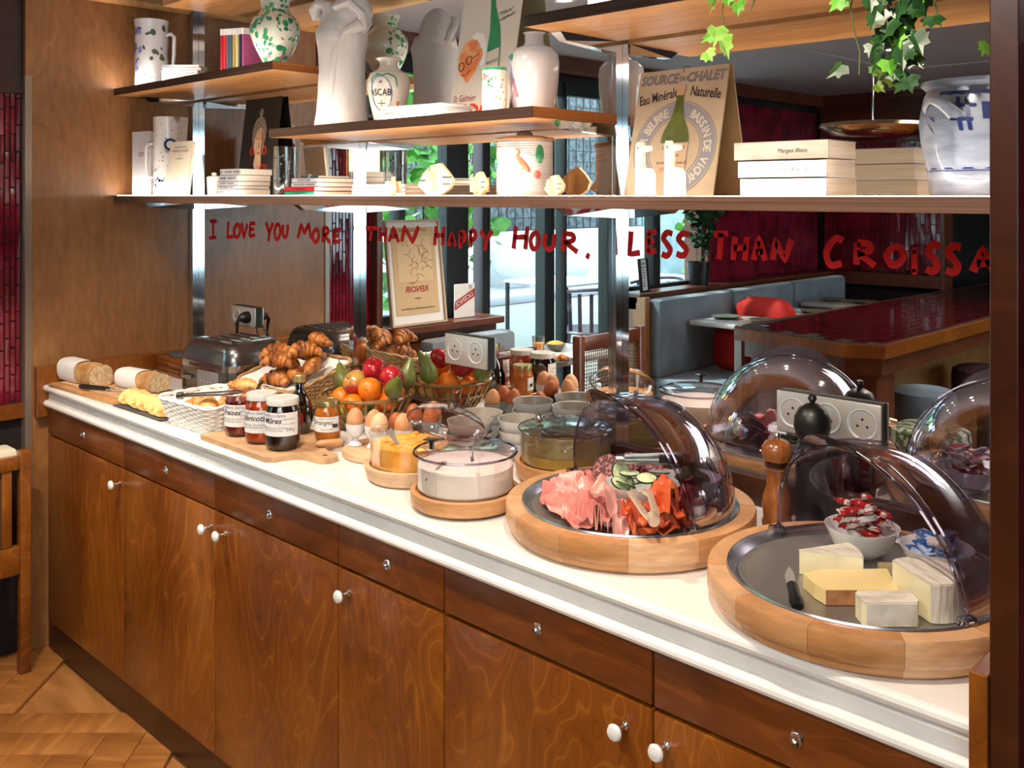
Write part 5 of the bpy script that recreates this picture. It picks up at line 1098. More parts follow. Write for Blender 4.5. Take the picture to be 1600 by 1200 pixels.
ms = thing('mango_spoon', 'steel spoon standing in the orange mango bowl', 'spoon', (1.462, -0.362, 0.815), rot=(R(25), R(-18), 0))
part('handle', MB().tube([(0, 0, -0.02), (0, 0, 0.02), (0, 0, 0.042)], [0.002, 0.0045, 0.008], 8, flat=0.3), mat('spoon_steel', '#c2bdb6', rough=0.35, metal=0.6), ms); part('bowl', MB().ball((0, 0, -0.03), (0.009, 0.004, 0.013), 10, 8), steel, ms)
cb = gbase('cream_bowl', 'clear drum bowl of thick white cream on a round wood base', 1.636, -0.360, 0, 0)
part('wood_base', MB().lathe([(0, 0.006), (0.084, 0.006), (0.089, 0.004), (0.0935, 0.008), (0.0950, 0.024), (0.0945, 0.029), (0.092, 0.0305), (0.086, 0.0305), (0.0845, 0.026), (0, 0.026)], 64), beech, cb)
for a in (200, 290, 20, 110): part('rubber_foot', MB().at(0.07*math.cos(R(a)), 0.07*math.sin(R(a)), 0).lathe([(0.007, 0.006), (0.007, 0.0), (0, 0)], 12), white, cb)
part('bowl', MB().lathe([(0, 0.027), (0.079, 0.027), (0.0835, 0.031), (0.0845, 0.088), (0.0855, 0.090), (0.0838, 0.088), (0.0828, 0.033), (0.078, 0.0285), (0, 0.0285)], 64), clear('clear_bowl', '#fbf9f7'), cb)
creamm = mat('cream', '#f6f5f7', rough=0.5, col2='#f8f2ea', nscale=3)
part('cream_fill', MB().lathe([(0, 0.029), (0.078, 0.029), (0.0822, 0.034), (0.0826, 0.066), (0.0826, 0.071), (0.070, 0.074), (0.05, 0.071), (0.03, 0.076), (0, 0.074)], 56, wob=lambda a, z: 1+(0.004*math.sin(5*a) if z < 0.06 else 0)), creamm, cb)
0 and part('cream_smear', MB().lathe([(0.0829, 0.060), (0.0830, 0.070), (0.0829, 0.078)], 56, wob=lambda a, z: 1 if z < 0.075 else 1), clear('cream_film', '#e2d6c8', refl=0.05), cb)
ld = part('lid', MB().lathe([(0.0885, 0.0905), (0.0895, 0.093), (0.088, 0.0955), (0.080, 0.098), (0, 0.1005)], 64), clear('clear_lid', '#f6eef0'), cb)
part('lid_rim', MB().ring([(0.0890*math.cos(a), 0.0890*math.sin(a), 0.0925) for a in [2*PI*i/64 for i in range(64)]], 0.0022, 8), plasticr, ld)
part('hinge_line', MB().tube([(-0.045, 0.075, 0.0992), (0.02, 0.0, 0.1008), (0.070, -0.050, 0.0975)], 0.0011, 6), plasticr, ld)
part('hinge', MB().at(0.066, -0.046, 0.098, R(-40)).box(-0.008, 0.008, -0.003, 0.003, 0, 0.004, b=0.001), plasticr, ld)
part('handle', MB().at(-0.028, -0.052, 0.1, R(20)).box(-0.012, 0.012, -0.010, 0.010, 0.016, 0.018, b=0.0006).box(-0.003, 0.003, -0.003, 0.003, 0, 0.016), mat('smoked_handle', '#1d2224', rough=0.15, coat=0.4), ld, label='square dark lid handle on a clear stem')
cs = thing('cream_spoon', 'steel spoon leaning in the cream bowl under its lid', 'spoon', (1.640, -0.425, 0.828), rot=(R(-40), R(30), 0))
part('handle', MB().tube([(0, 0, -0.03), (0, 0, 0.0), (0, 0, 0.012)], [0.002, 0.004, 0.006], 8, flat=0.35), steel, cs)
cp = gbase('compote_bowl', 'clear bowl of green apple compote on a wood base, steel ball on its lid', 1.654, -0.1165, 0, 0)
part('wood_base', MB().lathe([(0, 0.003), (0.084, 0.003), (0.093, 0.006), (0.096, 0.028), (0.0955, 0.034), (0.088, 0.034), (0.087, 0.028), (0, 0.028)], 56), beech, cp)
part('bowl', MB().lathe([(0, 0.029), (0.080, 0.029), (0.0855, 0.034), (0.0865, 0.090), (0.0885, 0.093), (0.086, 0.092), (0.0848, 0.036), (0.079, 0.0305), (0, 0.0305)], 56), clear('clear_bowl', '#fbf9f7'), cp)
part('compote', MB().lathe([(0, 0.031), (0.079, 0.031), (0.0845, 0.036), (0.0846, 0.053), (0.06, 0.050), (0, 0.052)], 48, wob=lambda a, z: 1), mat('apple_compote', '#8f7a2c', rough=0.35, coat=0.3, col2='#b39a48', nscale=20, sss=0.15), cp)
part('clinging_film', MB().lathe([(0.0845, 0.054), (0.083, 0.070), (0.0842, 0.088)], 56, wob=lambda a, z: 1-0.02*abs(math.sin(9*a+z*90))), clear('cling_film', '#eeeadf', refl=0.16, rough=0.1), cp)
ld = part('lid', MB().lathe([(0.0895, 0.0925), (0.0905, 0.095), (0.085, 0.0985), (0.05, 0.102), (0, 0.1035)], 56), clear('clear_lid2', '#f4f3f5', refl=0.16, rough=0.06), cp)
part('lid_film', MB().grid(lambda u, v: (0.082*(u*2-1)*math.sqrt(1-0.5*(v*2-1)**2), 0.082*(v*2-1)*math.sqrt(1-0.5*(u*2-1)**2), 0.098+0.0025*math.sin(u*23+3*math.sin(v*9))*math.cos(v*19)), 26, 26), clear('crinkled_film', '#eeeef2', refl=0.3, rough=0.08), ld)
part('lid_knob', MB().at(-0.036, -0.036, 0.1).lathe([(0, 0), (0.003, 0), (0.003, 0.004)], 10).ball((0, 0, 0.012), 0.0088, 18, 12), chrome, ld)
part('lid_rim', MB().ring([(0.090*math.cos(a), 0.090*math.sin(a), 0.0945) for a in [2*PI*i/64 for i in range(64)]], 0.0016, 6), plasticr, ld)
cs2 = thing('compote_spoon', 'dark steel spoon inside the green compote bowl', 'spoon', (1.688, -0.126, 0.818), rot=(R(10), R(52), R(20)))
part('handle', MB().tube([(0, 0, -0.03), (0, 0, 0.01), (0, 0, 0.03)], [0.002, 0.0035, 0.006], 8, flat=0.35), steel, cs2); part('bowl', MB().ball((0, 0, -0.038), (0.010, 0.004, 0.013), 10, 8), steel, cs2)
# ---- roll-top display trays
beech_b = wood('beech_light', '#c9966a', '#d8a87c', '#e6bd92', (0.5, 0.5, 3), rings=4, nscale=6, fine=60, lines=0.3, rough=0.42, coat=0.15)
beech_c = wood('beech_dark', '#a8703e', '#bb824e', '#cd9764', (0.5, 0.5, 3), rings=4, nscale=6, fine=60, lines=0.3, rough=0.42, coat=0.15)
def tray(name, label, x, y, r, ax_ang, phi_out, phi_in, Rd, lid_ang):
    t = thing(name, label, 'display tray', (x, y, CT))
    SEG = [beech, beech_b, beech, beech_c, beech_b, beech]
    for q in range(12): part('wood_segment', MB().lathe([(r*0.90, 0.001), (r*0.93, 0.0), (r*0.955, 0.004), (r*0.965, 0.014), (r*0.985, 0.0145), (r*0.99, 0.016), (r, 0.020), (r, 0.043), (r*0.992, 0.047), (r*0.875, 0.047), (r*0.872, 0.035), (r*0.90, 0.01)], 8, R(30*q+7), R(30*q+36.9)), SEG[q % 6], t)
    part('floor_panel', MB().lathe([(0, 0.022), (r*0.885, 0.022)], 48), blackm, t)
    part('steel_rim', MB().lathe([(r*0.874, 0.0475), (r*0.868, 0.050), (r*0.860, 0.049), (r*0.80, 0.036), (r*0.785, 0.036)], 80), mat('tray_rim_steel', '#c0c0c5', rough=0.24, metal=0.9), t)
    part('steel_plate', MB().lathe([(r*0.79, 0.0375), (r*0.782, 0.0405), (r*0.770, 0.039), (r*0.745, 0.0365), (0, 0.0365)], 80), platem, t)
    c0 = Vector((0, 0, 0.050)); axv = Vector((math.cos(ax_ang), math.sin(ax_ang), 0)); bk = Vector((-math.sin(ax_ang), math.cos(ax_ang), 0)); up = Vector((0, 0, 1))
    def shell(nm, Rr, f0, f1, m, z=0):
        g = MB().grid(lambda u, v: tuple(c0 + Rr*(math.cos(PI*v)*axv + math.sin(PI*v)*(math.cos(f0+(f1-f0)*u)*bk + math.sin(f0+(f1-f0)*u)*up))), 26, 40); s_ = part(nm, g, m, t)
        for f in ((f0, f1) if nm != 'fixed_dome' else (f1,)):
            part('edge_rim', MB().tube([tuple(c0 + Rr*(math.cos(PI*v/40)*axv + math.sin(PI*v/40)*(math.cos(f)*bk + math.sin(f)*up))) for v in range(41)], 0.0019, 6), plasticr, s_)
        return s_
    shell('fixed_dome', Rd, R(2), phi_out, plastic); s2 = shell('rolling_lid', Rd*0.965, R(lid_ang), phi_in, plastic2)
    # the handle flange at the crown of the rolling lid
    f = phi_in; e = MB()
    def fl(u, v):
        a = PI*(0.5+(v-0.5)*0.34); hgt = 0.030*math.sin(PI*v)**0.7; p = c0 + Rd*0.965*(math.cos(a)*axv + math.sin(a)*(math.cos(f)*bk + math.sin(f)*up)); out = (math.sin(a)*(math.cos(f)*bk + math.sin(f)*up) + math.cos(a)*axv)
        tang = (-math.sin(f)*bk*-1*0 + (math.cos(f)*up - math.sin(f)*bk))
        return tuple(p + out*hgt*u*0.8 + tang*hgt*u*0.9)
    part('handle_flange', e.grid(fl, 6, 16, 0.0015), clear('violet_flange', '#b9aec4', refl=0.22), s2)
    for s_ in (-1, 1):
        p = c0 + axv*Rd*s_
        part('pivot_knob', MB().at(p.x, p.y, p.z).ball((0, 0, 0), 0.0085, 14, 10).at(p.x, p.y, p.z).tube([(0, 0, 0), tuple(-bk*0.014 + up*0.002)], [0.006, 0.007], 12), clear('clear_pivot', '#d9cfd6', refl=0.5), t)
    return t
HX, HY = 1.915, -0.262
tr1 = tray('ham_tray', 'round wooden roll-top tray with ham, salmon and cucumbers under clear domes', HX, HY, 0.1975, R(-18), R(97), R(100), 0.166, 4)
tr2 = tray('cheese_tray', 'round wooden roll-top tray of cheeses at the right end of the counter', 2.312, -0.288, 0.1975, R(-22), R(97), R(100), 0.166, 4)
TP = CT+0.0370
hamm = mat('ham_pink', '#e08f84', rough=0.35, coat=0.25, col2='#eeb0a2', nscale=12, sss=0.25); hamm2 = mat('ham_deep', '#d0746c', rough=0.35, coat=0.25, col2='#e89a8e', nscale=30, stretch=(1, 3, 1)); hamr = mat('smoked_red', '#b8321a', rough=0.3, coat=0.4, col2='#e8743c', nscale=26, sss=0.15)
salm = mat('salami', '#5a1418', rough=0.4, col2='#b5787a', nscale=170, lo=0.5, hi=0.62, coat=0.2); dryh = mat('dry_ham', '#6e1414', rough=0.35, col2='#a04038', nscale=24, coat=0.2)
pile = Drape(HX-0.16, HY-0.16, HX+0.16, HY+0.16, TP, keep=((1.925, -0.262, 0.052), (1.972, -0.168, 0.050), (HX, HY, -0.146)))
def slicef(name, cat, label, loc, rot, a, b_, m, group, seed, amp=0.012, fold=1.0, th=0.0013):
    rd = random.Random(seed); p1, p2, p3 = [rd.uniform(0, 6.3) for _ in range(3)]; w = rd.choice((2.6, 3.2, 3.8))
    def wave(x, y):   # a soft roll along one side, ripples toward the edge
        e = x*x+y*y; return amp*(0.55*(1+math.sin(x*w+p1))*0.5 + 0.9*max(0, math.sin(y*w*1.2+p2))**1.5 + 0.35*e*(1+math.sin(6*math.atan2(y, x)+p3)))
    mb = pile.lay(loc[0], loc[1], rot[2], a, b_, wave, th)
    zb = min(v[2] for v in mb.v); mb.v = [(x, y, z-zb) for x, y, z in mb.v]
    return solo(name, mb, m, label, cat, (loc[0], loc[1], zb), group=group)
P_ = [(1.800, -0.305, 0.000, 20, 0.036, 0.034), (1.828, -0.282, 0.010, 60, 0.044, 0.030), (1.838, -0.338, 0.006, -20, 0.046, 0.036), (1.872, -0.308, 0.014, 35, 0.046, 0.036), (1.874, -0.362, 0.008, 10, 0.044, 0.034), (1.915, -0.335, 0.016, 60, 0.050, 0.040), (1.918, -0.382, 0.008, -30, 0.042, 0.034), (1.950, -0.360, 0.014, 20, 0.044, 0.040), (1.948, -0.396, 0.006, 80, 0.034, 0.034), (1.975, -0.388, 0.006, -60, 0.030, 0.032), (1.832, -0.240, 0.004, -50, 0.036, 0.028)]
HL = ['at the far left of the pink heap', 'rolled at the upper left of the pink heap', 'at the left front of the pink heap', 'folded over in the upper middle of the heap', 'at the front rim left of centre', 'draped across the middle of the heap', 'at the front rim in the centre', 'draped at the right of the pink heap', 'at the front rim, right of centre', 'hanging toward the tongs hinge', 'behind the pink heap near the salami']
for i, (x, y, z, rz, a, b_) in enumerate(P_):
    slicef('ham_slice', 'ham', 'folded pink ham slice '+HL[i], (x, y, TP+z), (R(6*(i % 3)-6), R(5*(i % 2)), R(rz)), a*0.92, b_*0.9, hamm if i % 2 else hamm2, 'folded ham slices', i+1, 0.0105, 1.0)
SLB = ['next to the tongs tips', 'at the top of the orange heap', 'in the middle of the orange heap', 'at the front of the orange heap', 'at the right edge of the orange heap', 'low beside the tongs hinge', 'highest, toward the domes', 'right of centre under the lid edge']
for i, (x, y, z, rz) in enumerate([(1.992, -0.330, 0.006, 10), (2.010, -0.290, 0.010, 60), (2.025, -0.320, 0.010, -30), (2.020, -0.345, 0.004, 30), (2.032, -0.302, 0.006, 80), (2.005, -0.362, 0.004, -60), (1.998, -0.270, 0.004, 20), (2.026, -0.325, 0.008, 140)]):
    slicef('smoked_salmon', 'salmon', 'curled orange-red smoked slice '+SLB[i], (x, y, TP+z), (R(8*(i % 3)-8), R(10*(i % 2)), R(rz)), 0.026, 0.022, hamr, 'smoked orange slices', i+40, 0.0095, 1.2)
for i, (x, y, rz) in enumerate([(2.020, -0.240, 0), (2.045, -0.258, 50), (2.032, -0.215, 100), (1.998, -0.238, 140)]):
    slicef('cured_ham', 'ham', ['dark cured ham slice beside the smoked salmon', 'dark cured ham slice by the right rim', 'dark cured ham slice behind the gherkin bowl', 'dark cured ham slice between the two bowls'][i], (x, y, TP+0.002), (0, 0, R(rz)), 0.030, 0.026, dryh, 'dark cured ham slices', i+70, 0.006, 1.0)
for i in range(7):
    m = MB().lathe([(0, 0), (0.024, 0), (0.0245, 0.0006), (0.024, 0.0013), (0, 0.0013)], 26)
    solo('salami_slice', m, salm, 'round salami slice, %s counting back from the cucumber bowl' % ['first', 'second', 'third', 'fourth', 'fifth', 'sixth', 'last'][i], 'salami', (1.842+i*0.008, -0.235+i*0.010, TP+0.014+0.002*i), rot=(R(42), R(-22+2*i), R(25)), group='fanned salami slices')
def wbowl(name, label, x, y, z, r=0.048, h=0.040): return solo(name, MB().lathe([(0, 0), (r*0.45, 0), (r*0.5, 0.002), (r*0.78, h*0.35), (r, h), (r*0.97, h), (r*0.74, h*0.38), (r*0.42, 0.004), (0, 0.004)], 44), white, label, 'bowl', (x, y, z), group='small white bowls')
wbowl('white_bowl', 'small white bowl of sliced cucumber on the ham tray', 1.925, -0.262, TP)
wbowl('white_bowl', 'small white bowl of gherkins under the dome of the ham tray', 1.972, -0.168, TP, 0.046)
cuc = mat('cucumber_flesh', '#c3d19a', rough=0.35, coat=0.3, col2='#e0e6c4', nscale=60); skin = mat('cucumber_skin', '#143d1c', rough=0.3, coat=0.3)
CL = ['standing upright at the left of the bowl', 'standing second at the left of the bowl', 'lying at the front left', 'lying at the front centre', 'lying at the front right', 'on top in the middle', 'on top at the right rim', 'at the back of the heap', 'under the others near the centre', 'leaning on the right rim toward the gherkins']
for i, (dx, dy, dz, rx, ry) in enumerate([(-0.032, 0.006, 0.043, 78, 20), (-0.024, 0.002, 0.045, 72, 30), (-0.016, -0.014, 0.043, 28, -10), (0.0, -0.020, 0.042, 24, 0), (0.016, -0.014, 0.042, 20, 8), (0.002, 0.002, 0.047, 14, -12), (0.026, 0.0, 0.046, 8, 10), (0.008, 0.018, 0.044, -14, 4), (-0.002, 0.0, 0.038, 0, 0), (0.036, 0.010, 0.046, 6, 6)]):
    c = thing('cucumber_slice', 'cucumber slice '+CL[i], 'cucumber', (1.925+dx, -0.262+dy, TP+dz), rot=(R(rx), R(ry), i), group='cucumber slices')
    part('flesh', MB().lathe([(0, -0.0011), (0.0152, -0.0011), (0.0152, 0.0011), (0, 0.0011)], 20), cuc, c); part('skin', MB().lathe([(0.0152, -0.0012), (0.0166, -0.0009), (0.0166, 0.0009), (0.0152, 0.0012)], 20), skin, c)
gk = mat('gherkin', '#4a5418', rough=0.3, coat=0.3, col2='#343c12', nscale=80, bump=0.6, bscale=120)
for i in range(10):
    a = i*0.628; solo('gherkin', MB().tube([(-0.018, 0, 0), (-0.012, 0, 0.001), (0, 0.001, 0.002), (0.012, 0, 0.001), (0.018, 0, 0)], [0.003, 0.0062, 0.007, 0.0062, 0.003], 10), gk, 'small bumpy gherkin among those in the white bowl under the dome', 'gherkin', (1.972+0.020*math.cos(a)*(i % 3)/2, -0.168+0.020*math.sin(a)*(i % 3)/2, TP+0.036+0.004*(i % 3)), rz=a*2.3, group='gherkins in the bowl')
tongs('serving_tongs', 'gold-hinged steel tongs lying on the ham with the hinge on the rim', (2.062, -0.400, TP+0.016), (R(0), R(-13), R(142)), 0.080, 0.013, m=mat('warm_steel', '#d6bfa8', rough=0.35, metal=0.6))
t2 = tongs('serving_tongs', 'steel tongs with black grips lying across the two small bowls', (1.902, -0.270, TP+0.058), (R(90), R(-2), R(38)), 0.118, 0.005)
part('grip', MB().box(0.062, 0.112, -0.007, 0.007, -0.0035, 0.0035, b=0.002), black, t2)
# ---- cheese tray contents
CX, CY = 2.302, -0.270
wbowl('white_bowl', 'small white bowl heaped with red-wrapped portions on the cheese tray', 2.272, -0.202, TP, 0.050, 0.040)
wbowl('white_bowl', 'small white bowl of blue-wrapped portions on the cheese tray', 2.372, -0.200, TP, 0.046, 0.036)
redw_ = mat('red_wrapper', '#a81c18', rough=0.35, col2='#d9c9bc', nscale=75, lo=0.52, hi=0.56, coat=0.3); bluew = mat('blue_wrapper', '#2f5fa0', rough=0.35, col2='#b9cbe0', nscale=75, lo=0.5, hi=0.55, coat=0.3); whw = mat('white_wrapper', '#c9c4c0', rough=0.4, col2='#8f8a90', nscale=70, lo=0.55, hi=0.6)
rd = random.Random(17)
def packet(m, m2, label, cat, loc, rot, group, L=0.013):
    p = thing('wrapped_portion', label, cat, loc, rot=rot, group=group); part('wrapper', MB().box(-L, L, -0.0065, 0.0065, -0.004, 0.004, b=0.0018), m, p)
    part('crimped_end', MB().box(L-0.001, L+0.005, -0.0075, 0.0075, -0.0007, 0.0007), m2, p); part('crimped_end', MB().box(-L-0.005, -L+0.001, -0.0075, 0.0075, -0.0007, 0.0007), m2, p)
for i in range(22):
    a = rd.uniform(0, 6.3); q = 0.034*math.sqrt(rd.random()); z = 0.032+0.026*(1-q/0.036)*rd.random()+0.004
    packet(redw_ if i % 5 else whw, redw_, 'red and white wrapped portion heaped in the left bowl of the cheese tray', 'wrapped portion', (2.276+q*math.cos(a), -0.200+q*math.sin(a), TP+z), (rd.uniform(-.35, .35), rd.uniform(-.3, .3), rd.uniform(0, 6.3)), 'red wrapped portions')
for i in range(14):
    a = rd.uniform(0, 6.3); q = 0.033*math.sqrt(rd.random()); z = 0.034+0.020*(1-q/0.036)*rd.random()+0.004
    packet(bluew if i % 4 else whw, bluew, 'blue wrapped portion in the right bowl of the cheese tray', 'wrapped portion', (2.372+q*math.cos(a), -0.190+q*math.sin(a), TP+z), (rd.uniform(-.3, .3), rd.uniform(-.25, .25), rd.uniform(0, 6.3)), 'blue wrapped portions', 0.014)
rind = mat('white_rind', '#d9d0c4', rough=0.75, col2='#b8ab9c', nscale=26, stretch=(1, 4, 1), bump=0.4, bscale=60, lo=0.42, hi=0.7); paste = mat('soft_cheese', '#e3d7ae', rough=0.45, sss=0.3, col2='#eee4c4', nscale=30)
comte = mat('hard_cheese', '#e2c888', rough=0.4, sss=0.2, col2='#ead6a0', nscale=8); brind = mat('brown_rind', '#8a5530', rough=0.7, col2='#b07c50', nscale=50)
def wedge(name, label, loc, rz, poly, h, mt, mp, side=()):
    c = thing(name, label, 'cheese', loc, rz)
    part('cheese_body', MB().prism(poly, 0, h), mp, c, smooth=False); n = len(poly); cx = sum(p[0] for p in poly)/n; cy = sum(p[1] for p in poly)/n
    if mt: part('rind_top', MB().prism([(cx+(x-cx)*1.01, cy+(y-cy)*1.01) for x, y in poly], h, h+0.0016), mt, c, smooth=False)
    for (i, j) in side:
        b = MB()
        for k in range(i, j):
            (x0, y0), (x1, y1) = poly[k], poly[(k+1) % n]; dx, dy = x1-x0, y1-y0; l = math.hypot(dx, dy); nx, ny = dy/l*0.0012, -dx/l*0.0012
            b.add([(x0, y0, 0), (x1, y1, 0), (x1, y1, h), (x0, y0, h), (x0+nx, y0+ny, 0), (x1+nx, y1+ny, 0), (x1+nx, y1+ny, h), (x0+nx, y0+ny, h)], [(4,5,6,7), (0,4,7,3), (1,2,6,5), (3,7,6,2), (0,1,5,4)])
        part('rind_side', b, brind if mt is None else rind, c, smooth=False)
    return c
arc = lambda r, a0, a1, n=8: [(r*math.cos(R(a0+(a1-a0)*i/n)), r*math.sin(R(a0+(a1-a0)*i/n))) for i in range(n+1)]
wedge('cheese_wedge', 'white-rinded soft cheese wedge at the back left of the cheese tray', (2.244, -0.328, 0.788), R(12), [(0, 0)] + arc(0.078, 12, 52), 0.030, rind, paste, ((1, 8),))
wedge('cheese_slab', 'long flat yellow cheese slab with brown rind in the middle of the tray', (2.314, -0.395, 0.788), R(44), [(0, 0), (0.088, 0.0), (0.094, 0.030), (0.100, 0.068), (0.010, 0.064), (-0.012, 0.052), (-0.008, 0.02)], 0.018, None, comte, ((0, 1),))
wedge('half_brie', 'thick half wheel of white-rinded cheese at the right of the tray', (2.3935, -0.3365, 0.7882), R(-34), [(x_, y_+0.020) for x_, y_ in arc(0.042, -28, 208, 20)], 0.044, rind, paste, ((0, 20),))
wedge('cheese_log', 'short white log-shaped cheese piece at the front of the tray', (2.375, -0.417, 0.788), R(44), [(0, 0), (0.058, 0), (0.062, 0.006), (0.062, 0.030), (0.056, 0.034), (0.002, 0.034), (-0.004, 0.026), (-0.004, 0.006)], 0.026, rind, paste, ((0, 1),))
wedge('thin_cheese', 'thin pale cheese piece lying between the two bowls', (2.321, -0.254, 0.788), R(40), [(0, 0), (0.030, 0), (0.030, 0.014), (0, 0.014)], 0.010, None, comte)
ck = thing('cheese_knife', 'pointed cheese knife with black handle resting over the tray rim', 'knife', (2.301, -0.440, TP+0.016), rot=(R(0), R(-3), R(124)))
part('handle', MB().tube([(0, 0, 0), (0.01, 0, 0.001), (0.03, 0, 0), (0.062, 0, -0.001)], [0.007, 0.0095, 0.0075, 0.007], 10, flat=0.7), black, ck)
part('blade', MB().prism([(0.060, -0.0055), (0.060, 0.006), (0.085, 0.007), (0.105, 0.003), (0.118, -0.002), (0.1, -0.0055)], -0.003, -0.0018), mat('blade', '#b9b6b0', rough=0.35, metal=0.5), ck)
# ---- pepper mills and cruet by the mirror
def mill(name, label, x, y, H, r, m):
    t = thing(name, label, 'pepper mill', (x, y, CT)); h = H
    part('body', MB().lathe([(0, 0), (r*1.05, 0), (r*1.1, h*0.05), (r*0.98, h*0.09), (r*1.0, h*0.12), (r*1.08, h*0.22), (r*1.02, h*0.32), (r*0.78, h*0.43), (r*0.72, h*0.52), (r*0.88, h*0.60), (r*0.95, h*0.615), (r*0.80, h*0.63), (0, h*0.63)], 36), m, t)
    part('collar', MB().lathe([(r*0.80, h*0.63), (r*0.9, h*0.635), (r*0.78, h*0.65), (r*0.9, h*0.665), (r*0.75, h*0.68)], 32), mat('dark_ring', '#2c140a', rough=0.4) if m != black else black, t)
    part('head', MB().lathe([(r*0.70, h*0.675), (r*0.95, h*0.70), (r*1.12, h*0.77), (r*1.08, h*0.84), (r*0.8, h*0.90), (r*0.35, h*0.93), (0, h*0.935)], 36), m, t)
    part('finial', MB().lathe([(r*0.16, h*0.93), (r*0.16, h*0.945), (r*0.28, h*0.965), (r*0.22, h*0.99), (0, h)], 20), black if m == black else chrome, t); return t
mill('pepper_mill', 'tall black pepper mill standing in front of the triple socket', 2.138, -0.084, 0.222, 0.0255, black)
mill('pepper_mill', 'shorter brown wooden pepper mill left of the black one', 2.076, -0.082, 0.152, 0.0225, wood('mill_wood', '#6a3a18', '#8a5026', '#a4683a', (3, 3, 1), nscale=6, rough=0.25))
0 and mill('salt_mill', 'squat black mill half hidden behind the tall black mill', 2.175, -0.060, 0.145, 0.020, black)
cr = thing('oil_cruet', 'dark oil bottle with steel pourer behind the brown mill', 'bottle', (2.107, -0.040, CT))
part('bottle', MB().lathe([(0, 0), (0.019, 0), (0.0195, 0.09), (0.016, 0.115), (0.009, 0.125), (0.009, 0.140), (0, 0.140)], 28), mat('dark_glass', '#0d1008', rough=0.08, coat=0.5), cr)
part('pourer', MB().lathe([(0.013, 0.138), (0.0135, 0.146), (0.006, 0.150), (0.004, 0.152)], 20).tube([(0, 0, 0.15), (0, 0, 0.172), (-0.004, -0.002, 0.180)], [0.004, 0.0045, 0.005], 10), chrome, cr)
solo('short_glass', MB().lathe([(0, 0), (0.016, 0), (0.018, 0.05), (0.017, 0.05), (0.015, 0.003), (0, 0.003)], 20), jarglass, 'small clear glass tumbler behind the black mill', 'glass', (2.156, -0.037, CT))

# ================================================================ THINGS ON THE SHELVES
Z1, Z2, Z0 = 1.6025, 1.4415, 1.2836
potw = mat('cracked_white_glaze', '#dcd9d6', rough=0.25, coat=0.4, col2='#8e8c98', nscale=26, lo=0.60, hi=0.70)
def handle(pts, r, m, par, name='handle'): return part(name, MB().tube(pts, r, 8), m, par)
def blobs(par, m, n, r, z0, z1, seed, s=0.007, arc_=(-1.4, 1.0), name='painted_spot', rf=None):
    """painted blots lying on a turned pot: each follows the wall"""
    rd = random.Random(seed); b = MB()
    for i in range(n):
        a = rd.uniform(*arc_); z = rd.uniform(z0, z1); R0 = (rf(z) if rf else r)+0.0006; t = rd.uniform(0, 6.3); k = rd.uniform(0.6, 1.3)*s; q = rd.uniform(0.4, 0.9)
        P = []
        for j in range(10):
            th = 2*PI*j/10; du = k*math.cos(th); dv = k*q*math.sin(th); x, y = du*math.cos(t)-dv*math.sin(t), du*math.sin(t)+dv*math.cos(t); aa = a+x/R0; zz = z+y
            R1 = (rf(zz) if rf else r)+0.0008; P.append((R1*math.sin(aa), -R1*math.cos(aa), zz))
        c = ((rf(z) if rf else r)+0.0012); b.add([(c*math.sin(a), -c*math.cos(a), z)]+P, [(0, j+1, (j+1) % 10+1) for j in range(10)])
    o = part(name, b, m, par); o['kind'] = 'stuff'; return o
green = mat('green_glaze', '#1f7a4e', rough=0.2, coat=0.4, col2='#4fae7c', nscale=50); bluep = mat('blue_glaze', '#5a64a8', rough=0.25, coat=0.4, col2='#a4aad0', nscale=40); olive = mat('olive_glaze', '#4d5a3a', rough=0.3, coat=0.3); pinkp = mat('pink_glaze', '#b5808c', rough=0.3, coat=0.3); brownp = mat('brown_line', '#7a3a22', rough=0.4); navy = mat('cobalt_glaze', '#1c2a5c', rough=0.3, coat=0.3)
# white butterfly pitcher
p = thing('pitcher', 'tall white pitcher painted with butterflies and blue flowers, upper left shelf', 'pitcher', (0.092, -0.192, Z1), R(36))
part('body', MB().lathe([(0, 0), (0.044, 0), (0.047, 0.01), (0.0455, 0.06), (0.048, 0.075), (0.0455, 0.10), (0.0475, 0.13), (0.046, 0.17), (0.049, 0.198), (0.047, 0.199), (0.043, 0.17), (0.043, 0.01), (0, 0.01)], 48, wob=lambda a, z: 1+0.012*math.sin(5*a+z*40)), mat('white_glaze', '#dddcdf', rough=0.25, coat=0.5), p)
handle([(0.045, 0, 0.155), (0.062, 0, 0.158), (0.072, 0, 0.148), (0.071, 0, 0.10), (0.068, 0, 0.065), (0.046, 0, 0.05)], 0.0055, mat('white_glaze', '#dddcdf'), p)
blobs(p, bluep, 26, 0.0475, 0.05, 0.17, 3, 0.009, (-1.5, -0.2), 'blue_flower'); blobs(p, olive, 12, 0.0482, 0.08, 0.185, 5, 0.008, (-0.6, 1.3), 'butterfly')
blobs(p, blackm, 40, 0.0475, 0.01, 0.045, 9, 0.0018, (-1.5, 1.4), 'speckle')
def mags(name, n, x, y, z, w, d, t, rz, lab, group, m=paper, jit=6, first=0, cat='book', sm=None):
    for i in range(n):
        b = thing(name, lab % ['lowest', 'second lowest', 'third', 'fourth', 'fifth', 'topmost'][i if i < n-1 else 5], cat, (x, y, z+i*t), R(rz+random.Random(first+i).uniform(-jit, jit)), group=group)
        part('cover', MB().box(-w/2, w/2, -d/2, -d/2+0.0012, 0, t-0.0006).box(-w/2, w/2, -d/2, d/2, 0, 0.0009).box(-w/2, w/2, -d/2, d/2, t-0.0015, t-0.0006), sm or m, b, smooth=False)
        part('pages', MB().box(-w/2+0.002, w/2-0.002, -d/2+0.0012, d/2-0.001, 0.0009, t-0.0015), bookp, b, smooth=False)
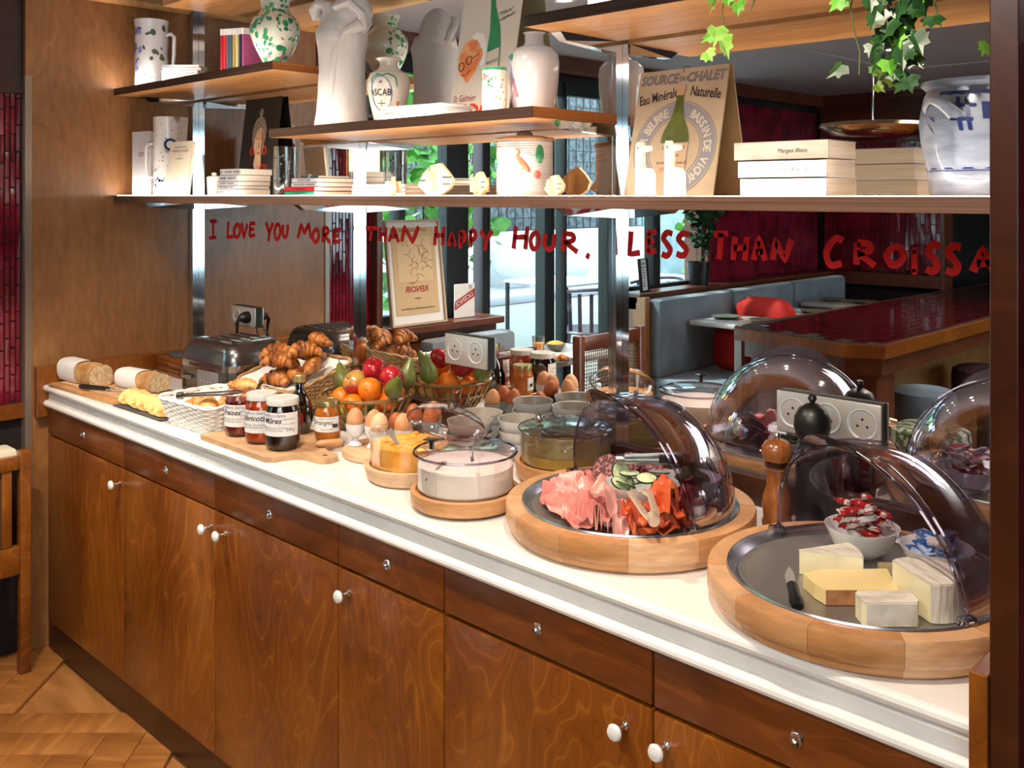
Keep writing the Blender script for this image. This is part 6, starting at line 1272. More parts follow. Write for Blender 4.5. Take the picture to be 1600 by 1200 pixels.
mags('thin_book', 6, 0.285, -0.185, Z1, 0.105, 0.075, 0.0078, 44, '%s white booklet in the stack beside the butterfly pitcher', 'white booklets on the upper left shelf', first=11)
cols = ['#b02030', '#c9343c', '#5a6f80', '#4b6074', '#c0a45a', '#d8cfa0', '#2b2b44', '#b8598a']
for i, c in enumerate(cols):
    b = thing('upright_book', ['dark red', 'bright red', 'slate blue', 'deep slate', 'ochre', 'pale yellow', 'navy', 'pink'][i]+' spine magazine standing left of the green vase', 'book', (0.510+i*0.0088, -0.20+i*0.004, Z1), 0, group='upright magazines on the upper left shelf')
    part('cover', MB().box(0, 0.0082, 0, 0.10 if i < 7 else 0.105, 0, 0.122), mat('magcover%d' % i, c, rough=0.5), b, smooth=False); part('white_cap', MB().box(-0.0002, 0.0084, -0.0006, 0.02, 0.106, 0.1225), paper, b, smooth=False)
v = thing('green_vase', 'bulbous cream vase covered in green leaves and pink flowers', 'vase', (0.738, -0.175, Z1))
vr = [(0, 0), (0.026, 0), (0.027, 0.004), (0.034, 0.02), (0.050, 0.050), (0.061, 0.080), (0.063, 0.100), (0.058, 0.118), (0.044, 0.134), (0.034, 0.146), (0.036, 0.165), (0.043, 0.178), (0.041, 0.179), (0.032, 0.15), (0, 0.14)]
def vrf(z):
    for (r0, a), (r1, b) in zip(vr[1:12], vr[2:13]):
        if a <= z <= b and b > a: return r0+(r1-r0)*(z-a)/(b-a)
    return 0.03
part('body', MB().lathe(vr, 56), mat('cream_glaze', '#dfe0cc', rough=0.15, coat=0.6), v)
blobs(v, green, 115, 0.06, 0.012, 0.17, 21, 0.0080, (-2.2, 2.2), 'green_leaf_motif', rf=vrf); blobs(v, pinkp, 10, 0.06, 0.02, 0.16, 25, 0.009, (-2, 2), 'pink_flower_motif', rf=vrf); blobs(v, brownp, 22, 0.06, 0.02, 0.16, 27, 0.0022, (-2, 2), 'brown_dot', rf=vrf)
# ---- main shelf, left
b = thing('white_book', 'white hardback standing upright at the left end of the lower shelf', 'book', (0.048, -0.225, Z0), R(8)); part('cover', MB().box(-0.004, 0.014, -0.002, 0.11, 0, 0.188).box(-0.004, 0.09, -0.004, -0.002, 0, 0.188), mat('white_cover', '#d8d6d8', rough=0.6), b, smooth=False); part('pages', MB().box(0.014, 0.088, -0.002, 0.008, 0.002, 0.186), bookp, b, smooth=False)
text('EDMO', 0.018, inkr, b, Matrix.Translation((0.055, -0.0045, 0.115)) @ Matrix.Rotation(PI/2, 4, 'X'), ext=0.0001)
p = thing('pitcher', 'speckled grey-white pitcher with a blue medallion, lower shelf', 'pitcher', (0.192, -0.188, Z0), R(36))
part('body', MB().lathe([(0, 0), (0.040, 0), (0.042, 0.004), (0.0425, 0.225), (0.0405, 0.226), (0.039, 0.01), (0, 0.01)], 48, wob=lambda a, z: 1+(0.30*max(0, math.cos(a-0.25))**40 if z > 0.205 else 0)), potw, p)
handle([(-0.040, 0, 0.150), (-0.060, 0, 0.152), (-0.070, 0, 0.140), (-0.071, 0, 0.08), (-0.062, 0, 0.055), (-0.04, 0, 0.05)], 0.0055, potw, p)
blobs(p, navy, 26, 0.0425, 0.02, 0.05, 31, 0.004, (-1.5, 1.5), 'blue_mark'); blobs(p, blackm, 60, 0.0425, 0.03, 0.21, 33, 0.0018, (-1.5, 1.5), 'speckle')
part('medallion', MB().at(0.024, -0.0352, 0.145, rx=PI/2, rz=R(34)).lathe([(0.011, 0.0), (0.018, 0.0005), (0.018, -0.001)], 24), navy, p)
b = thing('leaning_book', 'cream paperback leaning open-faced against the grey pitcher', 'book', (0.337, -0.240, Z0+0.0004), rot=(R(-7), 0, R(2)))
part('cover', MB().box(-0.056, 0.056, 0, 0.0012, 0, 0.150).box(-0.058, -0.056, 0, 0.012, 0, 0.150).box(-0.056, 0.056, 0.011, 0.012, 0, 0.150), cream, b, smooth=False); part('pages', MB().box(-0.056, 0.054, 0.0012, 0.011, 0.001, 0.149), bookp, b, smooth=False)
for s_, z, sz, mm in (('ALEXANDRE LACROIX', 0.132, 0.0065, inkg), ('MANUEL DE SCENE', 0.120, 0.0098, inkr), ('roman', 0.110, 0.005, inkg), ('FLAMMARION', 0.100, 0.0055, inkg), ('*', 0.04, 0.012, ink), ('LIBRAIRIE GENERALE', 0.022, 0.005, inkg)): text(s_, sz, mm, b, Matrix.Translation((0, -0.0004, z)) @ Matrix.Rotation(PI/2, 4, 'X'), ext=0.0001)
solo('small_white_pot', MB().lathe([(0, 0), (0.019, 0), (0.021, 0.05), (0.019, 0.052), (0.006, 0.055), (0.008, 0.062), (0, 0.064)], 24), white, 'little white lidded pot between the leaning book and the paperbacks', 'pot', (0.395, -0.155, Z0))
def tent(name, label, x, y, z, w, h, fm, bm_, lean=13):
    """a stiff printed card leaning back until its top touches the mirror"""
    t = thing(name, label, 'sign', (x, y, z), rot=(R(-lean), 0, 0))
    f = part('card', MB().box(-w/2, w/2, 0, 0.0022, 0, h), fm, t, smooth=False); part('card_back', MB().box(-w/2, w/2, 0.0022, 0.003, 0, h), bm_, t, smooth=False); return t, f
MF = lambda x, z, e=0.0006: Matrix.Translation((x, -e, z)) @ Matrix.Rotation(PI/2, 4, 'X')
t, f = tent('portrait_card', 'dark folded card with a painted woman wearing red hoop earrings', 0.413, -0.044, Z0, 0.190, 0.281, mat('dark_canvas', '#1d1a18', rough=0.6, col2='#2c2723', nscale=8), mat('black_card', '#120c0b', rough=0.7), 7)
skin_ = mat('painted_skin', '#dcbfa2', rough=0.6, col2='#cfa888', nscale=60); hair = mat('painted_hair', '#6a5f54', rough=0.7, col2='#a89a88', nscale=120)
def flat(b, pts, e): return b.add([(x, -e, z) for x, z in pts], [tuple(range(len(pts)))])
def ell(cx, cz, rx, rz_, n=24, a0=0, a1=360): return [(cx+rx*math.cos(R(a0+(a1-a0)*i/n)), cz+rz_*math.sin(R(a0+(a1-a0)*i/n))) for i in range(n)]
part('painted_hair', flat(flat(MB(), ell(-0.003, 0.178, 0.037, 0.050), 0.0004), ell(-0.002, 0.238, 0.010, 0.013), 0.0004), hair, f, smooth=False)
part('painted_face', flat(flat(MB(), ell(0.002, 0.150, 0.0255, 0.045), 0.0008), [(-0.013, 0.125), (0.016, 0.125), (0.024, 0.080), (0.002, 0.066), (-0.018, 0.080)], 0.0007), skin_, f, smooth=False)
part('face_shadow', flat(MB(), [(0.010, 0.190), (0.020, 0.178), (0.0265, 0.155), (0.022, 0.125), (0.012, 0.110), (0.016, 0.150)], 0.0010), mat('painted_shade', '#8a6048', rough=0.7), f, smooth=False)
part('painted_dress', flat(MB(), [(-0.094, 0.0), (0.094, 0.0), (0.094, 0.060), (0.030, 0.090), (0.004, 0.064), (-0.022, 0.090), (-0.080, 0.060), (-0.094, 0.04)], 0.0009), mat('painted_black', '#0b0a0a'), f, smooth=False)
b = MB()
for sx in (-1, 1): b.ring([(0.002+sx*0.033+0.008*math.cos(R(a)), -0.0014, 0.128+0.012*math.sin(R(a))) for a in range(0, 360, 20)], 0.0015, 5)
flat(b, ell(-0.009, 0.163, 0.0055, 0.0022, 10), 0.0012); flat(b, ell(0.013, 0.163, 0.0055, 0.0022, 10), 0.0012); flat(b, ell(0.003, 0.121, 0.008, 0.0030, 10), 0.0012)
part('red_details', b, mat('poster_red', '#d8401c', rough=0.5), f, smooth=False)
b = MB(); flat(b, ell(-0.009, 0.162, 0.0022, 0.0018, 8), 0.0015); flat(b, ell(0.013, 0.162, 0.0022, 0.0018, 8), 0.0015); b.tube([(0.002, -0.0012, 0.160), (0.0, -0.0012, 0.140), (0.005, -0.0012, 0.137)], 0.0007, 4)
part('dark_details', b, brownp, f, smooth=False)
text('HOTEL', 0.018, mat('poster_red', '#d8401c'), f, MF(0.030, 0.076, 0.0012), ext=0.0001, shear=0.2)
def pb_stack(items, x, y, rz, group, lab0):
    z = Z0
    for i, (t_, w, d, cm, txt, dx, tc) in enumerate(items):
        b = thing('paperback', lab0[i], 'book', (x+dx, y, z), R(rz+2*((i*7) % 3-1)*0.6), group=group)
        part('cover', MB().box(-w/2, w/2, -d/2, -d/2+0.001, 0, t_-0.0006).box(-w/2, w/2, -d/2, d/2, 0, 0.0008).box(-w/2, w/2, -d/2, d/2, t_-0.0014, t_-0.0006), cm, b, smooth=False)
        part('pages', MB().box(-w/2+0.001, w/2-0.001, -d/2+0.001, d/2-0.001, 0.0008, t_-0.0014), bookp, b, smooth=False)
        if txt: text(txt, t_*0.55, tc, b, Matrix.Translation((0, -d/2-0.0003, t_*0.3)) @ Matrix.Rotation(PI/2, 4, 'X'), ext=0.0001)
        z += t_
W_ = ['lowest', 'second lowest', 'middle', 'fourth', 'topmost']
pb_stack([(0.0155, 0.085, 0.10, spine, 'OLIVIER   ROLIN   SEUIL', 0.004, ink), (0.009, 0.085, 0.10, spine, 'JEAN   ECHENOZ   MINUIT', 0.0, ink), (0.011, 0.088, 0.10, spine, 'PATRICK   MODIANO', 0.002, ink), (0.016, 0.083, 0.10, spine, 'ANNIE   ERNAUX', 0.007, ink), (0.016, 0.083, 0.10, spine, 'PAUL   AUSTER   ROMAN', 0.014, ink)], 0.628, -0.200, 4, 'grey-spined paperbacks below the portrait', [w+' grey-spined paperback in the stack below the portrait card' for w in W_])
g = thing('etched_tumbler', 'tall crackled glass tumbler standing between the two book stacks', 'glass', (0.785, -0.172, Z0))
part('glass', MB().lathe([(0, 0.001), (0.031, 0.0), (0.0325, 0.003), (0.0325, 0.120), (0.0315, 0.121), (0.030, 0.005), (0, 0.005)], 40), clear('crackle_glass', '#f4f4f4', refl=0.12, rough=0.15), g)
blobs(g, mat('etch_dark', '#4d4a46', rough=0.6), 40, 0.0325, 0.03, 0.115, 41, 0.003, (-1.5, 1.5), 'etched_mark')
redb = mat('red_cover', '#b01420', rough=0.5); grb = mat('green_cover', '#1f7f5a', rough=0.5); darkb = mat('dark_cover', '#26363a', rough=0.5)
pb_stack([(0.010, 0.115, 0.12, grb, 'LA VIE DEVANT SOI', 0.0, ink), (0.010, 0.115, 0.12, redb, 'LE GRAND HOTEL', -0.002, ink), (0.010, 0.098, 0.105, spine, 'PAUL MORAND   FLAMMARION', 0.008, ink), (0.010, 0.098, 0.105, spine, 'YVES RAVEY   MINUIT', 0.008, ink), (0.006, 0.066, 0.09, darkb, 'poesie', 0.018, paper)], 0.965, -0.195, 2, 'paperbacks with red and green covers', ['lowest, green-covered paperback of the middle stack', 'red-covered paperback on the green one', 'lower of two grey-spined paperbacks on the red one', 'upper of two grey-spined paperbacks on the red one', 'thin dark booklet on top of the red and green stack'])
mags('flat_white_book', 3, 1.15, -0.140, Z0, 0.19, 0.065, 0.0085, 0, '%s of the long white books behind the wooden fish', 'white books behind the wooden fish', first=41, jit=1)
ply = mat('toy_birch', '#d8bd94', rough=0.6, col2='#e6d3b4', nscale=9)
def fish(x, y, s, rz, label):
    o = thing('wooden_fish', label, 'ornament', (x, y, Z0), R(rz), group='slotted wooden fish toys')
    pts = [(-0.5, 0.30), (-0.36, 0.62), (-0.12, 0.86), (0.14, 0.92), (0.36, 0.66), (0.50, 0.45), (0.42, 0.20), (0.16, 0.0), (-0.22, 0.0)]
    b = MB(); n = len(pts); P = [(x_*s, z_*s*0.72) for x_, z_ in pts]
    b.add([(a, -0.004, c) for a, c in P]+[(a, 0.004, c) for a, c in P], [tuple(range(n)), tuple(reversed(range(n, 2*n)))]+[(i, i+n, (i+1) % n+n, (i+1) % n) for i in range(n)])
    part('body', b, ply, o, smooth=False)
    part('cross_piece', MB().box(-0.003, 0.003, -s*0.28, s*0.28, s*0.10, s*0.5), ply, o, smooth=False)
    part('slots', MB().box(0.22*s, 0.48*s, -0.0046, -0.0041, 0.36*s, 0.385*s).box(0.22*s, 0.44*s, -0.0046, -0.0041, 0.22*s, 0.245*s).box(-0.46*s, -0.26*s, -0.0046, -0.0041, 0.30*s, 0.325*s).box(-0.17*s, -0.15*s, -0.0046, -0.0041, 0.46*s, 0.60*s), ink, o, smooth=False)
fish(1.258, -0.215, 0.060, -35, 'small wooden fish at the left of the fish group'); fish(1.395, -0.215, 0.098, 4, 'largest wooden fish in the middle of the shelf'); fish(1.500, -0.195, 0.070, -20, 'medium wooden fish touching the striped jar'); fish(1.700, -0.20, 0.056, -12, 'small wooden fish right of the striped jar')
j = thing('barbotine_jar', 'white ribbed lidded jar with moulded vegetables on its side', 'jar', (1.578, -0.150, Z0), R(20))
jp = [(0, 0), (0.052, 0), (0.054, 0.004)] + [(0.054+0.0009*(i % 2), 0.006+i*0.0022) for i in range(44)] + [(0.054, 0.104), (0.050, 0.105), (0, 0.105)]
part('body', MB().lathe(jp, 48), mat('jar_white', '#dddcdc', rough=0.3, coat=0.3), j)
part('lid', MB().lathe([(0.0565, 0.104), (0.058, 0.107), (0.056, 0.110), (0.035, 0.114), (0, 0.115)], 48, wob=lambda a, z: 1+0.02*math.sin(9*a)), mat('tan_lid', '#a8825e', rough=0.5, col2='#c9a985', nscale=30), j); part('lid_knob', MB().ball((0, 0, 0.117), (0.017, 0.012, 0.008), 14, 10), mat('grey_knob', '#8a7a70', rough=0.5), j)
for nm, a, z, rx, rz_, tilt, m_ in (('pea_pod', 0.95, 0.078, 0.009, 0.018, 0, green), ('carrot', 0.35, 0.060, 0.006, 0.020, 40, mat('carrot_glaze', '#d8805c', rough=0.3, coat=0.3)), ('radish', 0.85, 0.040, 0.0075, 0.0075, 0, mat('radish_glaze', '#d86a5a', rough=0.3, coat=0.3)), ('mushroom', 0.15, 0.082, 0.006, 0.005, 0, mat('mush_glaze', '#d8a890', rough=0.3)), ('leaf_relief', -0.95, 0.062, 0.007, 0.010, 20, green), ('turnip', 0.1, 0.045, 0.014, 0.011, 0, mat('turnip_glaze', '#ded8c4', rough=0.3)), ('stalk', -0.55, 0.066, 0.003, 0.014, 60, mat('turnip_glaze', '#ded8c4'))):
    part(nm, MB().at(0.055*math.sin(a), -0.055*math.cos(a), z, rz=a, ry=R(-tilt)).ball((0, 0, 0), (rx, 0.0045, rz_), 12, 8), m_, j)
# ---- giraffes
def giraffe(x, label, h=0.087):
    o = thing('wooden_giraffe', label, 'ornament', (x, -0.235, Z0), R(-12), group='white cut-out giraffes')
    P = [(-0.017, 0), (-0.017, 0.078), (-0.014, 0.087), (-0.011, 0.082), (-0.008, 0.087), (-0.005, 0.080), (0.012, 0.080), (0.014, 0.076), (0.012, 0.072), (-0.002, 0.070), (-0.003, 0.045), (0.014, 0.044), (0.021, 0.036), (0.021, 0), (0.0135, 0), (0.0125, 0.030), (0.0115, 0), (0.0025, 0), (0.0015, 0.030), (0.0005, 0), (-0.0075, 0), (-0.0085, 0.030), (-0.0095, 0)]
    n = len(P); b = MB().add([(a, -0.005, c) for a, c in P]+[(a, 0.005, c) for a, c in P], [tuple(range(n)), tuple(reversed(range(n, 2*n)))]+[(i, i+n, (i+1) % n+n, (i+1) % n) for i in range(n)])
    part('cutout', b, mat('toy_white', '#e2dccf', rough=0.6), o, smooth=False); part('eye', flat(MB(), ell(-0.010, 0.077, 0.0022, 0.0022, 12), 0.0056), inkg, o, smooth=False)
giraffe(1.925, 'left one of the two white cut-out giraffes'); giraffe(1.982, 'right one of the two white cut-out giraffes')
# ---- mineral water sign
tinm = mat('aged_tin', '#c2b39a', rough=0.5, col2='#ad9c84', nscale=9)
t, f = tent('mineral_water_sign', 'aged folded advertising sign for mineral water with a green bottle', 1.8445, -0.060, Z0, 0.193, 0.240, tinm, mat('sign_back', '#d0ac7c', rough=0.6), 13)
greyb = mat('sign_grey', '#77777e', rough=0.6); paleb = mat('sign_pale', '#cfc6b4', rough=0.6); bott = mat('bottle_paint', '#3a4418', rough=0.4, col2='#6e7a34', nscale=16); bl = mat('bottle_label', '#bfa58a', rough=0.6)
ccx, ccz = 0.002, 0.088
part('band', MB().add([p_ for i in range(64) for p_ in ((ccx+0.086*math.cos(2*PI*i/64), -0.0004, ccz+0.086*math.sin(2*PI*i/64)), (ccx+0.058*math.cos(2*PI*i/64), -0.0004, ccz+0.058*math.sin(2*PI*i/64)))], [(2*i, 2*((i+1) % 64), 2*((i+1) % 64)+1, 2*i+1) for i in range(64)]), mat('sign_ring', '#8b8d96', rough=0.6), f, smooth=False)
b = MB()
for rr0 in (0.0885, 0.055): b.ring([(ccx+rr0*math.cos(2*PI*i/64), -0.0006, ccz+rr0*math.sin(2*PI*i/64)) for i in range(64)], 0.0005, 4)
part('ring_line', b, greyb, f)
def arc_text(s_, R0, a0, a1, sz, m_, e=0.0009):
    n = len(s_)
    for i, ch in enumerate(s_):
        if ch == ' ': continue
        a = R(a0+(a1-a0)*i/(n-1)); text(ch, sz, m_, f, Matrix.Translation((ccx+R0*math.cos(a), -e, ccz+R0*math.sin(a))) @ Matrix.Rotation(PI/2, 4, 'X') @ Matrix.Rotation(a-PI/2, 4, 'Z'), ext=0.0001, bold=0.0006, sx=0.85)
arc_text('PREMIER BEURRE', 0.0635, 215, 112, 0.024, paleb); arc_text('BASSIN DE VICHY', 0.0635, 62, -52, 0.022, paleb)
text('SOURCE', 0.0255, greyb, f, MF(-0.050, 0.213), shear=0.15, bold=0.0012, ext=0.0001, sx=0.86); text('DU', 0.012, greyb, f, MF(0.0035, 0.216), bold=0.0006, ext=0.0001); text('CHALET', 0.0255, greyb, f, MF(0.051, 0.213), shear=0.15, bold=0.0012, ext=0.0001, sx=0.86)
text('Eau Minérale', 0.026, ink, f, MF(-0.046, 0.180) @ Matrix.Rotation(R(9), 4, 'Z'), bold=0.0003, ext=0.0001, sx=0.64); text('Naturelle', 0.026, ink, f, MF(0.054, 0.182) @ Matrix.Rotation(R(-9), 4, 'Z'), bold=0.0003, ext=0.0001, sx=0.66)
half = [(0.030, 0), (0.030, 0.108), (0.026, 0.122), (0.014, 0.145), (0.0085, 0.170), (0.0075, 0.190)]
sil = [(ccx+x_, z_) for x_, z_ in half]+[(ccx-x_, z_) for x_, z_ in reversed(half)]
b = MB(); flat(b, sil, 0.0014); part('painted_bottle', b, bott, f, smooth=False)
part('painted_label', flat(MB(), [(ccx-0.029, 0.0), (ccx+0.029, 0.0), (ccx+0.030, 0.098), (ccx-0.030, 0.098)], 0.0018), bl, f, smooth=False)
part('painted_cork', flat(MB(), [(ccx-0.0085, 0.188), (ccx+0.0085, 0.188), (ccx+0.009, 0.208), (ccx-0.009, 0.208)], 0.0018), mat('cork_paint', '#c9a27e', rough=0.6), f, smooth=False)
for i, s_ in enumerate(('ETABLISSEMENT', 'THERMAL', 'SOURCE DU CHALET', 'ST YORRE', 'VICHY')): text(s_, 0.007 if i != 3 else 0.011, ink if i != 3 else inkr, f, MF(ccx, 0.086-0.014*i, 0.002), ext=0.0001)
part('hanging_wire', MB().tube([(0.0, 0.001, 0.236), (0.004, -0.003, 0.232), (0.003, -0.004, 0.244), (-0.002, 0.002, 0.246)], 0.0008, 5), brownp, t)
# ---- three thick books, more behind
for i, (h, w, dx, m_, tx) in enumerate([(0.0265, 0.140, 0.003, mat('white_cover2', '#e6e4e0', rough=0.7), ''), (0.027, 0.142, 0.0, mat('white_cover2', '#e6e4e0'), 'Jules Roy   L'), (0.028, 0.150, -0.003, mat('worn_cover', '#b9aea0', rough=0.7, col2='#94897c', nscale=9, stretch=(1, 1, 6)), 'Marges Blanc')]):
    z = Z0+sum((0.0265, 0.027, 0.028)[:i])
    b = thing('thick_book', ['lowest, overexposed white', 'middle white', 'topmost, worn grey-spined'][i]+' thick book in the pile between sign and crock', 'book', (2.150+dx, -0.158, z), R(1.5*(i-1)), group='three thick old books')
    part('cover', MB().box(-w/2, w/2, -0.048, -0.046, 0, h-0.001).box(-w/2, w/2, -0.048, 0.048, 0, 0.0012).box(-w/2, w/2, -0.048, 0.048, h-0.0022, h-0.001), m_, b, smooth=False); part('pages', MB().box(-w/2+0.002, w/2-0.001, -0.046, 0.047, 0.0012, h-0.0022), bookp, b, smooth=False)
    if tx: text(tx, 0.009, ink, b, Matrix.Translation((0.02, -0.0484, h*0.35)) @ Matrix.Rotation(PI/2, 4, 'X'), ext=0.0001, shear=0.3)
# ---- stoneware crock
cr = thing('stoneware_crock', 'large grey-blue stoneware crock with cobalt strokes at the right end', 'crock', (2.408, -0.130, Z0), R(-4))
stw = mat('stoneware', '#6c778a', rough=0.28, coat=0.3, col2='#8d96a6', nscale=16, stretch=(1, 1, 5), bump=0.15)
crp = [(0, 0), (0.066, 0), (0.068, 0.006), (0.070, 0.032), (0.078, 0.070), (0.081, 0.098), (0.077, 0.122), (0.072, 0.136), (0.071, 0.142), (0.078, 0.148), (0.078, 0.153), (0.071, 0.154), (0.066, 0.140), (0, 0.13)]
part('body', MB().lathe(crp, 56), stw, cr)
def crf(z):
    for (r0, a), (r1, b_) in zip(crp[1:9], crp[2:10]):
        if a <= z <= b_ and b_ > a: return r0+(r1-r0)*(z-a)/(b_-a)
    return 0.07
b = MB()
def stroke(a0, z0, a1, z1, w, mm=b):
    n = 6
    for i in range(n):
        for k in (i, i+1): pass
    vs = []
    for i in range(n+1):
        t_ = i/n; a = a0+(a1-a0)*t_; z = z0+(z1-z0)*t_; r0 = crf(z)+0.0009; dz = w*0.5*abs(a1-a0)/(abs(a1-a0)+abs(z1-z0)/0.08+1e-6); da = (w*0.5-dz)/0.078
        vs += [(r0*math.sin(a-da), -r0*math.cos(a-da), z+dz), (r0*math.sin(a+da), -r0*math.cos(a+da), z-dz)]
    mm.add(vs, [(2*i, 2*i+1, 2*i+3, 2*i+2) for i in range(n)])
for s_ in [(-0.15, 0.118, 0.28, 0.116, 0.005), (-0.12, 0.100, 0.24, 0.098, 0.005), (-0.02, 0.128, 0.06, 0.084, 0.006), (0.12, 0.126, 0.20, 0.084, 0.006), (0.42, 0.120, 0.44, 0.098, 0.011), (0.55, 0.122, 0.57, 0.098, 0.011), (-0.62, 0.098, -0.45, 0.082, 0.012), (-0.55, 0.104, -0.42, 0.098, 0.007), (-1.4, 0.036, 0.9, 0.036, 0.0022), (-1.0, 0.033, 0.8, 0.033, 0.0014), (-0.4, 0.134, 0.9, 0.132, 0.006), (-0.8, 0.135, -0.5, 0.130, 0.010), (-1.4, 0.10, -1.3, 0.075, 0.010)]: stroke(*s_)
part('cobalt_strokes', b, navy, cr, stuff=True)
hp = []
for i in range(9):
    t_ = i/8; aa = -0.78+0.80*t_; rr2 = 0.076+0.010*math.sin(PI*t_); hp.append((rr2*math.sin(aa), -rr2*math.cos(aa), 0.118+0.014*math.sin(PI*t_)-0.020*t_**2))
part('lug_handle', MB().tube(hp, [0.004, 0.004, 0.0035, 0.003, 0.003, 0.003, 0.0035, 0.004, 0.005], 10, flat=2.6), stw, cr)
# ---- middle shelf: sculpture, apothecary pot, papers, poster, cup, bottle vase
sc = thing('plaster_sculpture', 'tall white plaster bust-like sculpture with curled ram-like top', 'sculpture', (0.978, -0.145, Z2), R(28)); sc.scale = (1.22, 1.22, 1.06)
plas = mat('plaster', '#dcd7d3', rough=0.8, bump=0.9, nscale=34, detail=5)
wobp = lambda a, z: 1+0.03*math.sin(7*a+z*60)+0.02*math.sin(13*a-z*90)
part('column', MB().lathe([(0, 0), (0.050, 0), (0.051, 0.01), (0.047, 0.05), (0.044, 0.10), (0.043, 0.15), (0.048, 0.19), (0.050, 0.21), (0.040, 0.235), (0, 0.25)], 44, wob=wobp), plas, sc)
part('crown', MB().at(0.012, 0, 0.235, ry=R(24)).ball((0, 0, 0), (0.046, 0.036, 0.068), 26, 18, lambda x, y, z: (x*(1+0.05*math.sin(z*14)), y, z)), plas, sc)
part('curl', MB().tube([(-0.045, -0.01, 0.245), (-0.050, -0.012, 0.262), (-0.040, -0.014, 0.276), (-0.022, -0.018, 0.270), (-0.018, -0.02, 0.250), (-0.030, -0.02, 0.238)], [0.012, 0.014, 0.014, 0.013, 0.012, 0.010], 12), plas, sc)
part('fold', MB().tube([(0.048, -0.02, 0.225), (0.020, -0.034, 0.205), (0.004, -0.040, 0.16), (0.002, -0.043, 0.10), (0.0, -0.045, 0.06)], [0.014, 0.012, 0.008, 0.006, 0.003], 10), plas, sc)
part('brow', MB().tube([(0.0, -0.034, 0.262), (0.03, -0.034, 0.272), (0.052, -0.024, 0.248), (0.054, -0.014, 0.215)], [0.008, 0.011, 0.011, 0.008], 10), plas, sc)
ap = thing('apothecary_pot', 'white apothecary pot lettered in a blue oval, behind the papers', 'pot', (1.148, -0.140, Z2), R(44))
app = [(0, 0), (0.030, 0), (0.032, 0.006), (0.040, 0.04), (0.047, 0.075), (0.0485, 0.098), (0.042, 0.114), (0.026, 0.124), (0.020, 0.132), (0.021, 0.142), (0.028, 0.148), (0.026, 0.150), (0.018, 0.14), (0, 0.13)]
part('body', MB().lathe(app, 48), mat('pot_glaze', '#e4dacb', rough=0.2, coat=0.5), ap)
def apf(z):
    for (r0, a), (r1, b_) in zip(app[1:9], app[2:10]):
        if a <= z <= b_ and b_ > a: return r0+(r1-r0)*(z-a)/(b_-a)
    return 0.04
def onpot(pts, rf, w, m_, par, name='painted_line', e=0.0010): part(name, MB().tube([((rf(z)+e)*math.sin(a), -(rf(z)+e)*math.cos(a), z) for a, z in pts], w, 5), m_, par)
onpot([(-0.25+0.52*math.cos(R(t_)), 0.066+0.038*math.sin(R(t_))) for t_ in range(0, 361, 12)], apf, 0.0014, bluep, ap, 'oval_line')
onpot([(-0.75, 0.08), (-0.70, 0.10), (-0.45, 0.110), (-0.2, 0.106), (0.1, 0.110), (0.45, 0.102), (0.52, 0.080)], apf, 0.0018, green, ap, 'green_ribbon')
me = text_mesh('ASCAB:', 0.021, 0.0001, 'CENTER', 0.0, 0.8, 0.0002)
for v_ in me.vertices:
    zz = 0.062+v_.co.y; a = -0.25+v_.co.x/0.047; r0 = apf(zz)+0.0012; v_.co = (r0*math.sin(a), -r0*math.cos(a), zz)
me.materials.append(ink); link('lettering', me, ap)
onpot([(-0.45, 0.045), (-0.05, 0.045)], apf, 0.0008, ink, ap); onpot([(-0.25, 0.052), (-0.25, 0.038)], apf, 0.0008, inkg, ap); onpot([(-0.32, 0.09), (-0.25, 0.094), (-0.18, 0.09)], apf, 0.0010, ink, ap)
onpot([(0.62, 0.05), (0.60, 0.030)], apf, 0.0030, mat('orange_glaze', '#c9743c', rough=0.3), ap, 'orange_tassel')
for i in range(4):
    solo('loose_papers', MB().box(-0.085, 0.085, -0.05, 0.05, 0, 0.006, b=0.0008), paper, ['lowest', 'second', 'third', 'top'][i]+' white booklet lying flat before the sculpture and the poster', 'book', (1.335+0.004*(i % 2), -0.200+0.003*i, Z2+0.0065*i), rz=R([3, -4, 2, 6][i]), group='flat white booklets on the middle shelf')
t, f = tent('bottle_poster', 'folded poster with an orange bald man in glasses and a green bottle', 1.373, -0.082, Z2, 0.182, 0.345, mat('poster_cream', '#ded6c8', rough=0.6), mat('poster_back', '#c2b490', rough=0.6), 10)
og = mat('poster_orange', '#e8834a', rough=0.5, col2='#f2b27e', nscale=22, lo=0.45, hi=0.6); gp = mat('poster_green', '#1f7a4a', rough=0.4, col2='#2f9a64', nscale=12)
part('painted_face', flat(flat(MB(), [(x_*1.15-0.047, z_*1.05-0.005) for x_, z_ in [(-0.030, 0.150), (-0.022, 0.172), (-0.004, 0.182), (0.014, 0.178), (0.026, 0.160), (0.028, 0.135), (0.020, 0.112), (0.008, 0.092), (-0.002, 0.088), (-0.012, 0.100), (-0.024, 0.108), (-0.031, 0.128)]], 0.0006), ell(-0.014, 0.148, 0.006, 0.014, 14), 0.0008), og, f, smooth=False)
part('painted_hair', flat(MB(), [(-0.052, 0.190), (-0.034, 0.200), (-0.012, 0.192), (0.0, 0.168), (0.002, 0.128), (-0.010, 0.120), (-0.014, 0.14), (-0.020, 0.175)], 0.0005), mat('poster_white', '#f4f1ea', rough=0.7), f, smooth=False)
b = MB()
for cx_, cz_ in ((-0.070, 0.125), (-0.048, 0.138)): b.ring([(cx_+0.0085*math.cos(R(a)), -0.0012, cz_+0.0095*math.sin(R(a))) for a in range(0, 360, 20)], 0.0009, 5)
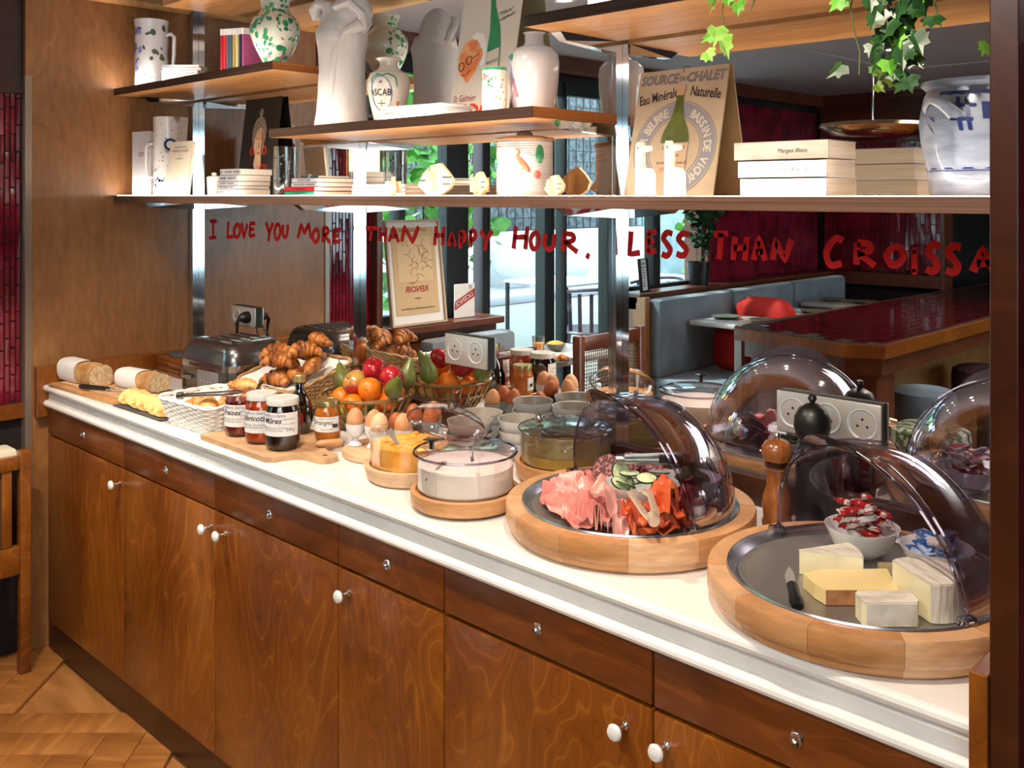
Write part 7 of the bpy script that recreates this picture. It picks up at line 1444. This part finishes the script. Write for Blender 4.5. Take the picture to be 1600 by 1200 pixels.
b.tube([(-0.0395, -0.0012, 0.141), (-0.018, -0.0012, 0.150)], 0.0008, 5); b.tube([(-0.066, -0.0012, 0.106), (-0.054, -0.0012, 0.104), (-0.040, -0.0012, 0.116)], 0.0008, 5)
part('glasses_lines', b, ink, f)
bt_ = [(-0.012, 0.335), (0.002, 0.335), (0.012, 0.255), (0.034, 0.205), (0.042, 0.165), (0.048, 0.085), (0.040, 0.062), (0.006, 0.058), (0.002, 0.09), (0.004, 0.20)]
part('painted_bottle', flat(MB(), [(x_+0.002, z_) for x_, z_ in bt_ ]+[], 0.0009), gp, f, smooth=False)
part('painted_label', flat(MB(), [(0.006, 0.150), (0.042, 0.158), (0.046, 0.092), (0.006, 0.082)], 0.0013), mat('label_pale', '#dccfc0', rough=0.6), f, smooth=False)
text('BADOIT', 0.0095, ink, f, MF(0.026, 0.125, 0.0018) @ Matrix.Rotation(R(9), 4, 'Z'), ext=0.0001)
text('St Galmier', 0.022, inkr, f, MF(-0.048, 0.046), ext=0.0001, shear=0.1, sx=0.75); text('BADOIT', 0.052, mat('poster_red', '#d8401c'), f, MF(-0.004, 0.002), ext=0.0001, bold=0.002, sx=0.78)
text('...drôlement', 0.013, ink, f, MF(0.045, 0.218) @ Matrix.Rotation(R(16), 4, 'Z'), ext=0.0001, shear=0.4); text('mieux!', 0.015, ink, f, MF(0.048, 0.232) @ Matrix.Rotation(R(10), 4, 'Z'), ext=0.0001, shear=0.4)
cu = thing('flowered_cup', 'small white cylindrical cup with painted flowers and a green rim', 'cup', (1.558, -0.212, Z2), R(36))
part('body', MB().lathe([(0, 0), (0.022, 0), (0.0235, 0.003), (0.0235, 0.083), (0.0225, 0.084), (0.021, 0.004), (0, 0.004)], 32), mat('cup_glaze', '#e6e2d2', rough=0.25, coat=0.4), cu)
part('green_rim', MB().lathe([(0.0236, 0.078), (0.0241, 0.080), (0.0236, 0.0835)], 32), green, cu)
blobs(cu, pinkp, 9, 0.0235, 0.05, 0.068, 51, 0.0035, (-1.2, -0.2), 'pink_flower_motif'); blobs(cu, green, 12, 0.0235, 0.045, 0.072, 52, 0.0028, (-1.4, 0.0), 'leaf_motif'); blobs(cu, mat('tan_glaze', '#a8845c', rough=0.4), 16, 0.0235, 0.01, 0.065, 53, 0.0022, (0.0, 1.4), 'tan_sprig')
bv = thing('bottle_vase', 'wide-shouldered white apothecary bottle with a short neck', 'vase', (1.590, -0.136, Z2), R(30))
bp_ = [(0, 0), (0.036, 0), (0.038, 0.004), (0.043, 0.02), (0.047, 0.060), (0.049, 0.095), (0.047, 0.112), (0.038, 0.124), (0.022, 0.130), (0.018, 0.136), (0.018, 0.152), (0.022, 0.155), (0, 0.15)]
part('body', MB().lathe(bp_, 48), mat('bottle_glaze', '#d9d3d4', rough=0.18, coat=0.6), bv)
def bvf(z):
    for (r0, a), (r1, b_) in zip(bp_[1:9], bp_[2:10]):
        if a <= z <= b_ and b_ > a: return r0+(r1-r0)*(z-a)/(b_-a)
    return 0.045
onpot([(-1.35+0.52*math.cos(R(t_)), 0.066+0.045*math.sin(R(t_))) for t_ in range(-90, 91, 12)], bvf, 0.0018, bluep, bv, 'oval_line'); onpot([(-0.75, 0.063), (-0.55, 0.030)], bvf, 0.0026, pinkp, bv, 'pink_ribbon'); onpot([(-0.72, 0.064), (-0.95, 0.032)], bvf, 0.0022, pinkp, bv, 'pink_ribbon'); onpot([(-0.82, 0.112), (-0.84, 0.100)], bvf, 0.0030, green, bv, 'green_tassel')
# ---- upper right shelf: ivy trailing over the edge, edge of a jar
solo('speckled_pot', MB().lathe([(0, 0), (0.04, 0), (0.043, 0.05), (0.04, 0.051), (0, 0.04)], 32), potw, 'base of a speckled pot on the upper right shelf', 'pot', (1.83, -0.20, Z1))
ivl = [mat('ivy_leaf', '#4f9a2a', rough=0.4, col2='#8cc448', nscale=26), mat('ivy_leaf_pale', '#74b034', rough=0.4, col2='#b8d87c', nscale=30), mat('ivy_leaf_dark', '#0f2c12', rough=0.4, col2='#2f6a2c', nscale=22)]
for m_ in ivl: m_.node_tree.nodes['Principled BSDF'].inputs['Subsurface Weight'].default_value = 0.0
lm = [leafmesh(0.03, 0.4, 0.3, m_, True) for m_ in ivl]
def ivy(label, x, y, strands, seed, dense):
    p = thing('trailing_ivy', label, 'plant', (x, y, Z1), group='ivy plants on the upper right shelf'); rd = random.Random(seed)
    part('pot', MB().lathe([(0, 0), (0.04, 0), (0.05, 0.07), (0.046, 0.07), (0.043, 0.055), (0, 0.055)], 28), potw, p, loc=(0, 0.09, 0))
    for (dx, L, n) in strands:
        P = [(dx*0.3, 0.09, 0.06), (dx*0.6, 0.03, 0.085), (dx, -0.045, 0.05), (dx*1.1, -0.062, -0.01)]; nn = max(2, int(L/0.03))
        for k in range(1, nn+1): P.append((dx*1.15+0.006*math.sin(k*1.3+dx*90), -0.065+0.004*math.cos(k*1.7), -0.01-L*k/nn))
        part('stem', MB().tube(P, 0.0011, 5), mat('ivy_stem', '#4a5a2c', rough=0.6), p)
        for k in range(n):
            t_ = rd.uniform(0.05, 1.0); z = -0.01-L*t_+0.01; q = link('leaf', lm[rd.choice(dense)], p, (dx*1.15+rd.uniform(-0.022, 0.022), -0.068+rd.uniform(-0.024, -0.006), z), (R(rd.uniform(60, 115)), R(rd.uniform(-35, 35)), R(rd.uniform(-60, 60)))); q.rotation_euler[0] = R(rd.uniform(-125, -70)); s_ = rd.uniform(0.6, 1.15); q.scale = (s_, s_, s_)
ivy('pale ivy with few bright leaves hanging left of centre', 2.125, -0.205, [(-0.025, 0.115, 7), (0.018, 0.045, 4)], 5, [0, 1, 1])
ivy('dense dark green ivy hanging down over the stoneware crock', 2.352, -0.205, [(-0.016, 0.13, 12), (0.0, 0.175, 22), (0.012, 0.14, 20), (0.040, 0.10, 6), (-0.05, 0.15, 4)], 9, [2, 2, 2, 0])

# ================================================================ LET THE PILED FOOD REST ON WHAT HOLDS IT
def of(stem, first=0, last=999):
    r = [o for o in COL.objects if o.parent is None and o.name.split('.')[0] == stem]; r.sort(key=lambda o: o.name); return r[first:last]
def byz(L): return sorted(L, key=lambda o: o.location.z)
bw = of('white_bowl'); por = of('wrapped_portion'); red = [o for o in por if o['group'].startswith('red')]; blue = [o for o in por if o['group'].startswith('blue')]
settle(byz(of('croissant')), of('wicker_bread_basket') + of('shelf_post') + of('wall_mirror') + of('toaster'), centre=(0.785, -0.140), spread=0.062, tries=26, turn=0.7)
settle(byz(of('pastry')), of('white_wicker_basket'), spread=0.025, tries=8, turn=0.5)
settle(of('serving_tongs', 0, 1), of('white_wicker_basket') + of('pastry') + of('jam_jar'))
settle(of('gherkin'), [bw[1]], centre=(1.972, -0.168), spread=0.024, tries=12, turn=3)
settle(red, [bw[2]], centre=(2.272, -0.202), spread=0.027, tries=16, turn=3)
settle(blue, [bw[3]], centre=(2.372, -0.200), spread=0.024, tries=16, turn=3)
settle(byz(of('apple') + of('orange') + of('pear')), of('fruit_bowl') + of('croissant') + of('wicker_bread_basket'), spread=0.022, tries=10)
settle(byz(of('boiled_egg')), of('egg_cup'))
settle(of('cucumber_slice'), [bw[0]], spread=0.010, tries=6)
settle(byz(of('loose_egg')), of('round_board') + of('egg_cup') + of('boiled_egg') + of('egg_dish'), spread=0.014, tries=8)
settle(of('round_pastry'), of('pastry_plate'), spread=0.008, tries=5)
meat = of('ham_slice') + of('smoked_salmon') + of('cured_ham')
settle(of('salami_slice'), of('ham_tray') + bw[:2] + meat, spread=0.003, tries=3, up=0.02)
settle(of('serving_tongs', 1, 2), of('ham_tray') + meat)
settle(of('serving_tongs', 2, 3), bw[:2] + of('cucumber_slice') + of('gherkin'), up=0.03)
settle(of('cheese_knife'), of('cheese_tray'), up=0.02)
# what each one is, told from where it has come to rest
for name_, text_ in {
 'croissant': 'lowest dark croissant, at the left front of the pile in the natural basket',
 'croissant.001': 'low dark croissant at the front of the pile, just behind the gold-capped syrup bottle',
 'croissant.002': 'dark croissant buried in the left half of the pile, behind the lowest one',
 'croissant.003': 'right-hand dark croissant of the pile, nearest the fruit bowl',
 'croissant.004': 'dark croissant in the back row of the pile, right under the uppermost one',
 'croissant.005': 'dark croissant at the left of the pile, directly above the lowest one',
 'croissant.006': 'dark croissant at the top left of the pile, beside the toaster',
 'croissant.007': 'uppermost dark croissant, standing highest and closest to the mirror',
 'croissant.008': 'dark croissant on top of the pile, between the top left and the uppermost one',
 'pastry.002': 'pale pastry at the right end of the white wicker basket, behind the open jam jar',
 'pastry.003': 'highest pale pastry, raised above the back right corner of the white wicker basket',
 'apple.001': 'red apple, the left and higher of the two red ones on top of the heap',
 'apple.002': 'red apple, the right one of the two red ones on top of the heap',
 'apple.003': 'blushed apple low at the back of the bowl, toward the mirror',
 'apple.004': 'green apple at the bottom of the bowl, under the upper blushed apple',
 'apple.005': 'blushed apple at the bottom right of the bowl, seen through the openwork',
 'apple.006': 'green apple at the bottom left of the bowl, seen through the openwork',
 'orange.002': 'large orange in the front centre of the heap, above the lowest orange',
 'orange.003': 'orange mostly hidden behind the upper blushed apple',
 'orange.004': 'orange deep inside the heap, behind the two front oranges',
 'orange.006': 'orange at the right rim of the caramel bowl, under the right-hand pear',
 'loose_egg': 'pale egg low down directly behind the second egg cup',
 'loose_egg.001': 'rust-brown egg raised in the dark dish behind the third egg cup',
 'loose_egg.002': 'rust-brown egg low behind the left side of the mango bowl',
 'cucumber_slice.008': 'cucumber slice lying on top, left of the middle of the heap'}.items():
    bpy.data.objects[name_]['label'] = text_
